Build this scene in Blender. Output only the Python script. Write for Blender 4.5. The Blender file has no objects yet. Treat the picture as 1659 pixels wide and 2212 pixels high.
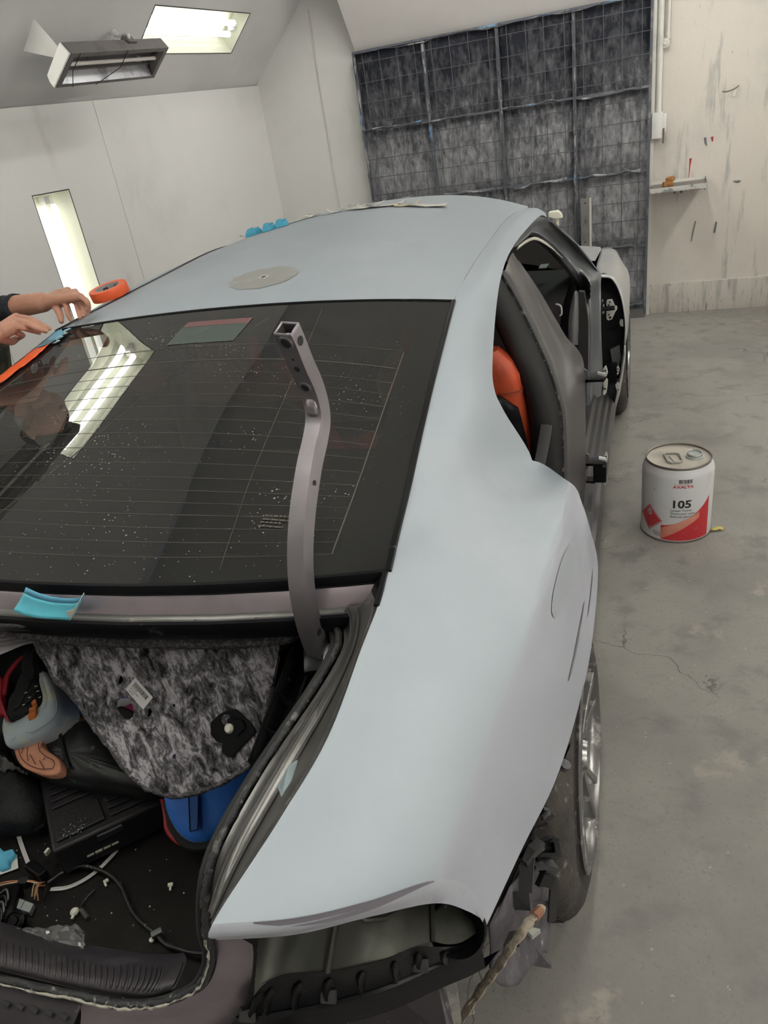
import bpy, bmesh, math, random
from mathutils import Vector, Matrix, Euler
random.seed(7)
S = bpy.context.scene
COL = S.collection
R = math.radians

# ---------------------------------------------------------------- camera, world, exposure
cam_data = bpy.data.cameras.new('camera')
cam = bpy.data.objects.new('camera', cam_data)
COL.objects.link(cam)
cam_data.sensor_fit = 'HORIZONTAL'
cam_data.sensor_width = 36.0
cam_data.lens = 34.069
cam_data.clip_start = 0.02
cam.matrix_world = Matrix(((0.94173, -0.02517595, 0.33542628, 1.0785),
                           (0.30467337, 0.4864256, -0.81887989, -1.2595),
                           (-0.14254385, 0.87335921, 0.46575202, 1.71),
                           (0, 0, 0, 1)))
S.camera = cam
W = bpy.data.worlds.new('booth_world'); S.world = W; W.use_nodes = True
W.node_tree.nodes['Background'].inputs[0].default_value = (0.9, 0.95, 1, 1)
W.node_tree.nodes['Background'].inputs[1].default_value = 0.3
S.view_settings.view_transform = 'Standard'
S.view_settings.look = 'None'
S.view_settings.exposure = 0.0
S.view_settings.gamma = 1.0
S.view_settings.use_curve_mapping = False
TUBE_STRENGTH = 40.0
DIM_TUBE = 3.6

# ---------------------------------------------------------------- materials
def mat(name, col, rough=0.5, metal=0.0, spec=0.5, var=None, bump=None, coat=0.0, sheen=0.0, emit=None, alpha=1.0, trans=0.0, ior=1.45):
    """var: list of (scale, threshold_lo, threshold_hi, colour, stretch) blotches laid over the base colour."""
    m = bpy.data.materials.new(name); m.use_nodes = True
    nt = m.node_tree; N = nt.nodes; L = nt.links
    b = N['Principled BSDF']
    b.inputs['Base Color'].default_value = (*col, 1)
    b.inputs['Roughness'].default_value = rough
    b.inputs['Metallic'].default_value = metal
    b.inputs['Specular IOR Level'].default_value = spec
    b.inputs['Coat Weight'].default_value = coat
    b.inputs['Sheen Weight'].default_value = sheen
    b.inputs['Alpha'].default_value = alpha
    b.inputs['Transmission Weight'].default_value = trans
    b.inputs['IOR'].default_value = ior
    if emit:
        b.inputs['Emission Color'].default_value = (*emit[0], 1)
        b.inputs['Emission Strength'].default_value = emit[1]
    tc = None
    if var or bump:
        tc = N.new('ShaderNodeTexCoord')
    def noise(scale, stretch=None, detail=5, rot=None, w=0.0):
        n = N.new('ShaderNodeTexNoise'); n.inputs['Scale'].default_value = scale
        n.inputs['Detail'].default_value = detail; n.inputs['Roughness'].default_value = 0.6
        mp = N.new('ShaderNodeMapping'); mp.inputs['Location'].default_value = (w, w * 1.7, w * .6)
        if stretch: mp.inputs['Scale'].default_value = stretch
        if rot: mp.inputs['Rotation'].default_value = rot
        L.new(tc.outputs['Object'], mp.inputs['Vector']); L.new(mp.outputs[0], n.inputs['Vector'])
        return n
    if var:
        prev = None
        for k, v in enumerate(var):
            scale, lo, hi, c2 = v[:4]
            st = v[4] if len(v) > 4 else None
            rot = v[5] if len(v) > 5 else None
            n = noise(scale, st, rot=rot, w=3.1 * k + 1)
            r = N.new('ShaderNodeMapRange'); r.inputs[1].default_value = lo; r.inputs[2].default_value = hi
            r.interpolation_type = 'SMOOTHSTEP'
            L.new(n.outputs['Fac'], r.inputs[0])
            mx = N.new('ShaderNodeMix'); mx.data_type = 'RGBA'
            L.new(r.outputs[0], mx.inputs['Factor'])
            if prev is None: mx.inputs['A'].default_value = (*col, 1)
            else: L.new(prev, mx.inputs['A'])
            mx.inputs['B'].default_value = (*c2, 1)
            prev = mx.outputs['Result']
        L.new(prev, b.inputs['Base Color'])
    if bump:
        n = noise(bump[0], bump[2] if len(bump) > 2 else None, 4, w=9)
        bp = N.new('ShaderNodeBump'); bp.inputs['Strength'].default_value = bump[1]; bp.inputs['Distance'].default_value = 0.01
        L.new(n.outputs['Fac'], bp.inputs['Height']); L.new(bp.outputs[0], b.inputs['Normal'])
    return m

def shader_nodes(m):
    nt = m.node_tree
    return nt, nt.nodes, nt.links, nt.nodes['Principled BSDF']

# ---------------------------------------------------------------- mesh helpers
class MB:
    def __init__(s): s.v = []; s.f = []; s.m = []
    def add(s, vs, fs, m=0):
        o = len(s.v); s.v += [tuple(p) for p in vs]
        for f in fs: s.f.append([i + o for i in f]); s.m.append(m)
        return s
    def box(s, c, sz, rot=None, m=0, bev=0.0):
        x, y, z = sz[0] / 2, sz[1] / 2, sz[2] / 2
        if bev <= 0:
            vs = [(a * x, b * y, d * z) for a in (-1, 1) for b in (-1, 1) for d in (-1, 1)]
            fs = [(0, 1, 3, 2), (4, 6, 7, 5), (0, 4, 5, 1), (2, 3, 7, 6), (0, 2, 6, 4), (1, 5, 7, 3)]
        else:
            bm = bmesh.new(); bmesh.ops.create_cube(bm, size=1)
            for q in bm.verts: q.co = (q.co.x * sz[0], q.co.y * sz[1], q.co.z * sz[2])
            bmesh.ops.bevel(bm, geom=bm.edges[:], offset=bev, segments=2, affect='EDGES', profile=0.6)
            bm.verts.index_update()
            vs = [tuple(q.co) for q in bm.verts]; fs = [[q.index for q in f.verts] for f in bm.faces]; bm.free()
        M = rot.to_matrix() if isinstance(rot, Euler) else (rot or Matrix.Identity(3))
        return s.add([M @ Vector(p) + Vector(c) for p in vs], fs, m)
    def tube(s, path, r, n=8, m=0, cap=True, flat=1.0, up=None):
        P = [Vector(p) for p in path]; k = len(P)
        rr = r if isinstance(r, (list, tuple)) else [r] * k
        T = []
        for i in range(k):
            a = P[max(i - 1, 0)]; b = P[min(i + 1, k - 1)]; t = (b - a)
            T.append(t.normalized() if t.length > 1e-9 else Vector((0, 0, 1)))
        u = Vector(up) if up else (Vector((0, 0, 1)) if abs(T[0].z) < .9 else Vector((1, 0, 0)))
        vs = []; fs = []
        for i in range(k):
            u = (u - T[i] * u.dot(T[i]))
            u = u.normalized() if u.length > 1e-6 else T[i].orthogonal().normalized()
            w = T[i].cross(u)
            for j in range(n):
                a = 2 * math.pi * j / n
                vs.append(P[i] + (u * math.cos(a) * flat + w * math.sin(a)) * rr[i])
        for i in range(k - 1):
            for j in range(n):
                a = i * n + j; b = i * n + (j + 1) % n
                fs.append((a, b, b + n, a + n))
        if cap:
            fs.append(tuple(range(n - 1, -1, -1))); fs.append(tuple(range((k - 1) * n, k * n)))
        return s.add(vs, fs, m)
    def sweep(s, path, prof, up=(0, 0, 1), closed=True, m=0, cap=True, scale=None):
        """prof: list of (a, b): a along side vector (T x up), b along up."""
        P = [Vector(p) for p in path]; k = len(P); n = len(prof); vs = []; fs = []
        for i in range(k):
            t = (P[min(i + 1, k - 1)] - P[max(i - 1, 0)]).normalized()
            u = Vector(up[i]) if isinstance(up, list) else Vector(up)
            u = (u - t * u.dot(t)).normalized(); w = t.cross(u)
            sc = scale[i] if scale else 1
            for a, b in prof: vs.append(P[i] + (w * a + u * b) * sc)
        for i in range(k - 1):
            for j in range(n if closed else n - 1):
                a = i * n + j; b = i * n + (j + 1) % n
                fs.append((a, b, b + n, a + n))
        if closed and cap:
            fs.append(tuple(range(n - 1, -1, -1))); fs.append(tuple(range((k - 1) * n, k * n)))
        return s.add(vs, fs, m)
    def lathe(s, prof, n=24, M=None, m=0, closed=False):
        M = M or Matrix.Identity(4); vs = []; fs = []; k = len(prof)
        for i in range(k):
            r, z = prof[i]
            for j in range(n):
                a = 2 * math.pi * j / n; vs.append(M @ Vector((r * math.cos(a), r * math.sin(a), z)))
        for i in range(k if closed else k - 1):
            for j in range(n):
                a = i * n + j; b = i * n + (j + 1) % n; q = ((i + 1) % k) * n
                fs.append((a, b, q + (j + 1) % n, q + j))
        return s.add(vs, fs, m)
    def disc(s, r, z=0, n=24, M=None, m=0):
        M = M or Matrix.Identity(4)
        return s.add([M @ Vector((r * math.cos(2 * math.pi * j / n), r * math.sin(2 * math.pi * j / n), z)) for j in range(n)], [tuple(range(n))], m)
    def grid(s, rows, m=0, flip=False, skip=None):
        a = len(rows); b = len(rows[0]); fs = []
        for i in range(a - 1):
            for j in range(b - 1):
                if skip and skip(i, j): continue
                q = (i * b + j, i * b + j + 1, (i + 1) * b + j + 1, (i + 1) * b + j)
                fs.append(q[::-1] if flip else q)
        return s.add([p for r_ in rows for p in r_], fs, m)
    def prism(s, poly, d, m=0):
        """poly: 3-D loop, extruded by vector d."""
        n = len(poly); d = Vector(d); P = [Vector(p) for p in poly]
        fs = [tuple(range(n - 1, -1, -1)), tuple(range(n, 2 * n))]
        fs += [(i, (i + 1) % n, (i + 1) % n + n, i + n) for i in range(n)]
        return s.add(P + [p + d for p in P], fs, m)
    def build(s, name, mats, parent=None, smooth=40, solid=0, sub=0, off=-1, bev=0):
        me = bpy.data.meshes.new(name); me.from_pydata([tuple(p) for p in s.v], [], s.f); 
        mats = mats if isinstance(mats, (list, tuple)) else [mats]
        for x in mats: me.materials.append(x)
        if len(mats) > 1:
            for p, i in zip(me.polygons, s.m): p.material_index = i
        bm = bmesh.new(); bm.from_mesh(me); bmesh.ops.recalc_face_normals(bm, faces=bm.faces[:]); bm.to_mesh(me); bm.free()
        return link_mesh(name, me, parent, smooth, solid, sub, off, bev)

def link_mesh(name, me, parent=None, smooth=40, solid=0, sub=0, off=-1, bev=0):
    if smooth:
        me.polygons.foreach_set('use_smooth', [True] * len(me.polygons))
        if smooth < 180: me.set_sharp_from_angle(angle=R(smooth))
    o = bpy.data.objects.new(name, me); COL.objects.link(o)
    if parent is not None: attach(o, parent)
    if solid:
        q = o.modifiers.new('thickness', 'SOLIDIFY'); q.thickness = solid; q.offset = off
    if bev:
        q = o.modifiers.new('round', 'BEVEL'); q.width = bev; q.segments = 2; q.limit_method = 'ANGLE'
    if sub:
        q = o.modifiers.new('smooth', 'SUBSURF'); q.levels = sub; q.render_levels = sub
    return o

def abs_loc(p):
    v = Vector(p.location)
    while p.parent: p = p.parent; v = v + Vector(p.location)
    return v
def attach(o, p):
    o.parent = p
    if p.type == 'EMPTY': o.matrix_parent_inverse = Matrix.Translation(-Vector(p.location))
def thing(name, label, cat, loc, group=None):
    o = bpy.data.objects.new(name, None); COL.objects.link(o); o.location = loc; o.empty_display_size = .05
    return tag(o, label, cat, group)
def tag(o, label, cat, group=None, kind=None):
    o['label'] = label; o['category'] = cat
    if group: o['group'] = group
    if kind: o['kind'] = kind
    return o
def struct(o): o['kind'] = 'structure'; return o
def lab(o, t): o['label'] = t; return o
def stuff(o): o['kind'] = 'stuff'; return o

def cr1(P, t):
    k = len(P); i = min(int(t), k - 2); u = t - i
    p1, p2 = P[i], P[i + 1]
    p0 = P[i - 1] if i > 0 else p1 * 2 - p2
    p3 = P[i + 2] if i + 2 < k else p2 * 2 - p1
    return 0.5 * ((2 * p1) + (p2 - p0) * u + (2 * p0 - 5 * p1 + 4 * p2 - p3) * u * u + (3 * p1 - p0 - 3 * p2 + p3) * u ** 3)
def cr(P, n):
    """Catmull-Rom through P, n pieces per span."""
    P = [Vector(p) for p in P]
    return [cr1(P, i / n) for i in range((len(P) - 1) * n + 1)]
def surf(ctrl, nu, nv):
    """ctrl: rows of control points; nu pieces between rows, nv along each row."""
    rows = [cr(r_, nv) for r_ in ctrl]
    cols = [cr([r_[j] for r_ in rows], nu) for j in range(len(rows[0]))]
    return [[c_[i] for c_ in cols] for i in range(len(cols[0]))]
def resample(P, n):
    P = [Vector(p) for p in P]; d = [0]
    for a, b in zip(P, P[1:]): d.append(d[-1] + (b - a).length)
    out = []; j = 0
    for i in range(n):
        s_ = d[-1] * i / (n - 1)
        while j < len(P) - 2 and d[j + 1] < s_: j += 1
        q = (s_ - d[j]) / max(d[j + 1] - d[j], 1e-9); out.append(P[j].lerp(P[j + 1], min(max(q, 0), 1)))
    return out
def flat_plate(outline, holes, thick):
    """2-D outline with holes, filled and given thickness -> mesh in its own XY plane."""
    cu = bpy.data.curves.new('plate', 'CURVE'); cu.dimensions = '2D'; cu.fill_mode = 'BOTH'; cu.extrude = thick / 2
    for loop in [outline] + list(holes):
        sp = cu.splines.new('POLY'); sp.points.add(len(loop) - 1); sp.use_cyclic_u = True
        for p, q in zip(sp.points, loop): p.co = (q[0], q[1], 0, 1)
    o = bpy.data.objects.new('plate', cu)
    me = bpy.data.meshes.new_from_object(o)
    bpy.data.objects.remove(o); return me
def text_mesh(txt, size, align='LEFT', extrude=0.0002, shear=0, bold=0):
    cu = bpy.data.curves.new('text', 'FONT'); cu.body = txt; cu.size = size; cu.align_x = align; cu.extrude = extrude; cu.shear = shear; cu.offset = bold
    cu.resolution_u = 3
    o = bpy.data.objects.new('text', cu); me = bpy.data.meshes.new_from_object(o); bpy.data.objects.remove(o)
    return me
def place_mesh(me, M, fn=None):
    for v in me.vertices: v.co = M @ (fn(v.co) if fn else v.co)
    return me
def ink_lines(rows, h, seed=4):
    """rows of small blurred print: (x0, y, length) bars broken into word-like dashes."""
    b = MB(); rr = random.Random(seed)
    for x0, y, ln in rows:
        x = x0
        while x < x0 + ln:
            w = min(rr.uniform(1.0, 3.5) * h, x0 + ln - x); b.add([(x, y, 0), (x + w, y, 0), (x + w, y + h * .7, 0), (x, y + h * .7, 0)], [(0, 1, 2, 3)]); x += w + h * .5
    me = bpy.data.meshes.new('print'); me.from_pydata(b.v, [], b.f); return me
def circle2(cx, cy, r, n=12, ry=None):
    return [(cx + r * math.cos(2 * math.pi * i / n), cy + (ry or r) * math.sin(2 * math.pi * i / n)) for i in range(n)]
def frame(o, x, up):
    """matrix with x along x, z near up."""
    x = Vector(x).normalized(); z = Vector(up); z = (z - x * z.dot(x)).normalized(); y = z.cross(x)
    M = Matrix((x, y, z)).transposed().to_4x4(); M.translation = Vector(o); return M


# ---------------------------------------------------------------- room materials
M_wall = mat('painted_wall', (0.62, 0.605, 0.585), .75, var=[(0.9, .46, .72, (0.50, 0.48, 0.45)), (2.2, .56, .8, (0.42, 0.40, 0.375), (1, 1, .35)), (60, .62, .75, (0.5, .48, .45))], bump=(180, .08))
M_wallclean = mat('painted_panel', (0.70, 0.69, 0.67), .7, var=[(1.1, .45, .75, (0.62, 0.61, 0.585)), (3, .60, .8, (.52, .505, .48), (1, 1, .3))], bump=(220, .05))
M_soffit = mat('soffit_paint', (0.63, 0.60, 0.58), .7, var=[(.8, .4, .8, (.56, .53, .52))], bump=(220, .05))
M_ceil = mat('ceiling_paint', (0.68, 0.67, 0.66), .7, var=[(.9, .45, .75, (0.60, 0.59, 0.58))], bump=(220, .05))
M_rightwall = mat('stained_wall', (0.66, 0.61, 0.56), .8, var=[(1.3, .5, .72, (0.55, 0.52, 0.49)), (7, .57, .72, (0.40, 0.39, 0.37), (1.6, 1, .22)), (38, .66, .74, (0.25, 0.24, 0.24), (1.5, 1, .5)), (26, .70, .76, (.42, .17, .15), (1.5, 1, .4))], bump=(60, .18))
M_curb = mat('stained_curb', (0.56, 0.52, 0.48), .85, var=[(9, .45, .68, (0.36, 0.345, 0.33), (2.2, 1, .25)), (30, .6, .72, (.2, .2, .2), (2, 1, .3))], bump=(50, .25))
M_floor = mat('concrete_floor', (0.25, 0.237, 0.222), .72, spec=.35, var=[(1.6, .42, .66, (0.205, 0.194, 0.183)), (6.5, .5, .7, (0.18, 0.171, 0.164)), (3.3, .62, .70, (0.29, 0.262, 0.237)), (90, .55, .75, (0.17, 0.165, 0.16)), (45, .69, .74, (0.45, .44, .42))], bump=(70, .25))
M_white_metal = mat('white_enamel', (0.72, 0.71, 0.69), .4, var=[(7, .55, .8, (.55, .53, .5))])
M_cream = mat('fixture_cream', (0.62, 0.63, 0.52), .5)
M_black_edge = mat('dark_edge', (0.03, 0.03, 0.03), .6)
M_tube = mat('fluorescent_tube', (1, 1, 1), .4, emit=((1.0, .985, .975), TUBE_STRENGTH))
M_tube_side = mat('side_fluorescent_tube', (1, 1, 1), .4, emit=((1.0, .985, .975), 15.0))
M_tube_mid = mat('worn_fluorescent_tube', (1, 1, 1), .4, emit=((1.0, .99, .95), 12.0))  # output set lower for the mirrored light and lamps behind the camera
M_tube_dim = mat('ageing_fluorescent_tube', (1, 1, 1), .4, emit=((1.0, .99, .95), DIM_TUBE))  # in-view tubes dimmed so their housings do not burn out
M_grey_metal = mat('dull_grey_metal', (0.20, 0.185, 0.18), .45, metal=.55, var=[(9, .5, .75, (.13, .12, .12))])
M_ceramic = mat('ceramic_rod', (.75, .70, .66), .5)
M_wire = mat('filter_wire', (0.10, 0.10, 0.115), .6, metal=.3)

# floor with irregular cracks cut in as dark recessed lines by the material
def crack_material():
    m = M_floor; nt, N, L, b = shader_nodes(m)
    tc = N.new('ShaderNodeTexCoord'); nz = N.new('ShaderNodeTexNoise'); nz.inputs['Scale'].default_value = 3.2; nz.inputs['Detail'].default_value = 6
    L.new(tc.outputs['Object'], nz.inputs['Vector'])
    add = N.new('ShaderNodeMixRGB'); add.blend_type = 'ADD'; add.inputs[0].default_value = .42
    L.new(tc.outputs['Object'], add.inputs[1]); L.new(nz.outputs['Color'], add.inputs[2])
    vo = N.new('ShaderNodeTexVoronoi'); vo.feature = 'DISTANCE_TO_EDGE'; vo.inputs['Scale'].default_value = 1.7
    L.new(add.outputs[0], vo.inputs['Vector'])
    r = N.new('ShaderNodeMapRange'); r.inputs[1].default_value = .001; r.inputs[2].default_value = .007; r.inputs[3].default_value = 1; r.inputs[4].default_value = 0
    L.new(vo.outputs['Distance'], r.inputs[0])
    n2 = N.new('ShaderNodeTexNoise'); n2.inputs['Scale'].default_value = 1.9; L.new(tc.outputs['Object'], n2.inputs['Vector'])
    r2 = N.new('ShaderNodeMapRange'); r2.inputs[1].default_value = .5; r2.inputs[2].default_value = .6; r2.inputs[4].default_value = .75
    L.new(n2.outputs['Fac'], r2.inputs[0])
    mu = N.new('ShaderNodeMath'); mu.operation = 'MULTIPLY'; L.new(r.outputs[0], mu.inputs[0]); L.new(r2.outputs[0], mu.inputs[1])
    mx = N.new('ShaderNodeMix'); mx.data_type = 'RGBA'; mx.inputs['B'].default_value = (.07, .065, .06, 1)
    old = b.inputs['Base Color'].links[0].from_socket
    L.new(old, mx.inputs['A']); L.new(mu.outputs[0], mx.inputs['Factor']); L.new(mx.outputs['Result'], b.inputs['Base Color'])
crack_material()

# ---------------------------------------------------------------- room shell
struct(MB().box((.25, .85, -.05), (4.9, 9.1, .1)).build('floor', M_floor, smooth=0))

def plate_on(name, O, ex, ey, outline, holes, thick, m, parent=None):
    """plate whose visible face lies in the plane O, ex, ey; its thickness goes to -(ex x ey)."""
    ex = Vector(ex).normalized(); ey = Vector(ey); ey = (ey - ex * ey.dot(ex)).normalized(); nz = ex.cross(ey)
    M = Matrix((ex, ey, nz)).transposed().to_4x4(); M.translation = Vector(O) - nz * thick / 2
    me = flat_plate(outline, holes, thick); place_mesh(me, M); me.materials.clear(); me.materials.append(m)
    return link_mesh(name, me, parent, 0)

# left wall: three sheets with narrow joints, one sheet holds the recessed vertical light
wl = struct(MB().box((-2.26, .85, 1.1), (.04, 9.1, 2.2)).build('wall_left', M_black_edge, smooth=0))
def wtop(y): return 2.148 - (5.15 - y) * .029
for y0, y1, hole in ((-3.7, 1.70, None), (1.704, 2.985, (2.235, 2.545, .40, 1.645)), (2.989, 5.25, None)):
    out = [(y0, 0), (y1, 0), (y1, wtop(y1)), (y0, wtop(y0))]
    hs = [[(hole[0], hole[2]), (hole[1], hole[2]), (hole[1], hole[3]), (hole[0], hole[3])]] if hole else []
    plate_on('wall_sheet', (-2.10, 0, 0), (0, 1, 0), (0, 0, 1), out, hs, .02, M_wallclean, wl)
struct(plate_on('wall_back', (0, 5.25, 0), (1, 0, 0), (0, 0, 1), [(-2.2, 0), (1.05, 0), (1.05, 3.1), (-2.2, 3.1)], [], .1, M_wallclean))
wb = bpy.data.objects['wall_back']
MB().box((-1.535, 5.247, 1.3), (.012, .012, 2.6)).build('panel_joint', M_soffit, wb, smooth=0)
struct(plate_on('wall_back_right', (0, 5.26, 0), (1, 0, 0), (0, 0, 1), [(1.05, 0), (2.7, 0), (2.7, 3.1), (1.05, 3.1)], [], .1, M_rightwall))
struct(MB().box((1.86, 5.255, .118), (1.60, .03, .240), bev=.006).build('baseboard_back', M_curb))
RL = (-2.0, .35, 2.5)
struct(MB().box((2.86, .85, 1.1), (.04, 9.1, 2.2)).build('wall_right', M_black_edge, smooth=0))
plate_on('wall_sheet', (2.65, 0, 0), (0, -1, 0), (0, 0, 1), [(-5.3, 0), (3.7, 0), (3.7, 2.2), (-5.3, 2.2)], [[(-y - .155, .40), (-y + .155, .40), (-y + .155, 1.645), (-y - .155, 1.645)] for y in RL], .02, M_rightwall, bpy.data.objects['wall_right'])
struct(plate_on('wall_front', (0, -3.7, 0), (-1, 0, 0), (0, 0, 1), [(-2.7, 0), (2.2, 0), (2.2, 3.1), (-2.7, 3.1)], [], .1, M_wallclean))
CL = [(-.55, -.55), (.95, -.45), (-.40, 3.95), (1.0, 3.95), (.2, -2.6)]
struct(plate_on('ceiling', (0, 0, 3.0), (1, 0, 0), (0, -1, 0), [(-1.26, 3.7), (1.76, 3.7), (1.76, -5.4), (-1.26, -5.4)], [[(x - .155, -y - .6175), (x + .155, -y - .6175), (x + .155, -y + .6175), (x - .155, -y + .6175)] for x, y in CL], .02, M_ceil))
struct(MB().box((.24, .85, 3.2), (3.4, 9.3, .04)).build('ceiling_deck', M_ceil, smooth=0))
# left sloped light panel between wall top and ceiling
HA = Vector((-2.118, 5.25, 2.150)); HEX = Vector((-0.0061, -0.99956, -0.029)).normalized()
HN = Vector((0.69051, 0.02523, -0.72288)); HEY = HN.cross(HEX)
if HEY.z < 0: HEY = -HEY
def hip_uv(p):
    d = Vector(p) - HA; return (d.dot(HEX), d.dot(HEY))
def hip_pt(u, v, h=0): return HA + HEX * u + HEY * v + HN * h
LIGHTS = [(1.35, .455, 1.235), (3.70, .455, .92), (6.37, .455, 1.235)]       # centres along the slope, (u, v)
HL, HWD = 1.235, .31
holes = [[(u - q / 2, v - HWD / 2), (u + q / 2, v - HWD / 2), (u + q / 2, v + HWD / 2), (u - q / 2, v + HWD / 2)] for u, v, q in LIGHTS]
nz = HEX.cross(HEY)
hipM = Matrix((HEX, HEY, nz)).transposed().to_4x4(); hipM.translation = HA - HN * .012
me = flat_plate([(-.02, -.01), (9, -.01), (9, 1.25), (-.02, 1.25)], holes, .02); place_mesh(me, hipM); me.materials.clear(); me.materials.append(M_ceil)
struct(link_mesh('ceiling_slope_left', me, None, 0))
MB().box((-2.1, .85, 2.03), (.012, 9.0, .012)).build('trim_1', M_soffit, smooth=0)['kind'] = 'structure'
bpy.data.objects.remove(bpy.data.objects['trim_1'])
# right slope, mirrored about the booth's centre line
rp = lambda u, v, h=0: Vector((.53 - hip_pt(u, v, h).x, hip_pt(u, v, h).y, hip_pt(u, v, h).z))
ex = Vector((-HEX.x, HEX.y, HEX.z)); ey = Vector((-HEY.x, HEY.y, HEY.z)); hn = Vector((-HN.x, HN.y, HN.z))
hipR = Matrix((ex, ey, ex.cross(ey))).transposed().to_4x4(); hipR.translation = rp(0, 0) - hn * .012
me = flat_plate([(-.02, -.01), (9, -.01), (9, 1.25), (-.02, 1.25)], holes, .02); place_mesh(me, hipR); me.materials.clear(); me.materials.append(M_ceil)
struct(link_mesh('ceiling_slope_right', me, None, 0))
# slanted soffit over the filter door
struct(MB().prism([(-1.172, 5.20, 2.237), (-1.172, 4.62, 3.02), (-1.172, 5.20, 3.02)], (3.85, 0, 0)).build('ceiling_soffit', M_soffit, smooth=0))

# ---------------------------------------------------------------- recessed fluorescent fixtures
def fixture(name, label, C, ax, up, nrm, L_, W_, group=None, tm=None):
    """C centre of the opening, ax along the tubes, nrm into the room."""
    ax = Vector(ax).normalized(); nrm = Vector(nrm).normalized(); sd = ax.cross(nrm).normalized()
    if sd.dot(Vector(up)) < 0: sd = -sd
    t = thing(name, label, 'light', C, group)
    P = lambda a, b, h: Vector(C) + ax * a + sd * b + nrm * h
    h = MB(); a, b = L_ / 2 - .003, W_ / 2 - .003; a2, b2, d = a - .01, b * .72, -.105
    o_ = [P(-a, -b, -.001), P(a, -b, -.001), P(a, b, -.001), P(-a, b, -.001)]; i_ = [P(-a2, -b2, d), P(a2, -b2, d), P(a2, b2, d), P(-a2, b2, d)]
    h.add(o_ + i_, [(0, 1, 5, 4), (1, 2, 6, 5), (2, 3, 7, 6), (3, 0, 4, 7), (4, 5, 6, 7)])
    h.build('housing', M_cream, t, smooth=0, solid=.002)
    r = MB()
    for q0, q1 in ((0, 1), (1, 2), (2, 3), (3, 0)): r.tube([o_[q0], o_[q1]], .003, 4)
    r.build('rim', M_black_edge, t, smooth=0)
    for s_ in (-1, 1):
        MB().tube([P(-a2 + .05, s_ * .042, -.05), P(-a2 + .055, s_ * .042, -.05), P(a2 - .065, s_ * .042, -.05), P(a2 - .05, s_ * .042, -.05)], [.012, .019, .019, .010], 12).build('tube', tm or M_tube, t)
    for s_ in (-1, 1):
        MB().box(P(s_ * (a2 - .025), 0, -.065), (.04, .04, .04), m=0).build('lamp_holder', M_white_metal, t, smooth=0)
    return t
for k, (u, v, q) in enumerate(LIGHTS):
    c_ = hip_pt(u, v)
    fixture('recessed_light', ['recessed two-tube fluorescent light in the sloped panel above the heater lamp', 'recessed fluorescent light in the left slope over the car roof', 'recessed fluorescent light in the left slope behind the camera'][k], c_, HEX, (0, 0, 1), HN, q, HWD, 'fluorescent lights in the booth', (M_tube_dim, M_tube_mid, M_tube_mid)[k])  # last lamp of the left slope is added out of view to light the booth
    c_ = rp(u, v)
    fixture('recessed_light', ['recessed fluorescent light in the right slope near the filter door', 'recessed fluorescent light in the right slope beside the car', 'recessed fluorescent light in the right slope behind the camera'][k], c_, ex, (0, 0, 1), hn, q, HWD, 'fluorescent lights in the booth')  # right-slope lamps are added out of view to light the car
for k, y in enumerate(RL):
    fixture('recessed_light', ['vertical recessed fluorescent light in the right wall behind the camera', 'vertical recessed fluorescent light in the right wall beside the rear wheel', 'vertical recessed fluorescent light in the right wall near the paint can'][k], (2.65, y, 1.0225), (0, 0, 1), (0, 1, 0), (-1, 0, 0), 1.245, .31, 'fluorescent lights in the booth', M_tube_side)
fixture('recessed_light', 'tall vertical recessed fluorescent light in the left wall behind the tape roll', (-2.10, 2.39, 1.0225), (0, 0, 1), (0, 1, 0), (1, 0, 0), 1.245, .31, 'fluorescent lights in the booth', M_tube_dim)

for k, (x, y) in enumerate(((-.55, -.55), (.95, -.45), (-.40, 3.95), (1.0, 3.95), (.2, -2.6))):
    fixture('ceiling_light', ['fluorescent light in the flat ceiling above the left of the car', 'fluorescent light in the flat ceiling above the right of the car', 'fluorescent light in the flat ceiling over the hood', 'fluorescent light in the flat ceiling near the filter door', 'fluorescent light in the flat ceiling behind the camera'][k], (x, y, 2.996), (0, 1, 0), (1, 0, 0), (0, 0, -1), HL, HWD, 'fluorescent lights in the booth', M_tube_mid if k == 4 else None)  # flat-ceiling lamps are added out of view to raise the room light

# ---------------------------------------------------------------- infrared heater lamp on the sloped panel

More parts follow.
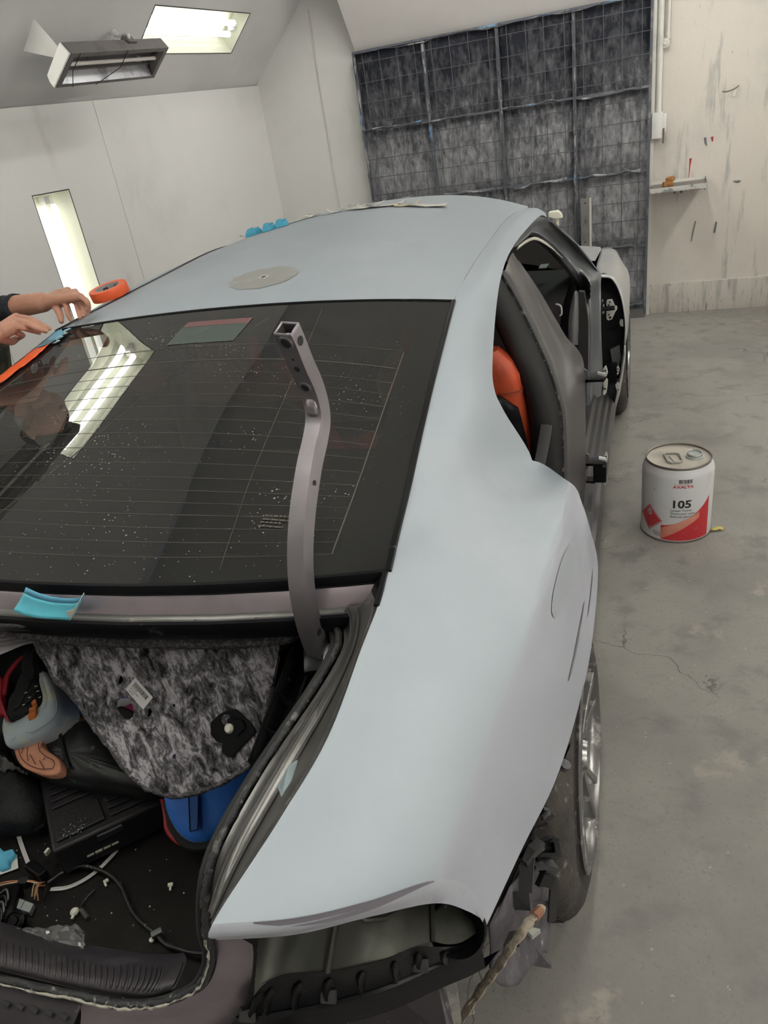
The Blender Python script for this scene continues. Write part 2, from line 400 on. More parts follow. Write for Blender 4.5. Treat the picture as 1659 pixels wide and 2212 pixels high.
def heater(dy, label):
    t = thing('heater_lamp', label, 'heater', (-1.66, 2.64, 2.2))
    F = [Vector(p) for p in ((-1.571, 2.227, 2.223), (-1.552, 3.079, 2.271), (-1.687, 3.062, 2.141), (-1.701, 2.202, 2.098))]   # TL TR BR BL of the open face
    up = Vector((0.035, 0, .03)); Bk = [F[0] - HN * .065 + up * .2, F[1] - HN * .065 + up * .2, F[2] - HN * .055 + up * .6, F[3] - HN * .055 + up * .6]
    ctr = sum(F, Vector()) / 4
    def inset(p, k): return p + (ctr - p) * k
    b = MB()
    ax = (F[1] - F[0]).normalized(); dn = (F[3] - F[0]).normalized()
    I = [F[0] + ax * .035 + dn * .022, F[1] - ax * .035 + dn * .022, F[2] - ax * .035 - dn * .016, F[3] + ax * .035 - dn * .016]
    b.add(F + I + Bk, [(0, 1, 5, 4), (1, 2, 6, 5), (2, 3, 7, 6), (3, 0, 4, 7), (0, 1, 9, 8), (2, 3, 11, 10), (1, 2, 10, 9), (8, 9, 10, 11)])
    b.build('body', M_grey_metal, t, smooth=0, solid=.003)
    e = MB(); o = -ax * .004
    e.prism([F[0] + o, F[3] + o, F[3] + o - HN * .03 + up * .2, Bk[3] + o, Bk[0] + o + dn * .02, Bk[0] + o], -ax * .012)
    e.build('end_cap', M_white_metal, t, smooth=0, bev=.003)
    rf = MB()   # curved reflector behind the rod
    rows = []
    for k in range(7):
        a = k / 6; h_ = -.075 * math.sin(math.pi * a)
        p0 = I[0].lerp(I[3], a) + HN * h_; p1 = I[1].lerp(I[2], a) + HN * h_
        rows.append([p0, p1])
    rf.grid(rows)
    rf.build('reflector', mat('reflector', (.33, .33, .35), .35, metal=.8, var=[(14, .45, .7, (.16, .16, .17))]), t, smooth=60)
    for k in (0, 1):
        q = I[k].lerp(I[3 - k], .5)
        MB().add([q + HN * -.075, I[k], I[3 - k]], [(0, 1, 2)]).build('reflector_end', M_grey_metal, t, smooth=0, solid=.002)
    MB().tube([I[0].lerp(I[3], .42) - HN * .03, I[1].lerp(I[2], .42) - HN * .03], .0095, 10).build('heating_rod', M_ceramic, t)
    for f, g in ((.06, .16), (.52, .40)):
        w = [F[0].lerp(F[1], f + .02), F[0].lerp(F[1], f + .02).lerp(F[3].lerp(F[2], f), .5) + HN * .006, F[3].lerp(F[2], g * .9) + HN * .004]
        MB().tube(w, .0022, 5).build('guard_wire', M_black_edge, t)
    for f in (.22, .72, .86):
        q0 = I[0].lerp(I[3], f) - HN * .045; q1 = I[1].lerp(I[2], f) - HN * .045
        MB().tube([q0, q1], .0025, 5).build('reflector_rib', M_grey_metal, t)
    for y, w in ((2.236, .145), (2.90, .13)):     # triangular mounting brackets
        base0 = Vector((-1.735, y, 2.392)) ; base1 = Vector((-1.855, y + .004, 2.280))
        if y > 2.5: base0 = Vector((-1.785, y, 2.345)); base1 = Vector((-1.90, y + .004, 2.24))
        tip = (Bk[0] + Bk[3]) / 2 + Vector((.012, 0, .01)); tip.y = y + (.02 if y < 2.5 else .0); d = (tip - (base0 + base1) / 2)
        s_ = (base1 - base0).normalized() * .016
        MB().prism([base0, base1, tip + s_, tip - s_], (0, .004, 0)).build('bracket', M_white_metal, t, smooth=0)
        MB().tube([tip - Vector((0, .012, 0)), tip + Vector((0, .014, 0))], .012, 10).build('pivot_bolt', M_white_metal, t)
    c0 = Vector((-1.79, 2.93, 2.378)); c1 = (Bk[0] + Bk[1]) / 2 + Vector((0, .12, .0))
    MB().tube(cr([c0, c0 + HN * .05 + Vector((.0, -.02, .01)), c1 + Vector((0, 0, .03)), c1], 5), .009, 8).build('conduit', M_white_metal, t)
    MB().tube([c0 - HN * .002, c0 + HN * .02], .02, 12).build('conduit_boss', M_white_metal, t)
    MB().box(c1, (.05, .07, .03), rot=Euler((0, R(45), 0))).build('terminal_box', M_grey_metal, t, smooth=0)
    t.location.y += dy; t.location.z += dy * .029
heater(0, 'grey infrared heater lamp with white end cap under the sloped ceiling beside the lit fixture')
heater(-1.96, 'second grey infrared heater lamp farther back on the left slope, mirrored in the rear window')

# ---------------------------------------------------------------- filter door
def filter_material():
    m = mat('soiled_filter', (.06, .06, .07), .95, spec=.1)
    nt, N, L, b = shader_nodes(m); tc = N.new('ShaderNodeTexCoord')
    def nz(scale, st, loc=0, det=6):
        mp = N.new('ShaderNodeMapping'); mp.inputs['Scale'].default_value = st; mp.inputs['Location'].default_value = (loc, loc, loc)
        L.new(tc.outputs['Object'], mp.inputs[0]); n = N.new('ShaderNodeTexNoise'); n.inputs['Scale'].default_value = scale; n.inputs['Detail'].default_value = det; n.inputs['Roughness'].default_value = .65
        L.new(mp.outputs[0], n.inputs['Vector']); return n.outputs['Fac']
    a = nz(26, (1, 1, .45)); c = nz(1.6, (1, 1, 1), 4, 3); d = nz(9, (1.6, 1, .3), 2)
    # overspray lies thicker where the gun works, around waist height, and in drifts
    sep = N.new('ShaderNodeSeparateXYZ'); L.new(tc.outputs['Object'], sep.inputs[0])
    h1 = N.new('ShaderNodeMapRange'); h1.inputs[1].default_value = 2.25; h1.inputs[2].default_value = 1.25; h1.interpolation_type = 'SMOOTHSTEP'; L.new(sep.outputs['Z'], h1.inputs[0])
    def math_(op, x, y):
        q = N.new('ShaderNodeMath'); q.operation = op
        for k, v in enumerate((x, y)):
            if isinstance(v, (int, float)): q.inputs[k].default_value = v
            else: L.new(v, q.inputs[k])
        return q.outputs[0]
    s = math_('ADD', math_('MULTIPLY', a, .9), math_('MULTIPLY', d, .55))
    s = math_('ADD', s, math_('MULTIPLY', c, .35))
    s = math_('ADD', s, math_('MULTIPLY', h1.outputs[0], .40))
    r = N.new('ShaderNodeMapRange'); r.inputs[1].default_value = .88; r.inputs[2].default_value = 1.42; L.new(s, r.inputs[0])
    cr_ = N.new('ShaderNodeValToRGB'); e = cr_.color_ramp.elements
    e[0].color = (.022, .023, .03, 1); e[1].color = (.29, .29, .305, 1)
    x = cr_.color_ramp.elements.new(.45); x.color = (.085, .085, .094, 1)
    L.new(r.outputs[0], cr_.inputs[0]); L.new(cr_.outputs[0], b.inputs['Base Color'])
    bp = N.new('ShaderNodeBump'); bp.inputs['Strength'].default_value = .9; bp.inputs['Distance'].default_value = .02
    L.new(s, bp.inputs['Height']); L.new(bp.outputs[0], b.inputs['Normal'])
    return m
M_filter = filter_material()
M_fbar = mat('filter_frame', (.085, .09, .11), .75, var=[(6, .5, .65, (.2, .2, .21)), (4, .6, .68, (.17, .26, .38))])
M_fringe = mat('filter_fringe', (.085, .088, .10), .95, var=[(9, .52, .64, (.28, .29, .30)), (5, .60, .66, (.12, .23, .38))], bump=(40, .6))
M_wire_bar = M_fbar
def filter_door():
    t = thing('filter_door', 'dark soiled exhaust filter door of wire gridded panels in the back wall', 'filter', (-.06, 5.2, 0))
    xs = [-1.172, -.605, -.035, .520, 1.052]; zs = [2.237, 1.68, 1.125, .575, .08]; Y0 = 5.15
    rnd = random.Random(3)
    for i in range(4):
        for j in range(4):
            x0, x1, z0, z1 = xs[i], xs[i + 1], zs[j + 1], zs[j]
            n = 14; rows = []; ph = rnd.random() * 9
            for a in range(n + 1):
                row = []
                for c in range(n + 1):
                    u, v = c / n, a / n
                    e = min(u, 1 - u, v, 1 - v)
                    pil = min(1, e * 6) * .028
                    wob = .011 * math.sin(u * 11 + ph + 3 * v) * math.sin(v * 8 + ph) * min(1, e * 8)
                    row.append((x0 + u * (x1 - x0), Y0 + .03 - pil - wob, z0 + v * (z1 - z0)))
                rows.append(row)
            MB().grid(rows).build('filter_panel', M_filter, t, smooth=180)
            w = MB()
            k = 1
            for k in range(0, 4):
                x = x0 + (x1 - x0) * (k + .5) / 4 + .006 * rnd.uniform(-1, 1)
                w.tube([(x, Y0 - .016, z0), (x + .004, Y0 - .017, (z0 + z1) / 2), (x, Y0 - .016, z1)], .0026, 4)
            for k in range(0, 4):
                z = z0 + (z1 - z0) * (k + .45) / 4
                w.tube([(x0, Y0 - .019, z), (x1, Y0 - .019, z + .004 * rnd.uniform(-1, 1))], .0026, 4)
            w.build('wire_grid', M_wire, t, smooth=60)['kind'] = 'stuff'
    for x in xs:
        w = .012 if x not in (xs[0], xs[-1]) else .009
        MB().box((x, Y0 - .005, 1.13), (w * 2, .03, 2.22)).build('frame_bar', M_fbar, t, smooth=0)
    for j, z in enumerate(zs):
        MB().box((-.06, Y0 - .003, z), (2.23, .026, .016)).build('frame_bar', M_fbar, t, smooth=0)
    def fringe(pts, w, name='torn_fringe'):
        P = []
        for k in range(len(pts) - 1):
            for q in range(10):
                P.append(Vector(pts[k]).lerp(Vector(pts[k + 1]), q / 10) + Vector((rnd.uniform(-.006, .006), rnd.uniform(-.012, .004), rnd.uniform(-.012, .012))))
        MB().tube(P, [w * rnd.uniform(.4, 1.25) for _ in P], 6, flat=.7).build(name, M_fringe, t, smooth=180)
    y = Y0 - .02
    fringe([(.53, y, 1.665), (1.04, y, 1.672)], .014)
    fringe([(-.03, y, 1.675), (.51, y, 1.685)], .007)
    fringe([(-1.16, y, 1.68), (-.62, y, 1.70)], .012)
    fringe([(-.6, y, 1.68), (-.05, y, 1.675)], .008)
    fringe([(.03, y, 1.11), (.50, y, 1.135)], .02)
    fringe([(.54, y, 1.12), (1.04, y, 1.13)], .02)
    fringe([(-1.16, y, 1.13), (-.03, y, 1.12)], .022)
    fringe([(.60, y, .562), (1.0, y, .585)], .022)
    fringe([(.62, y, .10), (.85, y, .09), (1.04, y, .12)], .022)
    fringe([(-1.165, y, 2.2), (-1.175, y, 1.7), (-1.165, y, 1.1)], .014)
    for x in xs[1:4]: fringe([(x, y, 2.2), (x + .005, y, 1.7), (x - .004, y, 1.1), (x, y, .5)], .011)
    fringe([(-1.16, y, 2.225), (0, y, 2.23), (1.04, y, 2.228)], .006)
    MB().box((.83, Y0 - .0, .04), (.44, .03, .08)).build('sill_plate', M_grey_metal, t, smooth=0)
filter_door()

# ---------------------------------------------------------------- things on and by the right back wall
M_pipe = mat('painted_pipe', (.70, .69, .64), .5, var=[(5, .55, .75, (.55, .54, .5))])
struct(MB().box((1.072, 5.235, 1.3), (.026, .05, 2.6)).build('trim_1', M_pipe, smooth=0))
t = thing('conduit_pipe', 'white vertical conduit pipe ending in a switch box beside the filter door', 'pipe', (1.115, 5.2, 1.45))
MB().tube([(1.112, 5.215, 3.0), (1.112, 5.215, 1.50)], .021, 12).build('pipe', M_pipe, t)
MB().box((1.106, 5.215, 1.412), (.075, .07, .175), bev=.006).build('switch_box', M_white_metal, t)
MB().box((1.156, 5.205, 1.425), (.028, .05, .12), bev=.004).build('switch_cover', M_white_metal, t)
MB().tube([(1.152, 5.18, 1.39), (1.152, 5.175, 1.30), (1.150, 5.172, 1.29)], .006, 6).build('switch_lever', mat('rust', (.14, .10, .08), .8), t)
t = thing('drop_pipe', 'thin white pipe with a round elbow high on the wall beside the conduit', 'pipe', (1.15, 5.22, 1.9))
MB().tube([(1.166, 5.235, 3.0), (1.164, 5.235, 1.99)], .011, 10).build('pipe', M_pipe, t)
Mt = Matrix.Translation((1.146, 5.235, 1.93)) @ Matrix.Rotation(R(90), 4, 'X')
MB().lathe([(.0, .03), (.014, .03), (.016, .02), (.030, .018), (.030, -.01), (0, -.01)], 20, Mt).build('elbow', M_pipe, t)
MB().tube([(1.164, 5.235, 2.0), (1.164, 5.235, 1.955)], .015, 10).build('collar', M_pipe, t)
t = thing('wall_shelf', 'narrow grey metal shelf fixed on the stained wall beside the filter door', 'shelf', (1.26, 5.2, 1.0))
Yf = 4.93
MB().prism([(1.068, 5.245, 1.0), (1.462, 5.245, 1.0), (1.452, Yf, 1.0), (1.070, Yf, 1.0)], (0, 0, -.004)).build('tray', M_grey_metal, t, smooth=0)
MB().prism([(1.068, Yf - .004, 1.008), (1.453, Yf - .004, 1.008), (1.453, Yf - .004, .975), (1.068, Yf - .004, .975)], (0, .004, 0)).build('front_lip', mat('scuffed_lip', (.5, .49, .47), .6, var=[(22, .5, .6, (.2, .2, .2))]), t, smooth=0)
MB().prism([(1.462, 5.245, 1.02), (1.452, Yf, 1.008), (1.452, Yf, .985), (1.462, 5.245, .985)], (.003, 0, 0)).build('end_lip', M_grey_metal, t, smooth=0)
MB().prism([(1.068, 5.247, 1.022), (1.464, 5.247, 1.022), (1.464, 5.247, .99), (1.068, 5.247, .99)], (0, -.003, 0)).build('back_lip', M_pipe, t, smooth=0)
for k, x in enumerate((1.24, 1.285)):
    MB().box((x, Yf - .002, .966), (.012, .006, .018)).build('clip', M_black_edge, t, smooth=0)
t = thing('sponge_block', 'small broken orange brown block lying on the wall shelf', 'block', (1.20, 5.05, 1.0))
M_sp = mat('sponge', (.34, .16, .05), .95, var=[(40, .5, .65, (.22, .09, .03))], bump=(60, .6))
MB().box((1.192, 5.03, 1.018), (.07, .05, .034), Euler((0, .05, .3)), bev=.008).build('lower_piece', M_sp, t)
MB().box((1.207, 5.04, 1.048), (.055, .05, .035), Euler((.1, -.1, -.4)), bev=.008).build('upper_piece', M_sp, t)
t = thing('coat_hook', 'small rusty wire hook on a plate high on the stained wall', 'hook', (1.62, 5.25, 1.58))
MB().prism([(1.618, 5.257, 1.578), (1.640, 5.257, 1.585), (1.630, 5.257, 1.53), (1.607, 5.257, 1.528)], (0, -.006, 0)).build('plate', M_pipe, t, smooth=0)
MB().tube(cr([(1.645, 5.25, 1.59), (1.625, 5.20, 1.580), (1.59, 5.16, 1.57), (1.56, 5.15, 1.567), (1.535, 5.15, 1.572)], 5), .0055, 6).build('wire', mat('rusty_wire', (.2, .16, .13), .7), t)
wr = bpy.data.objects['wall_back_right']
M_red = mat('red_paint', (.42, .035, .04), .5); M_gp = mat('grey_paint', (.16, .17, .18), .5)
def run(pts, w, m):
    MB().tube([(x, 5.2585, z) for x, z in pts], w, 6, flat=1, up=(0, 1, 0)).build('paint_run', m, wr)
run([(1.352, 1.155), (1.348, 1.10), (1.344, 1.02)], [.009, .004, .002], M_red)
run([(1.492, 1.283), (1.498, 1.25)], [.010, .003], M_red)
run([(1.445, 1.285), (1.45, 1.25), (1.46, 1.225)], [.009, .008, .002], M_gp)
run([(1.66, .96), (1.69, .955), (1.71, .957)], [.004, .01, .004], M_gp)
run([(1.463, .96), (1.465, .92)], [.005, .003], M_gp)
run([(1.41, .70), (1.395, .62), (1.388, .55)], [.006, .007, .004], mat('green_grey_paint', (.25, .27, .24), .6))
run([(1.56, .68), (1.55, .60)], [.007, .009], M_gp)
t = thing('metal_upright', 'perforated grey metal channel with pale edge standing against the filter door', 'post', (.60, 5.06, 0))
M_up = mat('channel_steel', (.22, .215, .21), .5, metal=.5, var=[(12, .5, .7, (.13, .13, .13))])
me = flat_plate([(-.032, 0), (.032, 0), (.032, .985), (-.032, .985)], [circle2(0, z, .009, 10) for z in (.95, .82, .66, .5, .34)], .003)
place_mesh(me, Matrix.Translation((.592, 5.03, 0)) @ Matrix.Rotation(R(90), 4, 'X')); me.materials.clear(); me.materials.append(M_up)
link_mesh('web', me, t, 0)
MB().box((.632, 5.05, .49), (.014, .05, .98)).build('flange', mat('pale_edge', (.5, .47, .43), .6), t, smooth=0)
t = thing('funnel_stand', 'cream plastic cap on a slim white post beyond the car roof', 'stand', (.425, 4.5, 0))
M_cr = mat('cream_plastic', (.70, .68, .58), .4)
MB().tube([(.437, 4.5, 0.02), (.437, 4.5, .93)], .012, 10).build('post', M_cr, t)
MB().prism([(.380, 4.47, .985), (.445, 4.47, .988), (.470, 4.47, .965), (.478, 4.47, .935), (.425, 4.47, .93), (.376, 4.47, .95)], (0, .06, 0)).build('cap', M_cr, t, bev=.006)
MB().tube([(.437, 4.5, 0), (.437, 4.5, .02)], .08, 16).build('foot', M_cr, t)



# ---------------------------------------------------------------- five-gallon can of thinner on the floor
def drum():
    cx, cy, r, h = 1.212, 1.690, .1405, .338
    t = thing('thinner_can', 'white and red steel can of lacquer thinner standing on the concrete', 'can', (cx, cy, 0))
    T = Matrix.Translation((cx, cy, 0))
    M_can = mat('can_white', (.62, .62, .63), .38, var=[(7, .56, .74, (.52, .49, .47)), (52, .70, .73, (.5, .2, .2), (1, 1, .3)), (64, .70, .73, (.2, .2, .2), (1, 1, .4))])
    M_lid = mat('can_lid', (.42, .385, .335), .5, metal=.2, var=[(9, .45, .7, (.32, .29, .25))])
    M_rimm = mat('can_rim', (.22, .20, .18), .4, metal=.6)
    M_redl = mat('can_red', (.50, .03, .04), .4, var=[(30, .58, .7, (.42, .12, .12))])
    M_or = mat('can_orange', (.58, .18, .12), .4, var=[(6, .4, .7, (.62, .30, .22))])
    M_blk = mat('can_black_print', (.02, .02, .02), .5)
    M_wht = mat('can_white_print', (.75, .72, .72), .5)
    MB().lathe([(0, .004), (r - .004, .004), (r + .001, 0), (r + .002, .006), (r - .001, .012), (r, .02), (r, h - .045), (r - .004, h - .028), (r - .013, h - .012), (r - .014, h - .004)], 56, T).build('body', M_can, t, smooth=50)
    MB().lathe([(r - .016, h - .010), (r - .017, h + .001), (r - .0135, h + .003), (r - .011, h), (r - .0125, h - .008)], 56, T, closed=True).build('top_rim', M_rimm, t, smooth=60)
    MB().lathe([(r + .0022, .0), (r + .0028, .005), (r + .0018, .009), (r - .002, .004)], 56, T, closed=True).build('bottom_rim', M_rimm, t, smooth=60)
    MB().lathe([(0, h - .012), (r * .6, h - .011), (r - .026, h - .012), (r - .017, h - .007)], 48, T).build('lid', M_lid, t, smooth=60)
    # bail and spout
    M_wirem = mat('lid_wire', (.38, .39, .36), .35, metal=.7)
    bx, by = cx - .022, cy - .012; zz = h - .006
    hb = [(-.028, .050), (.012, .052), (.024, .042), (.036, -.022), (.026, -.038), (-.006, -.044), (-.020, -.032), (-.034, .036), (-.028, .050)]
    MB().tube([(bx + a, by + b, zz) for a, b in hb], .0036, 7, cap=False).build('bail_handle', M_wirem, t)
    MB().box((bx, by, zz - .003), (.012, .06, .004), Euler((0, 0, .35)), bev=.001).build('bail_clip', M_lid, t)
    sp = Matrix.Translation((cx + .062, cy + .016, h - .012))
    MB().lathe([(.036, 0), (.034, .007), (.031, .008), (.030, .004), (.028, .004), (.0275, .016), (.0255, .018), (.024, .013), (0, .012)], 28, sp).build('spout_cap', mat('spout', (.36, .38, .37), .4), t, smooth=50)
    MB().tube([(cx + .062 + .027 * math.cos(a), cy + .016 + .027 * math.sin(a), h + .004 + .004 * math.sin(a)) for a in [i * .33 for i in range(20)]], .0022, 6, cap=False).build('spout_ring', M_wirem, t)
    # printing wrapped round the body: s = arc length (0 faces the text), z height
    A0 = R(-93)
    def wrap(s, z, d=.0006): 
        a = A0 + s / r; return Vector((cx + (r + d) * math.cos(a), cy + (r + d) * math.sin(a), z))
    def patch(name, lo, hi, s0, s1, m, n=28, d=.0007):
        rows = []
        for i in range(n + 1):
            q = i / n; s_ = s0 + (s1 - s0) * q; rows.append([wrap(s_, lo(q) + (hi(q) - lo(q)) * k / 3, d) for k in range(4)])
        return MB().grid(rows).build(name, m, t, smooth=60)
    S0, S1 = -.056, .150
    up_ = lambda q: .078 + .035 * q + .085 * q ** 2.2
    mid_hi = lambda q: .060 + .050 * q + .065 * q ** 2
    mid_lo = lambda q: .012 + .13 * q ** 1.05 if .012 + .13 * q ** 1.05 < mid_hi(q) else mid_hi(q)
    patch('red_swoosh', lambda q: .012, up_, S0, S1, M_redl)
    patch('orange_swoosh', lambda q: .013 + .10 * q, lambda q: .066 + .075 * q if q < .85 else .066 + .075 * q, S0 + .001, S0 + .155, M_or, d=.0011)
    patch('orange_cut', lambda q: .012, lambda q: .014 + .124 * q, S0 + .012, S1, M_redl, d=.0014)
    def wtext(name, txt, size, s, z, m, shear=0, sx=1.0, tilt=0.0, bold=0):
        me = text_mesh(txt, size, 'LEFT', .0001, shear, bold)
        for v in me.vertices:
            x_, y_, z_ = v.co; v.co = wrap(s + x_ * sx, z + y_ + tilt * x_, .0009 + z_)
        me.materials.clear(); me.materials.append(m); return link_mesh(name, me, t, 0)
    wtext('lettering', '105', .048, -.020, .168, M_blk, sx=1.12, bold=.0014).name = 'number_lettering'
    wtext('trade_mark', 'TM', .008, .052, .196, M_blk)
    for k, tx in enumerate(('Lacquer Thinner', 'Diluant pour Laque', 'Reductor para Laca')):
        wtext('lettering', tx, .0125, -.020, .151 - .0145 * k, M_blk, sx=1.0)
    wtext('name_lettering', 'AXALTA', .0165, -.014, .258, M_redl, sx=1.25, bold=.0004)
    MB().grid([[wrap(-.012 + .06 * i / 8, z_, .0009) for z_ in (.2735, .2747)] for i in range(9)]).build('name_rule', M_redl, t)
    bc = MB(); x_ = .008; rr = random.Random(5)
    while x_ < .058:
        w_ = rr.choice((.0008, .0014, .0022)); bc.grid([[wrap(x_, .279, .0009), wrap(x_, .296, .0009)], [wrap(x_ + w_, .279, .0009), wrap(x_ + w_, .296, .0009)]]); x_ += w_ + rr.choice((.0007, .0011, .0018))
    bc.build('barcode', M_blk, t)
    # hazard diamond on the left
    sc, zc, hd = -.112, .098, .062
    def diamond(name, k, m, d):
        rows = []
        for i in range(-8, 9):
            a = i / 8; w_ = (1 - abs(a)) * hd * k + 1e-5
            rows.append([wrap(sc + a * hd * k, zc + w_ * b, d) for b in (-1, -.5, 0, .5, 1)])
        MB().grid(rows).build(name, m, t, smooth=60)
    diamond('hazard_diamond', 1, M_redl, .0009); diamond('hazard_border', .93, M_wht, .0012); diamond('hazard_field', .89, M_redl, .0015)
    fl = [(-.004, -.012), (-.013, -.004), (-.014, .006), (-.010, .016), (-.008, .008), (-.005, .013), (-.002, .030), (.004, .018), (.005, .024), (.010, .014), (.009, .006), (.013, .010), (.014, 0), (.011, -.008), (.004, -.012)]
    me = flat_plate(fl, [[(0, -.008), (-.004, 0), (.001, .006), (.005, -.002)]], .0001)
    for v in me.vertices: v.co = wrap(sc + v.co.x, zc + .024 + v.co.y, .0019)
    me.materials.clear(); me.materials.append(M_wht); link_mesh('flame_symbol', me, t, 0)
    wtext('hazard_lettering', 'FLAMMABLE LIQUID', .0125, sc - .050, zc - .010, M_wht, sx=.84)
    wtext('hazard_number', '3', .014, sc - .004, zc - .052, M_wht)
    me = ink_lines(((-.093, .040, .036), (-.090, .032, .033), (-.086, .024, .029)), .0035)
    for v in me.vertices: v.co = wrap(v.co.x, v.co.y, .0009)
    me.materials.append(M_blk); link_mesh('small_print', me, t, 0)
drum()
t = thing('dry_leaf', 'small curled yellow leaf lying by the foot of the can', 'leaf', (1.375, 1.66, 0))
MB().grid([[(1.352 + .012 * i, 1.655 + .006 * j + .004 * i, .004 + .010 * abs(math.sin(i * 1.3 + j))) for j in range(-2, 3)] for i in range(5)]).build('blade', mat('leaf_yellow', (.50, .42, .12), .7), t, solid=.001)
MB().tube([(1.35, 1.652, .004), (1.372, 1.66, .012), (1.405, 1.668, .006)], .0012, 5).build('stem', mat('leaf_stem', (.35, .3, .1), .7), t)


# ================================================================ the car
M_primer = mat('grey_primer', (.315, .35, .385), .6, spec=.3, var=[(1.7, .45, .75, (.36, .385, .42)), (5, .6, .8, (.295, .33, .37), (1, .5, 1))], bump=(900, .03))
M_gun = mat('gunmetal_paint', (.22, .20, .215), .36, metal=.6, var=[(3, .45, .7, (.28, .255, .275)), (40, .66, .74, (.3, .29, .29))])
M_gundark = mat('jamb_paint', (.125, .13, .14), .3, metal=.1, coat=.2, var=[(5, .5, .75, (.17, .175, .185))])
M_pillar = mat('pillar_paint', (.085, .080, .082), .38, metal=.25)
M_blackp = mat('black_plastic', (.006, .006, .007), .32, spec=.16, var=[(30, .66, .74, (.06, .058, .058))])
M_blackm = mat('black_matte', (.010, .010, .011), .7)
M_seal = mat('rubber_seal', (.022, .022, .023), .65, var=[(28, .56, .66, (.13, .125, .12)), (90, .6, .7, (.2, .2, .19))], bump=(90, .5))
M_gutter = mat('gutter_paint', (.085, .083, .078), .34, metal=.55, var=[(4, .48, .7, (.14, .135, .13)), (30, .62, .72, (.2, .19, .18), (1, .35, 1))])
M_orange = mat('orange_leather', (.50, .075, .028), .42, var=[(12, .5, .8, (.43, .06, .025))], bump=(140, .12))
M_int = mat('interior_trim', (.014, .013, .014), .6)
M_bare = mat('sanded_bare', (.19, .175, .205), .45, metal=.3)
M_gasket = M_blackm

car = thing('car', 'grey primed sedan stripped for painting with trunk lid and right doors removed', 'car', (0, 0, 0))
def part(name, parent=car):
    o = bpy.data.objects.new(name, None); COL.objects.link(o); o.parent = parent; o.empty_display_size = .05; return o
def mir(P): return [Vector((-p[0], p[1], p[2])) for p in P]
def mirg(rows): return [mir(r_) for r_ in rows]

# ---- quarter panel: control rows from the deck edge (A) out to the wheel arch (F); stations run forward
QA = [(0.702, -0.935, 1.045), (0.712, -0.942, 1.085), (0.725, -0.826, 1.085), (0.739, -0.711, 1.095), (0.730, -0.564, 1.105), (0.728, -0.484, 1.115), (0.720, -0.411, 1.125), (0.706, -0.306, 1.139), (0.690, -0.185, 1.152)]
QB = [(0.772, -0.907, 1.035), (0.783, -0.913, 1.075), (0.808, -0.809, 1.085), (0.819, -0.694, 1.092), (0.816, -0.553, 1.098), (0.807, -0.457, 1.102), (0.794, -0.339, 1.112), (0.778, -0.194, 1.104), (0.755, -0.027, 1.102)]
QC = [(0.829, -0.861, 1.012), (0.838, -0.868, 1.052), (0.856, -0.780, 1.058), (0.868, -0.656, 1.062), (0.873, -0.501, 1.062), (0.871, -0.388, 1.057), (0.862, -0.190, 1.040), (0.842, 0.071, 0.985), (0.807, 0.455, 0.899)]
QD = [(0.877, -0.804, 0.965), (0.880, -0.800, 1.000), (0.889, -0.734, 1.008), (0.899, -0.609, 1.012), (0.914, -0.463, 1.010), (0.921, -0.345, 1.003), (0.928, -0.127, 0.985), (0.925, 0.064, 0.962), (0.916, 0.273, 0.932)]
QE = [(0.894, -0.753, 0.880), (0.895, -0.742, 0.910), (0.907, -0.661, 0.905), (0.928, -0.511, 0.880), (0.944, -0.341, 0.860), (0.949, -0.162, 0.830), (0.953, 0.113, 0.810), (0.947, 0.198, 0.860), (0.927, 0.289, 0.912)]
QF = [(0.902, -0.708, 0.790), (0.906, -0.710, 0.800), (0.926, -0.567, 0.760), (0.951, -0.385, 0.700), (0.962, -0.136, 0.610), (0.974, 0.107, 0.586), (0.968, 0.457, 0.572), (0.962, 0.267, 0.814), (0.934, 0.300, 0.892)]
# C pillar and roof rail stations (s8 onward)
PA = [(0.668, -0.019, 1.177), (0.651, 0.151, 1.214), (0.635, 0.335, 1.254), (0.620, 0.533, 1.301), (0.606, 0.775, 1.318), (0.600, 1.084, 1.337), (0.600, 1.509, 1.357), (0.603, 1.938, 1.330), (0.640, 2.032, 1.303)]
PC = [(0.760, 0.373, 1.066), (0.738, 0.381, 1.122), (0.717, 0.485, 1.157), (0.700, 0.667, 1.245), (0.690, 0.830, 1.297), (0.681, 1.065, 1.322), (0.674, 1.483, 1.322), (0.669, 1.849, 1.307), (0.678, 1.962, 1.284)]
PB = []
for a, c_ in zip(PA, PC):
    a, c_ = Vector(a), Vector(c_); n_ = Vector((.55, -.1, .8)); PB.append(a.lerp(c_, .48) + n_ * (a - c_).length * .12)
PD = [Vector(p) + Vector((-.010, .016, -.012)) for p in PC]
PE = [Vector(p) + Vector((-.022, .024, -.02)) for p in PC]
PF = [Vector(p) + Vector((-.032, .03, -.028)) for p in PC]
ctrl = [list(map(Vector, a)) + list(map(Vector, b)) for a, b in ((QA, PA), (QB, PB), (QC, PC), (QD, PD), (QE, PE), (QF, PF))]
NV, NU = 6, 6
def car_surf(ctrl):
    rows = []
    for k, r_ in enumerate(ctrl):
        rows.append(cr(r_, NV) if k < 3 else cr(r_[:9], NV) + cr(r_[8:], NV)[1:])
    cols = []
    for j in range(len(rows[0])):          # the shoulder row D keeps a soft crease
        P = [r_[j] for r_ in rows]; a = cr(P, NU); b = cr(P[:4], NU) + cr(P[3:], NU)[1:]
        w = .75 * min(1, max(0, (j - 7) / 8)); cols.append([p.lerp(q, w) for p, q in zip(a, b)])
    return [[c_[i] for c_ in cols] for i in range(len(cols[0]))]
q_full = car_surf(ctrl)
q_rows = q_full
js = 8 * NV                       # station index of the door edge
sk = lambda i, j: (i >= 2 * NU and j >= js) or j < NV
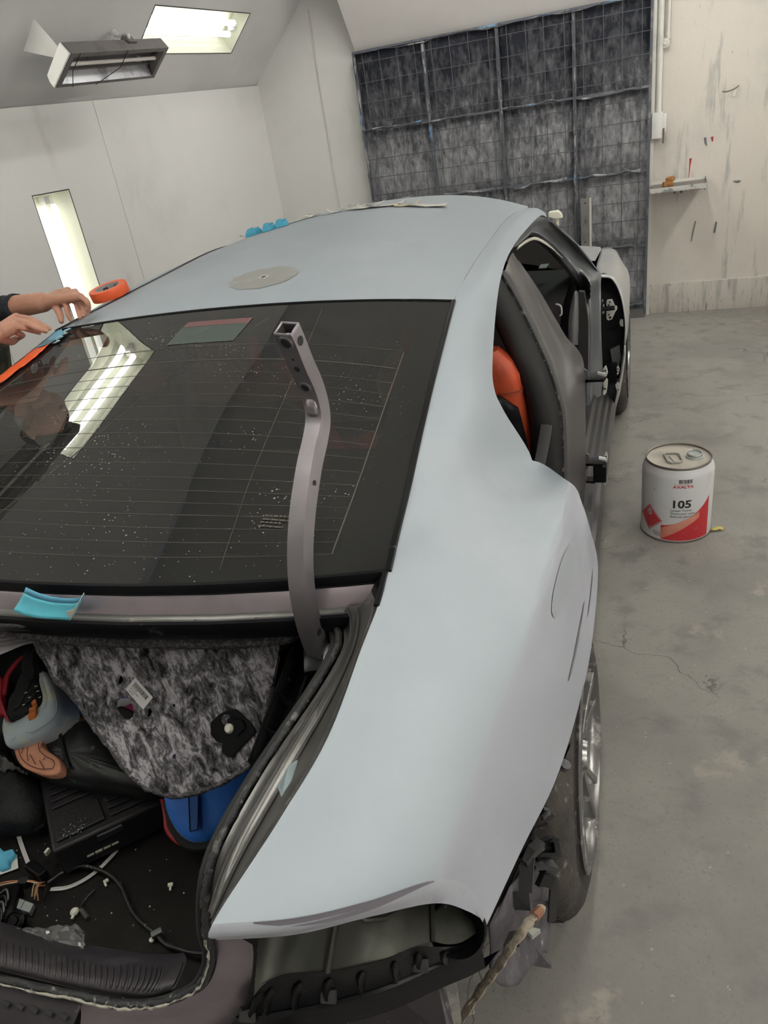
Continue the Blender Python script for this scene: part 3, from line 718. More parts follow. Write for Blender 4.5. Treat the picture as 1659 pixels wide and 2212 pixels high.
M_flank = mat('lilac_flank_primer', (.335, .345, .39), .6, spec=.3, var=[(3, .45, .75, (.365, .37, .42)), (8, .6, .8, (.31, .32, .36), (1, .5, .5))])
qb = MB().grid(q_full, skip=sk); nc = len(q_full[0]); qb.m = [1 if min(f) // nc >= 3 * NU else 0 for f in qb.f]
qb.build('quarter_panel', [M_primer, M_flank], car, smooth=50)
lab(bpy.data.objects['quarter_panel'], 'pale grey primed right rear quarter panel')
q_left = mirg(q_full)
MB().grid(q_left, skip=sk).build('quarter_panel', M_primer, car, smooth=50)
# rear lip with its sanded-through edge
lip = [[r_[j] for r_ in q_full] for j in range(0, NV + 1)]
MB().grid(lip).build('tail_lip', mat('lilac_primer', (.345, .355, .40), .5, var=[(14, .58, .75, (.29, .285, .32), (1, 1, 1))]), car, smooth=50)
MB().grid(mirg(lip)).build('tail_lip', M_primer, car, smooth=50)
edge = [r_[NV] for r_ in q_full]
be = MB(); n_ = len(edge); pts = edge[3:int(n_ * .62)]
be.grid([[p + Vector((.0, -.0016, .0012)), p + (lip[4][k + 3] - p) * (.9 * math.sin(math.pi * k / (len(pts) - 1)) + .02) + Vector((0, -.002, 0))] for k, p in enumerate(pts)])
be.build('sanded_edge', M_bare, car, smooth=60)
# underside return of the lip
MB().grid([lip[0], [p + Vector((-.01, .05, -.012)) for p in lip[0]]]).build('lip_return', M_gun, car, smooth=60)
# wheel arch return and jamb flange
MB().grid([[r_[j] for r_ in q_full[-1:]] + [q_full[-1][j] + Vector((-.03, 0, .004)), q_full[-1][j] + Vector((-.05, 0, .05))] for j in range(NV, 6 * NV + 1)]).build('arch_return', M_blackm, car, smooth=60)
dl = [q_full[i][js] for i in range(2 * NU, 5 * NU + 1)]
MB().grid([dl, [p + Vector((-.006, .006, -.025)) for p in dl], [p + Vector((-.02, .012, -.06)) for p in dl]]).build('door_flange', M_gundark, car, smooth=60)
pl = [q_full[2 * NU][j] for j in range(js, len(q_full[0]))]
MB().grid([pl, [p + Vector((-.014, .018, -.014)) for p in pl], [p + Vector((-.045, .02, -.02)) for p in pl]]).build('pillar_flange', M_gundark, car, smooth=60)
# faint sanding patches on the flank
def patch_on(u0, u1, v0, v1, nm='sanding_patch', m=None):
    rows = []
    for a in range(9):
        row = []
        for b in range(9):
            fa, fb = a / 8 - .5, b / 8 - .5
            u = (u0 + u1) / 2 + (u1 - u0) * fa * math.sqrt(max(0, 1 - 2 * fb * fb)); v = (v0 + v1) / 2 + (v1 - v0) * fb * math.sqrt(max(0, 1 - 2 * fa * fa))
            i = int(u); j = int(v); i = min(i, len(q_full) - 2); j = min(j, len(q_full[0]) - 2); fu, fv = u - i, v - j
            p = (q_full[i][j] * (1 - fu) + q_full[i + 1][j] * fu) * (1 - fv) + (q_full[i][j + 1] * (1 - fu) + q_full[i + 1][j + 1] * fu) * fv
            row.append(p + Vector((.0012, -.0004, .0010)))
        rows.append(row)
    MB().grid(rows).build(nm, m or M_sandp, car, smooth=180)
M_sandp = mat('sanding_patch', (.295, .315, .345), .55)
patch_on(19.5, 22.5, 31, 38)
patch_on(26.2, 26.6, 26, 33, 'bare_streak', M_bare)
patch_on(27.7, 27.95, 32, 36, 'bare_streak', M_bare)

# ---- roof
RB = [Vector((-.62 + 1.24 * k / 8, 0, 0)) for k in range(9)]
def roof_row(z0, y0, zc, yc, hw, n=12):
    out = []
    for k in range(n + 1):
        u = -1 + 2 * k / n; q = 1 - abs(u) ** 2.4
        out.append(Vector((hw * u, y0 + (yc - y0) * (1 - u * u), z0 + (zc - z0) * q)))
    return out
seam = [Vector(p) for p in PA[3:]]
seam = seam[:5]
cen = [(.578, 1.322), (.80, 1.361), (1.10, 1.396), (1.50, 1.421), (1.86, 1.424)]
rr_ = [roof_row(s_.z, s_.y, c_[1], c_[0], s_.x) for s_, c_ in zip(seam, cen)]
rr_.append(roof_row(1.315, 2.10, 1.395, 2.24, .585)); rr_.append(roof_row(1.27, 2.22, 1.34, 2.42, .575))
roof = surf(rr_, 6, 3)
MB().grid(roof).build('roof_panel', M_primer, car, smooth=80)
sd = MB(); sd.tube([p + Vector((.001, 0, -.001)) for p in cr(seam, 6)], .0022, 6); sd.build('roof_seam', M_bare, car)
MB().tube([p + Vector((-.001, 0, -.001)) for p in mir(cr(seam, 6))], .0022, 6).build('roof_seam', M_bare, car)
MB().tube([p + Vector((-.012, 0, -.004)) for p in mir(cr(seam, 6))], .007, 8).build('roof_moulding', M_blackp, car)
# antenna patch: bare filler oval and square hole
def on_roof(x, y, h=.0):
    best = None
    for i in range(len(roof) - 1):
        for j in range(len(roof[0]) - 1):
            a, b, c_, d = roof[i][j], roof[i][j + 1], roof[i + 1][j], roof[i + 1][j + 1]
            if min(a.x, c_.x) - 1e-6 <= x <= max(b.x, d.x) + 1e-6 and min(a.y, b.y) - 1e-6 <= y <= max(c_.y, d.y) + 1e-6:
                u = (x - a.x) / max(b.x - a.x, 1e-6); y0 = a.y + (b.y - a.y) * u; y1 = c_.y + (d.y - c_.y) * u
                if y0 - 1e-4 <= y <= y1 + 1e-4:
                    v = (y - y0) / max(y1 - y0, 1e-6)
                    return Vector((x, y, (a.z * (1 - u) + b.z * u) * (1 - v) + (c_.z * (1 - u) + d.z * u) * v + h))
    return Vector((x, y, 1.4 + h))
ac = (-.020, .775)
rows = []
for a in range(0, 6):
    rows.append([on_roof(ac[0] + .112 * (a / 5) * math.cos(k * math.pi / 14) * (1 + .07 * math.sin(3 * k)), ac[1] + .088 * (a / 5) * math.sin(k * math.pi / 14) * (1 + .06 * math.cos(2 * k)), .0012) for k in range(29)])
MB().grid(rows).build('antenna_patch', mat('bare_filler', (.27, .268, .25), .5, var=[(14, .5, .75, (.33, .33, .315))]), car, smooth=180)
hp_ = [on_roof(ac[0] + .012 * a, ac[1] + .010 * b, .0018) for a, b in ((-1, -.7), (.6, -1), (1, .7), (-.6, 1))]
MB().add(hp_, [(0, 1, 2, 3)]).build('antenna_hole', M_blackm, car, smooth=0)
me_ = MB(); me_.tube(hp_ + [hp_[0]], .0012, 5); me_.build('hole_edge', mat('bright_edge', (.6, .6, .58), .4), car)

# ---- rear window
ge = [Vector(p) for p in QA[6:9] + PA[:4]]            # right glass edge, bottom to top
gc = [Vector((0, -.497, 1.118)), Vector((0, -.34, 1.147)), Vector((0, -.19, 1.1748)), Vector((0, .02, 1.2141)), Vector((0, .22, 1.2521)), Vector((0, .40, 1.2863)), Vector((0, .570, 1.3195))]
ge_in = []
def glass_grid(nw=14, inset=0.0, dz=0.0):
    E_ = cr(ge, 4); C_ = cr(gc, 4); rows = []
    for e, c_ in zip(E_, C_):
        row = []
        for k in range(nw + 1):
            u = -1 + 2 * k / nw; q = 1 - abs(u) ** 2.2; x = e.x * u * (1 - inset)
            row.append(Vector((x, e.y + (c_.y - e.y) * q, e.z + (c_.z - e.z) * q + dz)))
        rows.append(row)
    return rows
GG = glass_grid(24)
def gpt(u, v, h=0.0):
    """u -1..1 across, v 0 (bottom) .. 1 (top)"""
    fi = v * (len(GG) - 1); i = min(int(fi), len(GG) - 2); a = fi - i
    fj = (u + 1) / 2 * 24; j = min(max(int(fj), 0), 23); b = fj - j
    p = (GG[i][j] * (1 - b) + GG[i][j + 1] * b) * (1 - a) + (GG[i + 1][j] * (1 - b) + GG[i + 1][j + 1] * b) * a
    return p + Vector((0, -.17, .98)) * h
def glass_material():
    m = bpy.data.materials.new('tinted_glass'); m.use_nodes = True; nt = m.node_tree; N = nt.nodes; L = nt.links
    for n in list(N):
        if n.type != 'OUTPUT_MATERIAL': N.remove(n)
    out = N['Material Output']
    tr = N.new('ShaderNodeBsdfTransparent'); tr.inputs[0].default_value = (.17, .175, .165, 1)
    gl = N.new('ShaderNodeBsdfGlossy'); gl.inputs['Roughness'].default_value = .012; gl.inputs[0].default_value = (1, 1, 1, 1)
    fr = N.new('ShaderNodeFresnel'); fr.inputs[0].default_value = 1.52
    mx = N.new('ShaderNodeMixShader'); L.new(fr.outputs[0], mx.inputs[0]); L.new(tr.outputs[0], mx.inputs[1]); L.new(gl.outputs[0], mx.inputs[2])
    df = N.new('ShaderNodeBsdfDiffuse'); df.inputs[0].default_value = (.42, .42, .40, 1)
    tc = N.new('ShaderNodeTexCoord'); vo = N.new('ShaderNodeTexVoronoi'); vo.inputs['Scale'].default_value = 150; L.new(tc.outputs['Object'], vo.inputs['Vector'])
    nz = N.new('ShaderNodeTexNoise'); nz.inputs['Scale'].default_value = 4; nz.inputs['Detail'].default_value = 4; L.new(tc.outputs['Object'], nz.inputs['Vector'])
    sb = N.new('ShaderNodeSeparateColor'); L.new(vo.outputs['Color'], sb.inputs[0])
    # speck where the cell's random size beats the distance, thinned by the noise
    sz = N.new('ShaderNodeMapRange'); sz.inputs[1].default_value = .50; sz.inputs[2].default_value = 1; sz.inputs[3].default_value = 0; sz.inputs[4].default_value = .34; L.new(sb.outputs[0], sz.inputs[0])
    nn = N.new('ShaderNodeMapRange'); nn.inputs[1].default_value = .35; nn.inputs[2].default_value = .7; nn.inputs[4].default_value = 1.15; L.new(nz.outputs['Fac'], nn.inputs[0])
    mm = N.new('ShaderNodeMath'); mm.operation = 'MULTIPLY'; L.new(sz.outputs[0], mm.inputs[0]); L.new(nn.outputs[0], mm.inputs[1])
    lt = N.new('ShaderNodeMath'); lt.operation = 'LESS_THAN'; L.new(vo.outputs['Distance'], lt.inputs[0]); L.new(mm.outputs[0], lt.inputs[1])
    ad = N.new('ShaderNodeMath'); ad.operation = 'MULTIPLY_ADD'; ad.inputs[1].default_value = .62; ad.inputs[2].default_value = .03; L.new(lt.outputs[0], ad.inputs[0])
    m2 = N.new('ShaderNodeMixShader'); L.new(ad.outputs[0], m2.inputs[0]); L.new(mx.outputs[0], m2.inputs[1]); L.new(df.outputs[0], m2.inputs[2])
    L.new(m2.outputs[0], out.inputs[0]); return m
M_glass = glass_material()
rw = MB().grid(GG).build('rear_window', M_glass, car, smooth=180)
# ceramic border under the glass
M_frit = mat('ceramic_border', (.012, .012, .012), .4)
fb = MB()
def ring(u0, u1, v0, v1):
    fb.grid([[gpt(u0 + (u1 - u0) * a / 6, v0 + (v1 - v0) * b / 14, -.004) for a in range(7)] for b in range(15)])
ring(.88, 1, 0, 1); ring(-1, -.88, 0, 1)
fb.grid([[gpt(-.88 + 1.76 * a / 24, .03 * b, -.004) for a in range(25)] for b in range(4)])
fb.grid([[gpt(-.88 + 1.76 * a / 24, .93 + .0175 * b, -.004) for a in range(25)] for b in range(5)])
fb.build('ceramic_border', M_frit, rw, smooth=180)
M_line = mat('defroster_line', (.085, .072, .062), .6)
for k in range(16):
    v = .075 + .0415 * k + (.012 if k == 15 else 0)
    ue = .868
    MB().tube([gpt(-ue + 2 * ue * i / 24, v, .0003) for i in range(25)], .00055, 4).build('defroster_line', M_line, rw, smooth=180)
MB().tube([gpt(-.868 + 1.736 * i / 24, .78, .0004) for i in range(25)], .0007, 4).build('defroster_line', M_line, rw, smooth=180)
MB().tube([gpt(-.868 + 1.736 * i / 24, .71, .0004) for i in range(25)], .0011, 4).build('defroster_line', M_line, rw, smooth=180)
for s_ in (-1, 1):
    MB().tube([gpt(.868 * s_, .075 + .70 * i / 12, .0003) for i in range(13)], .0012, 4).build('defroster_bus', M_line, rw, smooth=180)
for uu in ((-.20, .05, .02), (.62, .43, .10)):
    MB().tube([gpt(uu[0] + (uu[1] - uu[0]) * i / 12, .04 + .92 * i / 12, .0004) for i in range(13)], .0006, 4).build('tint_film_seam', M_line, rw, smooth=180)
# third brake lamp behind the clear cut-out at the top
M_cut = mat('lamp_window', (.055, .075, .068), .12, spec=.6)
bl = MB(); bl.grid([[gpt(-.215 + .335 * a / 8 + (.02 * (1 - b) if a == 0 else 0), .80 + .125 * b, .0012) for a in range(9)] for b in (0, .5, 1)])
bl.build('brake_lamp_window', M_cut, rw, smooth=180)
MB().grid([[gpt(-.205 + .325 * a / 8, .895 + .03 * b, .0016) for a in range(9)] for b in (0, 1)]).build('brake_lamp_lens', mat('pink_lens', (.16, .075, .075), .15), rw, smooth=180)
gl_ = ink_lines(((0, .030, .052), (0, .020, .058), (0, .012, .04), (0, .002, .05)), .0045)
gM = Matrix.Translation(gpt(.655, .165, .001)) @ frame((0, 0, 0), (1, -.05, 0), (0, -.17, .98))
place_mesh(gl_, gM); gl_.materials.clear(); gl_.materials.append(M_line); link_mesh('glass_marking', gl_, rw, 0)
# mouldings round the glass
E_ = cr(ge, 5)
MB().tube([p + Vector((.001, 0, .0005)) for p in E_], .0065, 8, flat=.6).build('window_moulding', M_blackp, car)
MB().tube([p + Vector((-.001, 0, .0005)) for p in mir(E_)], .0065, 8, flat=.6).build('window_moulding', M_blackp, car)
MB().tube([gpt(-1 + 2 * i / 24, 1, .0005) for i in range(25)], .0032, 8).build('window_moulding', M_blackp, car)
bt_ = [q_full[0][j] + Vector((-.002, 0, .001)) for j in range(int(5.0 * NV), 6 * NV + 1)]
MB().tube(bt_, .0045, 8, flat=.7).build('window_moulding', M_blackp, car)
bot = [gpt(-1 + 2 * i / 24, 0, .0) for i in range(25)]
MB().sweep(bot, [(-.003, .003), (-.003, -.008), (.004, -.014), (.005, -.010), (.003, .002)], (0, 0, 1)).build('window_moulding', M_blackp, car, smooth=60)

# ---- cowl channel between glass and trunk opening: swept in profile
prof = [(-.002, -.004), (-.003, -.018), (-.005, -.020), (-.013, -.034), (-.017, -.045), (-.022, -.050), (-.030, -.0505), (-.034, -.046), (-.041, -.047), (-.041, -.062), (-.030, -.085)]
xs_ = [-.70, -.6, -.45, -.3, -.15, 0, .15, .3, .45, .58, .66, .70]
def bot_at(x):
    for a, b in zip(bot, bot[1:]):
        if a.x <= x <= b.x: return a.lerp(b, (x - a.x) / (b.x - a.x))
    return bot[-1] if x > 0 else bot[0]
ch = [[bot_at(x) + Vector((0, dy, dz)) for dy, dz in prof] for x in xs_]
c_rows = list(zip(*ch))
MB().grid(c_rows[1:5]).build('cowl_ledge', mat('lilac_gunmetal', (.30, .255, .285), .34, metal=.7, var=[(5, .5, .8, (.22, .19, .21))]), car, smooth=60)
MB().grid(c_rows[4:8]).build('cowl_channel', M_gutter, car, smooth=60)
MB().grid(c_rows[7:]).build('cowl_flange', M_blackp, car, smooth=60)
MB().grid(c_rows[0:2]).build('cowl_step', M_blackm, car, smooth=60)
for px in (-.25, .12, .30, .42, .52):
    b = bot_at(px) + Vector((0, -.026, -.0498))
    MB().lathe([(.0032, 0), (.0026, .0012), (.002, .0004)], 12, Matrix.Translation(b)).build('drain_hole', mat('drain_ring', (.11, .105, .10), .5), car)


# ---- trunk opening gutter along the right side, weatherstrip, rear panel
gin = [(0.053, -0.540, 1.058), (0.227, -0.513, 1.056), (0.391, -0.489, 1.055), (0.516, -0.471, 1.055), (0.590, -0.454, 1.055), (0.619, -0.449, 1.055), (0.641, -0.459, 1.053), (0.658, -0.490, 1.050), (0.661, -0.528, 1.047), (0.656, -0.582, 1.042), (0.649, -0.632, 1.037), (0.638, -0.704, 1.030), (0.629, -0.762, 1.020), (0.624, -0.805, 1.010), (0.623, -0.832, 1.000), (0.624, -0.853, 0.985), (0.622, -0.865, 0.960), (0.620, -0.874, 0.930), (0.620, -0.878, 0.900), (0.608, -0.881, 0.865), (0.593, -0.889, 0.840), (0.570, -0.895, 0.822), (0.539, -0.903, 0.806), (0.504, -0.911, 0.797), (0.463, -0.915, 0.792), (0.420, -0.917, 0.790), (0.354, -0.921, 0.788), (0.286, -0.925, 0.787), (0.190, -0.929, 0.785)]
strip = cr([Vector(p) for p in gin], 5)
rs_ = random.Random(11)
MB().tube([p + Vector((rs_.uniform(-.0012, .0012),) * 3) for p in strip], [.0054 * rs_.uniform(.82, 1.1) for _ in strip], 9).build('trunk_seal', M_seal, car, smooth=180)
sl = [p + Vector((-.012, .004, -.010)) for p in strip]
MB().tube(sl, .0055, 7).build('seal_lip', M_blackm, car, smooth=180)
# side gutter: inner edge follows the seal, outer edge meets the quarter panel
gi = [(0.628, -0.443, 1.052), (0.649, -0.454, 1.050), (0.666, -0.489, 1.047), (0.669, -0.529, 1.044), (0.664, -0.582, 1.039), (0.656, -0.634, 1.034), (0.644, -0.705, 1.027), (0.636, -0.763, 1.017), (0.631, -0.806, 1.007), (0.629, -0.831, 0.997), (0.630, -0.851, 0.982), (0.628, -0.863, 0.957)]
go = [(0.720, -0.474, 1.100), (0.723, -0.503, 1.100), (0.726, -0.531, 1.100), (0.727, -0.570, 1.100), (0.728, -0.640, 1.093), (0.734, -0.716, 1.088), (0.726, -0.781, 1.083), (0.721, -0.827, 1.080), (0.716, -0.871, 1.078), (0.709, -0.895, 1.075), (0.705, -0.913, 1.075), (0.704, -0.929, 1.070)]
gi = [Vector(p) for p in gi]; go = [p + Vector((-.001, 0, -.001)) for p in resample([q_full[0][j] for j in range(int(5.4 * NV), NV - 1, -1)], 12)]
rowsG = []
for f, dz in ((0, .002), (.10, -.004), (.22, -.002), (.32, .006), (.42, .007), (.52, -.004), (.66, -.006), (.82, -.004), (.94, -.003), (1, 0)):
    rowsG.append([a.lerp(b, f) + Vector((0, 0, dz)) for a, b in zip(gi, go)])
MB().grid(surf(rowsG, 2, 5)).build('trunk_gutter', M_gutter, car, smooth=60)
MB().grid(mirg(surf(rowsG, 2, 5))).build('trunk_gutter', M_gutter, car, smooth=60)
for f_, nm_ in ((.34, 'gutter_ridge'), (.54, 'gutter_ridge'), (.93, 'gutter_ridge')):
    MB().tube([a.lerp(b, f_) + Vector((0, 0, .006 if f_ < .5 else -.002)) for a, b in zip(cr(gi, 4), cr(go, 4))], .0022, 6).build(nm_, M_gutter, car)
# corner plate between cowl and quarter panel
MB().grid([[(0.552, -0.404, 1.060), (0.590, -0.396, 1.062), (0.650, -0.399, 1.075), (0.711, -0.421, 1.110)], [(0.578, -0.438, 1.055), (0.609, -0.426, 1.055), (0.665, -0.430, 1.070), (0.720, -0.454, 1.105)], [(0.608, -0.446, 1.050), (0.633, -0.444, 1.050), (0.678, -0.458, 1.070), (0.720, -0.476, 1.100)]]).build('cowl_corner', mat('sealer_plate', (.075, .073, .07), .5, metal=.3, var=[(16, .5, .62, (.14, .135, .13))], bump=(30, .5)), car, smooth=60)
MB().prism([(0.683, -0.404, 1.095), (0.717, -0.422, 1.126), (0.726, -0.477, 1.108)], (0, 0, -.02)).build('corner_gusset', M_blackp, car, smooth=0)
# clear tape scraps on the gutter
MB().prism([(0.707, -0.758, 1.090), (0.715, -0.748, 1.090), (0.718, -0.775, 1.086), (0.715, -0.796, 1.085), (0.702, -0.780, 1.080)], (0, 0, .001)).build('tape_scrap', mat('clear_tape', (.16, .20, .215), .2), car, smooth=0)
# rear body panel wrapping from the gutter end down to the sill
rp0 = [(0.626, -0.862, 0.955), (0.625, -0.871, 0.925), (0.623, -0.874, 0.893), (0.612, -0.878, 0.858), (0.596, -0.887, 0.832), (0.571, -0.895, 0.815), (0.539, -0.905, 0.799), (0.503, -0.913, 0.790), (0.462, -0.917, 0.785), (0.418, -0.918, 0.782)]
rp1 = [(0.667, -0.884, 0.965), (0.662, -0.878, 0.930), (0.652, -0.874, 0.885), (0.639, -0.874, 0.845), (0.613, -0.880, 0.800), (0.579, -0.891, 0.775), (0.544, -0.901, 0.762), (0.497, -0.914, 0.752), (0.450, -0.921, 0.748), (0.403, -0.924, 0.745)]
rp2 = [(0.695, -0.889, 0.960), (0.683, -0.881, 0.925), (0.663, -0.872, 0.870), (0.645, -0.869, 0.820), (0.621, -0.870, 0.765), (0.574, -0.879, 0.700), (0.525, -0.896, 0.680), (0.467, -0.912, 0.650), (0.410, -0.924, 0.650), (0.360, -0.930, 0.650)]
R3 = [[Vector(p) for p in r_] for r_ in (rp0, rp1, rp2)]
mid = [a.lerp(b, .5) + Vector((0, 0, .006)) for a, b in zip(R3[0], R3[1])]
M_rear = mat('lilac_gunmetal_rear', (.34, .285, .33), .28, metal=.7, var=[(4, .45, .75, (.24, .20, .235)), (50, .68, .74, (.4, .39, .39))])
MB().grid(surf([R3[0], mid, R3[1], R3[2]], 4, 5)).build('rear_panel', M_rear, car, smooth=70)
# trunk sill: sheet to the left of the corner with its row of slots and black step
sil_o = [(0.418, -0.918, 0.782), (0.352, -0.922, 0.780), (0.284, -0.926, 0.779), (0.188, -0.932, 0.777)]
st1 = [Vector(p) + Vector((0, -.035, -.012)) for p in sil_o]; st2 = [Vector(p) + Vector((0, -.055, -.03)) for p in sil_o]; st3 = [Vector(p) + Vector((0, -.11, -.045)) for p in sil_o]; st4 = [Vector(p) + Vector((0, -.13, -.12)) for p in sil_o]
M_sill = mat('sill_dark_paint', (.045, .040, .044), .35, metal=.5, var=[(40, .62, .72, (.16, .15, .15))])
MB().grid([[Vector(p) for p in sil_o], st1, st2, st3, st4]).build('sill_panel', M_sill, car, smooth=40)
res = [p + Vector((0, -.006, .0025)) for p in strip[86:]]
MB().tube([p + Vector((rs_.uniform(-.001, .001), rs_.uniform(-.0015, .001), rs_.uniform(-.001, .001))) for p in res], [.0017 * rs_.uniform(.3, 1.3) for _ in res], 6).build('sealer_residue', mat('sealer_residue', (.33, .31, .26), .8, var=[(60, .5, .6, (.14, .13, .11))]), car)
for k in range(6):
    p = Vector(sil_o[0]).lerp(Vector(sil_o[2]), .12 + k * .17) + Vector((0, -.020, -.004))
    MB().box(p, (.012, .005, .004), Euler((R(18), 0, R(-10)))).build('sill_slot', M_blackm, car, smooth=0)
MB().tube([Vector(p) + Vector((.02, -.10, -.034)) for p in sil_o[:1]] + [p + Vector((0, .01, .012)) for p in st3], .011, 8).build('bumper_rail', M_sill, car)
# scuff plate with pressed ribs, inside the seal
sp0 = [(0.467, -0.795, 0.700), (0.424, -0.809, 0.705), (0.324, -0.820, 0.705), (0.220, -0.822, 0.705), (0.089, -0.823, 0.705)]
sp1 = [(0.515, -0.833, 0.765), (0.482, -0.850, 0.770), (0.388, -0.863, 0.770), (0.289, -0.866, 0.770), (0.168, -0.866, 0.770)]
sp2 = [(0.530, -0.860, 0.785), (0.503, -0.877, 0.790), (0.417, -0.889, 0.790), (0.323, -0.893, 0.790), (0.208, -0.895, 0.790)]
sp3 = [(0.531, -0.880, 0.786), (0.500, -0.895, 0.787), (0.427, -0.905, 0.787), (0.336, -0.910, 0.787), (0.226, -0.914, 0.787)]
sp4 = [(0.510, -0.876, 0.760), (0.482, -0.888, 0.760), (0.412, -0.898, 0.760), (0.317, -0.903, 0.760), (0.205, -0.907, 0.760)]
SP = surf([[Vector(p) for p in r_] for r_ in (sp0, sp1, sp2, sp3, sp4)], 4, 6)
M_scuff = mat('scuff_plastic', (.030, .026, .029), .48, var=[(18, .55, .7, (.06, .055, .06)), (90, .66, .74, (.2, .2, .2), (1, .25, 1))])
MB().grid(SP).build('scuff_plate', M_scuff, car, smooth=60)
scp = [o for o in COL.objects if o.name == 'scuff_plate'][0]
for k in range(38):
    f = .04 + k * .0245; j = f * (len(SP[0]) - 1); a = int(j); b = j - a
    if a >= len(SP[0]) - 1: break
    col = [SP[i][a].lerp(SP[i][a + 1], b) for i in range(len(SP))]
    pts = col[5:12] if k > 15 else col[4:12]
    MB().tube([p + Vector((0, 0, .0005)) for p in pts], [.0006] + [.0026] * (len(pts) - 2) + [.0006], 6).build('rib', M_scuff, scp)
# ---- tail lamp pocket
M_pocket = mat('pocket_metal', (.04, .04, .034), .42, metal=.45, var=[(6, .45, .7, (.085, .085, .07)), (14, .6, .72, (.03, .03, .03))])
pk_t = [p + Vector((-.012, .045, -.008)) for p in lip[0]]
m0, m1 = 2, len(pk_t) - 1
pk = []
tp = resample(pk_t[m0:], 13)
bt = [Vector(p) for p in ((0.673, -0.893, 0.860), (0.679, -0.878, 0.860), (0.696, -0.863, 0.860), (0.719, -0.855, 0.860), (0.741, -0.846, 0.855), (0.765, -0.834, 0.850), (0.788, -0.819, 0.845), (0.811, -0.802, 0.840), (0.827, -0.782, 0.830), (0.845, -0.765, 0.820), (0.863, -0.758, 0.810), (0.879, -0.745, 0.800), (0.895, -0.720, 0.790))]
for f in (0, .25, .5, .75, 1):
    pk.append([a.lerp(b, f) + Vector((-.02, .055, 0)) * math.sin(math.pi * f) * (1.0 + .5 * math.sin(k * .9)) for k, (a, b) in enumerate(zip(tp, bt))])
MB().grid(surf(pk, 3, 3)).build('lamp_pocket', M_pocket, car, smooth=70)
for k_ in (3, 8):      # pressed step lines in the pocket sheet
    MB().tube([pk[i][k_].lerp(pk[i][k_ + 1], i * .3) + Vector((0, -.003, .002)) for i in range(5)], .004, 6).build('pressed_step', M_pocket, car)
MB().tube([pk[3][j].lerp(pk[2][j], .5 * math.sin(j * .5)) + Vector((0, -.003, .002)) for j in range(2, 11)], .0035, 6).build('pressed_step', M_pocket, car)
# round cup at the outer end
cc_ = Vector((0.871, -0.741, 0.810)); cupM = Matrix.Translation(cc_ + Vector((0, .006, 0))) @ frame((0, 0, 0), (.95, .3, 0), (-.1, -.75, .62))
MB().lathe([(.037, -.03), (.037, .002), (.034, .005), (.031, -.004), (.022, -.022), (0, -.028)], 26, cupM).build('lamp_cup', M_blackp, car, smooth=60)
# ---- bumper support bracket of black plastic with raised ribs
k0 = [(0.670, -0.889, 0.862), (0.680, -0.877, 0.862), (0.698, -0.864, 0.862), (0.721, -0.856, 0.862), (0.743, -0.847, 0.857), (0.767, -0.835, 0.852), (0.790, -0.820, 0.847), (0.813, -0.803, 0.842), (0.833, -0.781, 0.832), (0.857, -0.770, 0.822), (0.880, -0.748, 0.800), (0.897, -0.718, 0.790)]
k1 = [(0.638, -0.884, 0.800), (0.656, -0.875, 0.800), (0.676, -0.864, 0.800), (0.702, -0.853, 0.800), (0.728, -0.841, 0.800), (0.756, -0.828, 0.800), (0.784, -0.812, 0.800), (0.811, -0.793, 0.795), (0.835, -0.774, 0.790), (0.854, -0.760, 0.782), (0.876, -0.743, 0.770), (0.895, -0.720, 0.760)]
k2 = [(0.625, -0.888, 0.775), (0.651, -0.879, 0.775), (0.678, -0.867, 0.775), (0.704, -0.856, 0.775), (0.733, -0.843, 0.775), (0.760, -0.827, 0.772), (0.787, -0.809, 0.768), (0.813, -0.787, 0.762), (0.837, -0.764, 0.757), (0.857, -0.747, 0.752), (0.876, -0.729, 0.745), (0.891, -0.709, 0.735)]
k3 = [Vector(p) + Vector((0, .004, -.055)) for p in k2]; k4 = [Vector(p) + Vector((.01, .05, -.085)) for p in k2]
KG = surf([[Vector(p) for p in r_] for r_ in (k0, k1, k2)], 5, 3)
M_brk = mat('scuffed_black_plastic', (.004, .004, .005), .34, spec=.16, var=[(26, .66, .72, (.06, .06, .06)), (70, .68, .73, (.26, .26, .26))], bump=(60, .05))
MB().grid(KG).build('bumper_bracket', M_brk, car, smooth=60)
bk = [o for o in COL.objects if o.name == 'bumper_bracket'][0]
MB().grid([[Vector(p) for p in resample(k2, 12)], resample(k3, 12), resample(k4, 12)]).build('bracket_skirt', M_brk, bk, smooth=30)
MB().tube([p + Vector((0, 0, .002)) for p in KG[-1]], .0042, 6).build('bracket_edge', M_blackp, bk)
for f in (.10, .18, .30, .42, .53, .64, .75, .86):
    j = int(f * (len(KG[0]) - 1)); j2 = max(j - 1, 0)
    rbp = [KG[i][j].lerp(KG[i][j2], i / 10) + Vector((0, -.002, .003)) for i in range(2, 10)]
    MB().sweep(rbp, [(-.003, -.006), (.003, -.006), (.002, .006), (-.002, .006)], (0, -.5, .85), scale=[.3, 1, 1, 1, 1, 1, .9, .4]).build('rib', M_brk, bk, smooth=30)
for f, g in ((.38, 7), (.70, 6), (.06, 8)):
    j = int(f * (len(KG[0]) - 1)); p = KG[g][j] + Vector((.004, 0, .006))
    MB().box(p + Vector((0, 0, -.002)), (.020, .016, .008), Euler((R(48), 0, R(10))), bev=.002).build('clip_pad', mat('clip_pad_plastic', (.03, .03, .03), .4), bk)
MB().prism([(0.556, -0.836, 0.600), (0.687, -0.807, 0.660), (0.777, -0.755, 0.660), (0.835, -0.722, 0.660), (0.855, -0.762, 0.600), (0.680, -0.839, 0.560)], (0, 0, -.06)).build('rear_crossmember', M_sill, car, smooth=0, bev=.01)
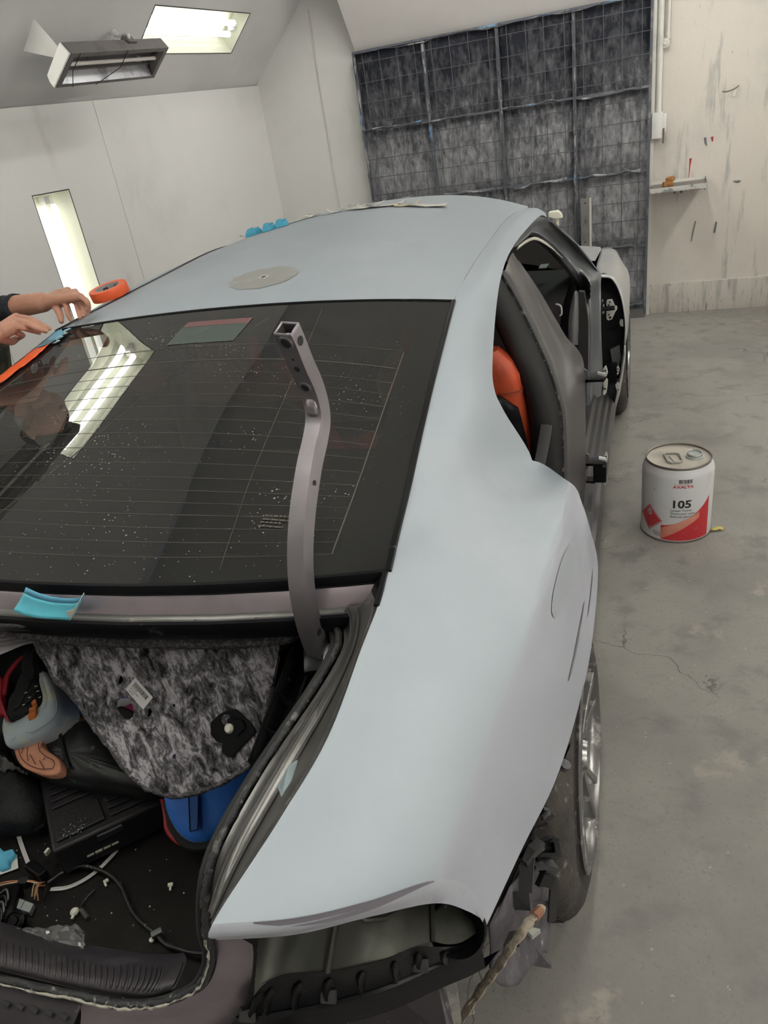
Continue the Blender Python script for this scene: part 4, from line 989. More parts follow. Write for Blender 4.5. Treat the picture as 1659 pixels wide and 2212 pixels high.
MB().prism([(0.824, -0.699, 0.600), (0.839, -0.689, 0.600), (0.850, -0.725, 0.530), (0.841, -0.731, 0.530)], (0, 0, .012)).build('exhaust_bracket', mat('bracket_steel', (.14, .14, .13), .5, metal=.4, var=[(30, .5, .65, (.25, .24, .22))]), car, smooth=0)
# splash liner and torn bracket hanging beside the rear tyre
M_liner = mat('splash_liner', (.075, .069, .078), .55, var=[(16, .5, .66, (.125, .115, .128)), (60, .64, .72, (.36, .35, .35))], bump=(50, .3))
L0 = [(0.871, -0.597, 0.600), (0.871, -0.604, 0.550), (0.867, -0.609, 0.500), (0.883, -0.609, 0.460), (0.904, -0.585, 0.430)]
L1 = [(0.893, -0.544, 0.620), (0.897, -0.548, 0.550), (0.893, -0.549, 0.480), (0.903, -0.550, 0.440), (0.918, -0.531, 0.400)]
L2 = [(0.918, -0.468, 0.580), (0.925, -0.458, 0.500), (0.927, -0.457, 0.420), (0.924, -0.484, 0.400), (0.929, -0.490, 0.370)]
L3 = [(0.945, -0.418, 0.520), (0.944, -0.424, 0.450), (0.940, -0.446, 0.400), (0.936, -0.463, 0.370), (0.935, -0.477, 0.350)]
MB().grid(surf([[Vector(p) for p in r_] for r_ in (L0, L1, L2, L3)], 4, 4)).build('splash_liner', M_liner, car, smooth=70, solid=.003)
ln = [o for o in COL.objects if o.name == 'splash_liner'][0]
MB().prism([(0.880, -0.567, 0.530), (0.908, -0.553, 0.530), (0.907, -0.568, 0.510), (0.885, -0.579, 0.510)], (0, 0, .004)).build('liner_opening', M_blackm, ln, smooth=0)
MB().prism([(0.897, -0.537, 0.600), (0.918, -0.515, 0.580), (0.922, -0.529, 0.550), (0.899, -0.545, 0.570)], (0, 0, .004)).build('liner_opening', M_blackm, ln, smooth=0)
MB().prism([(0.916, -0.486, 0.500), (0.944, -0.461, 0.480), (0.936, -0.464, 0.460), (0.918, -0.481, 0.470)], (0, 0, .006)).build('liner_tab', M_liner, ln, smooth=0)
MB().prism([(0.921, -0.504, 0.400), (0.944, -0.493, 0.340), (0.942, -0.491, 0.330), (0.911, -0.510, 0.360)], (0, .004, .003)).build('liner_tab', M_liner, ln, smooth=0)
MB().prism([(0.902, -0.508, 0.460), (0.929, -0.496, 0.440), (0.917, -0.511, 0.440)], (0, 0, .012)).build('liner_clip', mat('pale_clip', (.35, .36, .32), .5), ln, smooth=0)
# bracket ladder behind the wheel
lad = part('fascia_bracket')
M_arm2 = mat('bracket_plastic', (.035, .034, .036), .5, var=[(40, .58, .68, (.12, .115, .12))])
for a, b, z0, z1, w in (((1180,1760),(1188,1885),.66,.54,.008), ((1145,1840),(1128,1930),.66,.60,.012), ((1168,1822),(1135,1860),.66,.66,.008), ((1195,1800),(1196,1980),.62,.42,.006)):
    pass
for P_, w, h_ in ((((0.937, -0.482, 0.660), (0.914, -0.521, 0.660)), .022, .02), (((0.920, -0.509, 0.660), (0.919, -0.542, 0.620)), .03, .012), (((0.934, -0.480, 0.650), (0.953, -0.454, 0.630)), .01, .03), (((0.931, -0.490, 0.640), (0.954, -0.464, 0.620)), .01, .03), (((0.923, -0.500, 0.630), (0.954, -0.473, 0.600)), .03, .012), (((0.933, -0.436, 0.680), (0.948, -0.428, 0.660)), .010, .02), (((0.936, -0.450, 0.680), (0.950, -0.424, 0.670)), .006, .012), (((0.935, -0.504, 0.600), (0.950, -0.477, 0.560)), .012, .03), (((0.938, -0.487, 0.600), (0.949, -0.474, 0.580)), .016, .02), (((0.953, -0.465, 0.550), (0.945, -0.470, 0.440)), .008, .02)):
    a, b = Vector(P_[0]), Vector(P_[1])
    MB().sweep([a, (a + b) / 2 + Vector((0, 0, .004)), b], [(-w * .36, -h_ * .36), (w * .36, -h_ * .36), (w * .36, h_ * .36), (-w * .36, h_ * .36)]).build('bracket_arm', M_arm2 if h_ < .025 else M_blackp, lad, smooth=0)
bw = Vector((0.942, -0.472, 0.635)); 
me = flat_plate([(-.022, -.014), (.022, -.014), (.022, .014), (-.022, .014)], [[(-.015, -.008), (.013, -.008), (.013, .008), (-.015, .008)]], .02)
place_mesh(me, Matrix.Translation(bw) @ Euler((R(25), R(10), R(20))).to_matrix().to_4x4()); me.materials.clear(); me.materials.append(M_blackp); link_mesh('bracket_frame', me, lad, 0)
MB().grid([[(0.940, 0.184, 0.190) if False else p for p in r_] for r_ in [[Vector((0.893, -0.651, 0.700)), Vector((0.919, -0.539, 0.700)), Vector((0.943, -0.366, 0.660)), Vector((0.959, -0.228, 0.620))], [Vector((0.878, -0.487, 0.520)), Vector((0.900, -0.360, 0.520)), Vector((0.929, -0.235, 0.520)), Vector((0.954, -0.148, 0.550))]]]).build('wheel_well_liner', M_blackm, car, smooth=60)
# ---- frayed strap hanging from the liner to the floor
t = thing('frayed_strap', 'frayed pale cloth strap hanging from the torn splash liner toward the floor', 'strap', (0.745, -0.464, 0.030))
st = [(0.941, -0.523, 0.560), (0.935, -0.543, 0.570), (0.928, -0.563, 0.580), (0.918, -0.584, 0.580), (0.900, -0.604, 0.560), (0.885, -0.613, 0.530), (0.864, -0.619, 0.490), (0.840, -0.617, 0.430), (0.805, -0.607, 0.330), (0.737, -0.568, 0.100), (0.712, -0.546, 0.006)]
M_strap = mat('strap_cloth', (.36, .31, .24), .9, var=[(60, .5, .65, (.18, .15, .12), (1, 1, .3))], bump=(90, .5))
pth = cr([Vector(p) for p in st], 5)
MB().tube(pth, [.006 + .003 * abs(math.sin(k * .7)) for k in range(len(pth))], 6, flat=.5).build('band', M_strap, t)
MB().tube(pth[3:9], .0085, 7).build('rust_end', mat('rusty_end', (.22, .10, .06), .8), t)
rq = random.Random(9)
for k in range(8):
    p = pth[rq.randrange(8, len(pth) - 4)]
    MB().tube([p, p + Vector((rq.uniform(-.02, .02), rq.uniform(-.02, .02), rq.uniform(-.02, .02)))], .0012, 4).build('loose_thread', M_strap, t)


# ---- front door frame: bands from the outer edge (O) to the opening (I), running from the C pillar over the roof rail and down the hinge post
O_ = [(0.680, 1.071, 1.321), (0.672, 1.497, 1.320), (0.669, 1.821, 1.307), (0.699, 2.063, 1.243), (0.750, 2.318, 1.130), (0.803, 2.386, 1.043), (0.838, 2.449, 0.973), (0.862, 2.435, 0.937), (0.863, 2.410, 0.882), (0.865, 2.400, 0.678), (0.871, 2.400, 0.459), (0.864, 2.400, 0.331), (0.858, 2.380, 0.156), (0.839, 2.340, 0.048)]
P1 = [(0.674, 1.133, 1.315), (0.665, 1.553, 1.304), (0.664, 1.852, 1.283), (0.690, 2.069, 1.223), (0.736, 2.264, 1.105), (0.785, 2.344, 1.013), (0.823, 2.357, 0.961), (0.845, 2.368, 0.934), (0.852, 2.390, 0.870), (0.853, 2.380, 0.684), (0.857, 2.380, 0.466), (0.852, 2.380, 0.339), (0.845, 2.370, 0.160), (0.825, 2.330, 0.039)]
P2 = [(0.664, 1.219, 1.302), (0.655, 1.630, 1.285), (0.650, 1.870, 1.266), (0.680, 2.065, 1.200), (0.720, 2.199, 1.106), (0.765, 2.286, 1.020), (0.803, 2.264, 0.975), (0.826, 2.223, 0.949), (0.831, 2.320, 0.867), (0.834, 2.320, 0.702), (0.832, 2.320, 0.488), (0.829, 2.320, 0.363), (0.825, 2.320, 0.182), (0.814, 2.300, 0.053)]
P3 = [(0.660, 1.270, 1.294), (0.655, 1.578, 1.274), (0.653, 1.789, 1.256), (0.685, 2.014, 1.175), (0.715, 2.203, 1.084), (0.760, 2.247, 1.011), (0.783, 2.329, 0.941), (0.798, 2.425, 0.862), (0.823, 2.220, 0.858), (0.827, 2.210, 0.734), (0.822, 2.210, 0.503), (0.819, 2.210, 0.349), (0.815, 2.210, 0.229), (0.809, 2.210, 0.108)]
P4 = [Vector(p) + Vector((-.03, -.004, -.006)) for p in P3]
FD = surf([[Vector(p) for p in r_] for r_ in (O_, P1, P2, P3, P4)], 4, 5)
MB().grid(FD).build('door_frame', M_gundark, car, smooth=60)
MB().grid(mirg(FD)).build('door_frame', M_gundark, car, smooth=60)
dfm = [o for o in COL.objects if o.name == 'door_frame'][0]
MB().tube(FD[12][8:70], .0035, 6).build('weld_flange', M_gundark, dfm)
M_blk = M_blackm
MB().sweep(FD[16][6:62], [(-.014, -.006), (.004, -.006), (.004, .010), (-.014, .010)], (1, 0, .2)).build('door_seal', M_blk, dfm, smooth=40)
# bare cream strip of torn headliner at the top of the opening
cs = [(0.655, 1.339, 1.285), (0.652, 1.539, 1.271), (0.655, 1.719, 1.250), (0.660, 1.862, 1.218), (0.672, 1.995, 1.176), (0.688, 2.078, 1.135), (0.700, 2.140, 1.103), (0.712, 2.286, 1.048)]
c2 = [(0.655, 1.297, 1.279), (0.652, 1.524, 1.261), (0.655, 1.691, 1.243), (0.660, 1.832, 1.214), (0.672, 1.962, 1.173), (0.688, 2.045, 1.139), (0.700, 2.121, 1.103), (0.712, 2.265, 1.050)]
MB().grid([[Vector(p) + Vector((.004, 0, 0)) for p in cr(cs, 3)], [Vector(p) + Vector((.004, 0, 0)) for p in cr(c2, 3)]]).build('headliner_edge', mat('headliner_cream', (.48, .46, .40), .8), car, solid=.002)

# ---- B pillar
b_out = [(0.635, 1.360, 1.262), (0.656, 1.380, 1.221), (0.716, 1.380, 1.121), (0.768, 1.380, 1.020), (0.807, 1.380, 0.947), (0.846, 1.380, 0.898), (0.865, 1.380, 0.833), (0.867, 1.380, 0.644), (0.865, 1.380, 0.452), (0.859, 1.370, 0.252)]
b_r = [(0.629, 1.340, 1.256), (0.645, 1.350, 1.217), (0.698, 1.350, 1.110), (0.748, 1.350, 1.001), (0.789, 1.340, 0.923), (0.826, 1.340, 0.870), (0.848, 1.340, 0.812), (0.855, 1.340, 0.660), (0.854, 1.340, 0.471), (0.850, 1.330, 0.274)]
b_m = [(0.631, 1.240, 1.240), (0.651, 1.240, 1.209), (0.695, 1.240, 1.114), (0.740, 1.240, 1.008), (0.781, 1.230, 0.903), (0.808, 1.230, 0.793), (0.818, 1.230, 0.697), (0.820, 1.230, 0.560), (0.818, 1.230, 0.427), (0.816, 1.230, 0.308)]
b_i = [(0.625, 1.210, 1.232), (0.641, 1.210, 1.201), (0.684, 1.210, 1.114), (0.729, 1.210, 1.005), (0.772, 1.200, 0.897), (0.800, 1.200, 0.787), (0.810, 1.200, 0.700), (0.810, 1.200, 0.574), (0.808, 1.200, 0.442), (0.805, 1.200, 0.324)]
b_z = [Vector(p) + Vector((-.05, -.01, 0)) for p in b_i]
BP = surf([[Vector(p) for p in r_] for r_ in (b_out, b_r, b_m, b_i, b_z)], 3, 5)
MB().grid(BP).build('b_pillar', M_pillar, car, smooth=60).name = 'centre_pillar'
MB().grid(mirg(BP)).build('centre_pillar', M_pillar, car, smooth=60)
bp_ = bpy.data.objects['centre_pillar']
bo2 = [Vector(p) + Vector((-.02, .05, 0)) for p in b_out]
MB().grid([[Vector(p) for p in b_out], bo2]).build('pillar_return', M_gun, bp_, smooth=60)
MB().sweep([p + Vector((-.012, -.012, 0)) for p in BP[9]], [(-.008, -.008), (.008, -.008), (.008, .008), (-.008, .008)], (1, 0, .1)).build('door_seal', M_seal, bp_, smooth=40)
# inner trim of the pillar, black
tr_a = [Vector(p) + Vector((-.012, -.02, -.004)) for p in b_i]
tr_b = [p + Vector((-.09, -.03, -.01)) for p in tr_a]; tr_c = [p + Vector((-.14, .12, 0)) for p in tr_a]
MB().grid(surf([tr_a, [a.lerp(b, .5) + Vector((.012, -.02, 0)) for a, b in zip(tr_a, tr_b)], tr_b, tr_c], 3, 4)).build('pillar_trim', M_int, bp_, smooth=60)

# ---- rocker panel
ys = [.44, .8, 1.2, 1.7, 2.2, 2.66]
prof = [(.79, .20), (.80, .365), (.838, .372), (.850, .345), (.866, .345), (.876, .318), (.893, .318), (.902, .292), (.918, .290), (.928, .262), (.930, .200), (.915, .150), (.85, .140)]
def rk(y): return .006 * math.exp(-((y - .5) / .5) ** 2) - .006 * math.exp(-((y - 1.9) / .5) ** 2)
RK = [[Vector((x + rk(y), y, z)) for x, z in prof] for y in ys]
M_rock = mat('rocker_paint', (.10, .097, .10), .34, metal=.5, var=[(30, .64, .72, (.2, .19, .19))])
MB().grid(RK).build('rocker_panel', M_rock, car, smooth=30)
MB().grid(mirg(RK)).build('rocker_panel', M_gun, car, smooth=30)
# flared foot of the hinge post
ft = [[(0.817, 2.200, 0.300), (0.819, 2.120, 0.199), (0.814, 2.000, 0.132), (0.831, 1.800, 0.135)], [(0.842, 2.280, 0.279), (0.842, 2.200, 0.163), (0.836, 2.050, 0.095), (0.839, 1.850, 0.085)], [(0.866, 2.360, 0.297), (0.863, 2.300, 0.170), (0.855, 2.120, 0.099), (0.851, 1.880, 0.057)]]
MB().grid(surf([[Vector(p) for p in r_] for r_ in ft], 3, 4)).build('post_foot', mat('post_foot_paint', (.24, .255, .265), .28, metal=.75), car, smooth=80)

# ---- front fender, hood, windshield
FT = [[(0.859, 2.450, 0.928), (0.810, 2.950, 0.882), (0.798, 3.450, 0.852), (0.771, 3.950, 0.788)],
      [(0.914, 2.450, 0.913), (0.925, 2.950, 0.853), (0.888, 3.450, 0.834), (0.861, 3.950, 0.776)],
      [(0.955, 2.450, 0.831), (0.968, 2.950, 0.789), (0.933, 3.450, 0.774), (0.905, 3.950, 0.696)],
      [(0.977, 2.450, 0.702), (0.981, 2.950, 0.704), (0.968, 3.450, 0.695), (0.947, 3.950, 0.612)],
      [(0.976, 2.450, 0.587), (0.978, 2.950, 0.540), (0.967, 3.450, 0.543), (0.953, 3.950, 0.404)]]
FT = [[Vector(p) for p in r_] for r_ in FT]
FTG = surf(FT, 5, 6)
M_fend = mat('silver_fender', (.40, .40, .395), .36, metal=.35, var=[(5, .4, .75, (.47, .48, .50))])
MB().grid(FTG).build('front_fender', M_fend, car, smooth=60, solid=.006)
MB().grid(mirg(FTG)).build('front_fender', M_fend, car, smooth=60)
ff = [o for o in COL.objects if o.name == 'front_fender'][0]
low = [[(0.976, 2.450, 0.587), (0.974, 2.470, 0.525), (0.959, 2.490, 0.417), (0.939, 2.500, 0.317), (0.918, 2.520, 0.220)], [Vector((0.975, 2.580, 0.548)), Vector((0.973, 2.600, 0.476)), Vector((0.962, 2.610, 0.373)), Vector((0.947, 2.620, 0.272)), Vector((0.928, 2.630, 0.189))]]
MB().grid([[Vector(p) for p in r_] for r_ in low]).build('fender_tail', M_fend, ff, smooth=60, solid=.006)
# black hollow behind the fender's rear edge
hol = [Vector(p) for p in ((0.862, 2.470, 0.917), (0.911, 2.470, 0.900), (0.948, 2.470, 0.822), (0.966, 2.470, 0.698), (0.967, 2.470, 0.546), (0.949, 2.470, 0.415), (0.927, 2.470, 0.316), (0.885, 2.470, 0.122), (0.859, 2.470, 0.109), (0.863, 2.470, 0.455))]
MB().prism([p + Vector((0, .10, 0)) for p in hol], (0, .01, 0)).build('fender_cavity', M_blackm, car, smooth=0)
MB().grid([[p + Vector((.0, 0, .0)) for p in hol[:8]], [p + Vector((-.006, .10, 0)) for p in hol[:8]]]).build('cavity_wall', M_blackm, car, smooth=40)
MB().prism([(0.951, 2.460, 0.713), (0.964, 2.460, 0.712), (0.966, 2.460, 0.675), (0.951, 2.460, 0.681), (0.947, 2.460, 0.697)], (0, .004, 0)).build('fender_tab', M_fend, ff, smooth=0)
MB().prism([(0.901, 2.520, 0.546), (0.946, 2.520, 0.568), (0.955, 2.520, 0.495), (0.935, 2.520, 0.435), (0.910, 2.520, 0.485)], (0, .006, 0)).build('fender_bracket', M_gundark, ff, smooth=0)
# shiny inner sheet that runs down behind the lower hinge
MB().grid([[Vector(p) for p in ((0.949, 2.470, 0.415), (0.931, 2.490, 0.295), (0.907, 2.500, 0.176), (0.884, 2.450, 0.051))], [Vector(p) for p in ((0.889, 2.500, 0.369), (0.875, 2.500, 0.268), (0.861, 2.480, 0.145), (0.855, 2.420, 0.051))]]).build('lower_closing_sheet', mat('closing_sheet', (.05, .05, .055), .2, metal=.6), car, smooth=60)
hood = []
for x in (-.80, -.5, 0, .5, .80):
    a = 1 - (x / .8) ** 2
    hood.append([Vector((x, 2.98 + .12 * a, .90 + .045 * a)), Vector((x, 3.5 + .05 * a, .862 + .05 * a)), Vector((x * .96, 3.96 + .12 * a, .80 + .04 * a))])
MB().grid(surf(hood, 3, 4)).build('hood', M_fend, car, smooth=80)
nose = [p[-1] for p in surf(hood, 3, 4)]
MB().grid([nose, [p + Vector((0, .05, -.2)) for p in nose], [p + Vector((0, .0, -.45)) for p in nose]]).build('nose_panel', M_blackp, car, smooth=60)
rt = roof[-1]
wsb = [Vector((-.74 + 1.48 * k / 12, 2.62 + .42 * (1 - (2 * k / 12 - 1) ** 2), .905 + .045 * (1 - (2 * k / 12 - 1) ** 2))) for k in range(13)]
wst = resample(rt, 13)
wm = [a.lerp(b, .5) + Vector((0, .03, .03)) for a, b in zip(wsb, wst)]
M_ws = bpy.data.materials.new('windshield_glass'); M_ws.use_nodes = True
def ws_mat():
    nt = M_ws.node_tree; N = nt.nodes; L = nt.links; N.remove(N['Principled BSDF'])
    tr = N.new('ShaderNodeBsdfTransparent'); tr.inputs[0].default_value = (.55, .62, .58, 1); gl = N.new('ShaderNodeBsdfGlossy'); gl.inputs['Roughness'].default_value = .02
    fr = N.new('ShaderNodeFresnel'); mx = N.new('ShaderNodeMixShader'); L.new(fr.outputs[0], mx.inputs[0]); L.new(tr.outputs[0], mx.inputs[1]); L.new(gl.outputs[0], mx.inputs[2]); L.new(mx.outputs[0], N['Material Output'].inputs[0])
ws_mat()
MB().grid(surf([wsb, wm, wst], 4, 1)).build('windshield', M_ws, car, smooth=180)
for s_ in (-1, 1):   # windshield posts
    e = -1 if s_ > 0 else 0
    a, b = wsb[e], wst[e]; f = FD[0][35] if s_ > 0 else mir([FD[0][35]])[0]
    MB().grid([[b, b.lerp(a, .5) + Vector((0, .03, .03)), a], [Vector((s_ * .70, 1.95, 1.262)), Vector((s_ * .775, 2.22, 1.12)), Vector((s_ * .86, 2.47, .93))]]).build('windshield_post', M_gundark, car, smooth=60)

# ---- hinges left on the body
M_hinge = mat('zinc_hinge', (.55, .54, .50), .45, metal=.2)
def plate3(name, pts, parent, m=None): return MB().prism([Vector(p) for p in pts], (0, .005, 0)).build(name, m or M_hinge, parent, smooth=0, bev=.0012)
def holes3(pts, r, parent):
    for p in pts: MB().lathe([(0, -.0005), (r, -.0005), (r, .001)], 12, Matrix.Translation(Vector(p)) @ Matrix.Rotation(R(90), 4, 'X')).build('bolt_hole', M_blackm, parent)
h1 = part('door_hinge')
plate3('hinge_leaf', [(0.887, 2.440, 0.809), (0.891, 2.440, 0.818), (0.913, 2.440, 0.819), (0.926, 2.440, 0.787), (0.936, 2.440, 0.784), (0.937, 2.440, 0.768), (0.928, 2.440, 0.756), (0.913, 2.440, 0.721), (0.896, 2.440, 0.716), (0.888, 2.440, 0.723), (0.886, 2.440, 0.758)], h1)
holes3([(0.903, 2.438, 0.805), (0.898, 2.438, 0.792), (0.898, 2.438, 0.745)], .004, h1); holes3([(0.904, 2.438, 0.731)], .0065, h1)
MB().tube([(0.871, 2.420, 0.778), (0.926, 2.420, 0.781)], .011, 8).build('hinge_arm', M_blackp, h1)
for q in ((0.867, 2.410, 0.821), (0.872, 2.410, 0.798), (0.871, 2.410, 0.765)):
    MB().tube([q, Vector(q) + Vector((.008, 0, 0))], .008, 8).build('bolt_head', M_gundark, h1)
h2 = part('door_hinge')
plate3('hinge_leaf', [(0.935, 2.460, 0.472), (0.944, 2.460, 0.481), (0.950, 2.460, 0.459), (0.944, 2.460, 0.435), (0.938, 2.460, 0.428)], h2)
plate3('hinge_leaf', [(0.929, 2.460, 0.377), (0.940, 2.460, 0.396), (0.952, 2.460, 0.379), (0.948, 2.460, 0.346), (0.941, 2.460, 0.332), (0.937, 2.460, 0.344)], h2)
holes3([(0.942, 2.458, 0.463), (0.940, 2.458, 0.448), (0.944, 2.458, 0.352)], .0035, h2)
MB().box((0.907, 2.500, 0.430), (.06, .05, .10), bev=.008).build('hinge_body', M_blackp, h2)
for zz, L1, L2, arm0, arm1, hb in ((0, [(0.928, 1.420, 0.814), (0.938, 1.420, 0.827), (0.942, 1.420, 0.814), (0.945, 1.420, 0.799), (0.940, 1.420, 0.785), (0.928, 1.420, 0.776)], [(0.926, 1.420, 0.757), (0.940, 1.420, 0.779), (0.945, 1.420, 0.770), (0.943, 1.420, 0.742), (0.940, 1.420, 0.721), (0.932, 1.420, 0.710), (0.927, 1.420, 0.719), (0.930, 1.420, 0.738)], (0.862, 1.400, 0.782), (0.931, 1.400, 0.783), (0.911, 1.390, 0.796)),
                             (1, [(0.931, 1.420, 0.465), (0.938, 1.420, 0.480), (0.943, 1.420, 0.474), (0.945, 1.420, 0.455), (0.940, 1.420, 0.433), (0.931, 1.420, 0.443)], [(0.922, 1.420, 0.367), (0.941, 1.420, 0.391), (0.943, 1.420, 0.373), (0.940, 1.420, 0.340), (0.932, 1.420, 0.329), (0.929, 1.420, 0.357)], (0.865, 1.400, 0.444), (0.929, 1.400, 0.442), (0.914, 1.390, 0.459))):
    h = part('door_hinge')
    plate3('hinge_leaf', L1, h); plate3('hinge_leaf', L2, h)
    holes3([Vector(L1[0]).lerp(Vector(L1[3]), .45) + Vector((0, -.003, 0)), Vector(L2[1]).lerp(Vector(L2[5]), .6) + Vector((0, -.003, 0))], .0035, h)
    a0, a1 = Vector(arm0), Vector(arm1)
    MB().sweep([a0, a0.lerp(a1, .5), a1], [(-.02, -.005), (.02, -.005), (.02, .005), (-.02, .005)]).build('hinge_arm', M_blackp, h, smooth=0)
    MB().tube([Vector(hb) + Vector((-.025, 0, .004)), Vector(hb) + Vector((0, -.01, .012)), Vector(hb) + Vector((.022, 0, .002))], .010, 8).build('hinge_knuckle', M_gundark, h)
    MB().prism([a0 + Vector((-.004, -.02, .05)), a0 + Vector((.012, -.02, .04)), a0 + Vector((.02, -.02, .006)), a0 + Vector((-.004, -.02, -.03))], (0, .012, 0)).build('mount_plate', M_pillar, h, smooth=0)
    if zz:
        MB().box(a1 + Vector((-.012, 0, -.04)), (.05, .05, .07), bev=.006).build('check_strap_block', M_blackp, h)
        MB().sweep([a0 + Vector((0, 0, -.075)), a1 + Vector((-.03, 0, -.075))], [(-.02, -.005), (.02, -.005), (.02, .005), (-.02, .005)]).build('hinge_arm', M_blackp, h, smooth=0)
# ---- inside: floor, dash, seats, black shell
MB().box((0, 1.25, .17), (1.56, 2.5, .04)).build('cabin_floor', M_int, car, smooth=0)
# left side of the cabin is closed by doors
for y0, y1 in ((.42, 1.27), (1.29, 2.42)):
    MB().prism([(-.80, y0, .22), (-.80, y1, .22), (-.84, y1, .60), (-.80, y1, .90), (-.79, y0, .92), (-.83, y0, .60)], (-.09, 0, 0)).build('left_door', M_gun, car, smooth=0, bev=.01)
MB().grid([[Vector((-.70, .35, .93)), Vector((-.72, 1.3, .93)), Vector((-.78, 2.4, .93))], [Vector((-.66, .9, 1.28)), Vector((-.645, 1.4, 1.30)), Vector((-.645, 1.9, 1.27))]]).build('side_glass', M_glass, car, smooth=180)
hl = [[p + Vector((0, 0, -.035)) for p in r_] for r_ in roof]
MB().grid(hl).build('headliner', M_int, car, smooth=180)
D_ = [[Vector((x, y - .10 * (x / .75) ** 2, z)) for y, z in ((2.14, .36), (2.02, .60), (2.00, .78), (2.08, .865), (2.25, .90), (2.75, .93))] for x in (-.76, -.4, 0, .4, .72)]
M_dash = mat('dashboard', (.028, .026, .027), .5)
MB().grid(surf(D_, 4, 3)).build('dashboard', M_dash, car, smooth=60)
dsh = bpy.data.objects['dashboard']
MB().grid(surf([[Vector(p) for p in ((0.766, 2.050, 0.937), (0.757, 2.030, 0.892), (0.748, 2.020, 0.824), (0.748, 2.020, 0.730))], [Vector(p) for p in ((0.778, 2.050, 0.960), (0.781, 2.030, 0.901), (0.776, 2.020, 0.822), (0.770, 2.020, 0.729))], [Vector(p) for p in ((0.785, 2.100, 0.942), (0.786, 2.100, 0.883), (0.785, 2.100, 0.800), (0.781, 2.100, 0.704))]], 3, 3)).build('dash_end_trim', mat('dash_trim_grey', (.10, .10, .105), .4), dsh, smooth=80)
MB().prism([(0.786, 2.120, 0.939), (0.809, 2.120, 0.935), (0.824, 2.120, 0.813), (0.821, 2.120, 0.575), (0.779, 2.120, 0.577)], (0, .03, 0)).build('dash_end_cap', mat('dash_cap', (.022, .021, .022), .45), dsh, smooth=0)
hr = [(0.699, 1.990, 0.922), (0.712, 1.990, 0.919), (0.722, 1.990, 0.907), (0.723, 1.990, 0.879), (0.715, 1.990, 0.871)]
MB().tube(cr([Vector(p) for p in hr], 4), .004, 6).build('vent_ring', M_hinge, dsh)
MB().box((0, 2.62, .55), (1.5, .04, .75)).build('firewall', M_int, car, smooth=0)
MB().prism([(0.569, 2.450, 0.987), (0.574, 2.500, 0.994), (0.614, 2.500, 0.995), (0.606, 2.450, 0.986)], (0, 0, .004)).build('dash_paper', mat('pale_card', (.5, .55, .55), .6), car, smooth=0)  # pale sheet put in for the light patch seen through the windshield
# steering wheel, seats
sw = Matrix.Translation((-.38, 1.78, .80)) @ Matrix.Rotation(R(-62), 4, 'X')
MB().tube([sw @ Vector((.185 * math.cos(a), .185 * math.sin(a), 0)) for a in [i * math.pi / 16 for i in range(33)]], .015, 8, cap=False).build('steering_wheel', M_int, car)
def seat(x0, x1, yb, name, label):
    s_ = part(name); lab(s_, label)
    w = x1 - x0; cx = (x0 + x1) / 2; n = 8
    rows = []
    for a in range(0, 13):
        t_ = a / 12; z = .40 + .60 * t_; y = yb + .26 * (1 - t_) ** 1.1
        hw = w / 2 * (1.0 - .10 * t_ ** 2); th = .085 - .02 * t_
        if a >= 11: hw *= (.93 if a == 11 else .78); th *= (.85 if a == 11 else .5)
        ring_ = []
        for k in range(20):
            an = 2 * math.pi * k / 20; c_, q = math.cos(an), math.sin(an)
            sx = math.copysign(abs(c_) ** .45, c_); sy = math.copysign(abs(q) ** .6, q)
            bol = .035 * abs(sx) ** 3 if sy > 0 else 0
            ring_.append(Vector((cx + hw * sx, y + th * sy + bol, z)))
        rows.append(ring_ + [ring_[0]])
    b = MB().grid(rows); b.add(rows[-1][:-1], [tuple(range(20))]); b.build('backrest', M_orange, s_, smooth=60)
    bp2 = []
    for a in range(0, 9):
        t_ = a / 8; z = .40 + .45 * t_; y = yb + .26 * (1 - (z - .4) / .545) ** 1.1 - .088 + .02 * t_
        hw = w / 2 * (.97 - .08 * t_ ** 3) * (1 if a < 8 else .8)
        bp2.append([Vector((cx + hw * u, y - .012 + .02 * abs(u) ** 4, z)) for u in [k / 5 - 1 for k in range(11)]])
    MB().grid(bp2).build('back_panel', M_blackp, s_, smooth=60, solid=.02)
    st_ = [rows[9][k] + Vector((0, 0, 0)) for k in range(0, 21)]
    for dz in (0, -.009):
        MB().tube([p + Vector(((p.x - cx) * .012, -.001 if p.y < yb else .001, dz)) for p in st_], .0022, 5, cap=False).build('seam', mat('seam_thread', (.26, .05, .02), .7), s_)
    cu = []
    for a in range(7):
        t_ = a / 6; y = yb + .20 + .48 * t_
        cu.append([Vector((cx + w / 2 * u, y, .40 + .04 * abs(u) ** 2 + .05 * t_ - .10 * max(0, t_ - .8) * 5)) for u in [k / 5 - 1 for k in range(11)]])
    MB().grid(cu).build('cushion', M_orange, s_, smooth=80, solid=.12)
    MB().box((cx, yb + .42, .26), (w * .8, .45, .12), bev=.02).build('seat_base', M_blackp, s_)
    MB().box((cx, yb - .03, 1.03), (.24, .09, .15), bev=.035).build('headrest', M_orange, s_)
    for q in (-.06, .06): MB().tube([(cx + q, yb - .01, .93), (cx + q, yb - .02, .98)], .007, 6).build('headrest_post', M_hinge, s_)
seat(.14, .69, 1.10, 'front_seat', 'orange leather front passenger seat with black back panel')
seat(-.66, -.12, 1.10, 'front_seat', 'orange leather driver seat with black back panel')
rs2 = part('rear_seat'); lab(rs2, 'dark rear bench seat under the tinted window')
MB().box((0, .36, .62), (1.36, .16, .64), Euler((R(-18), 0, 0)), bev=.05).build('backrest', M_int, rs2)
MB().box((0, .66, .36), (1.36, .52, .18), bev=.05).build('cushion', M_int, rs2)
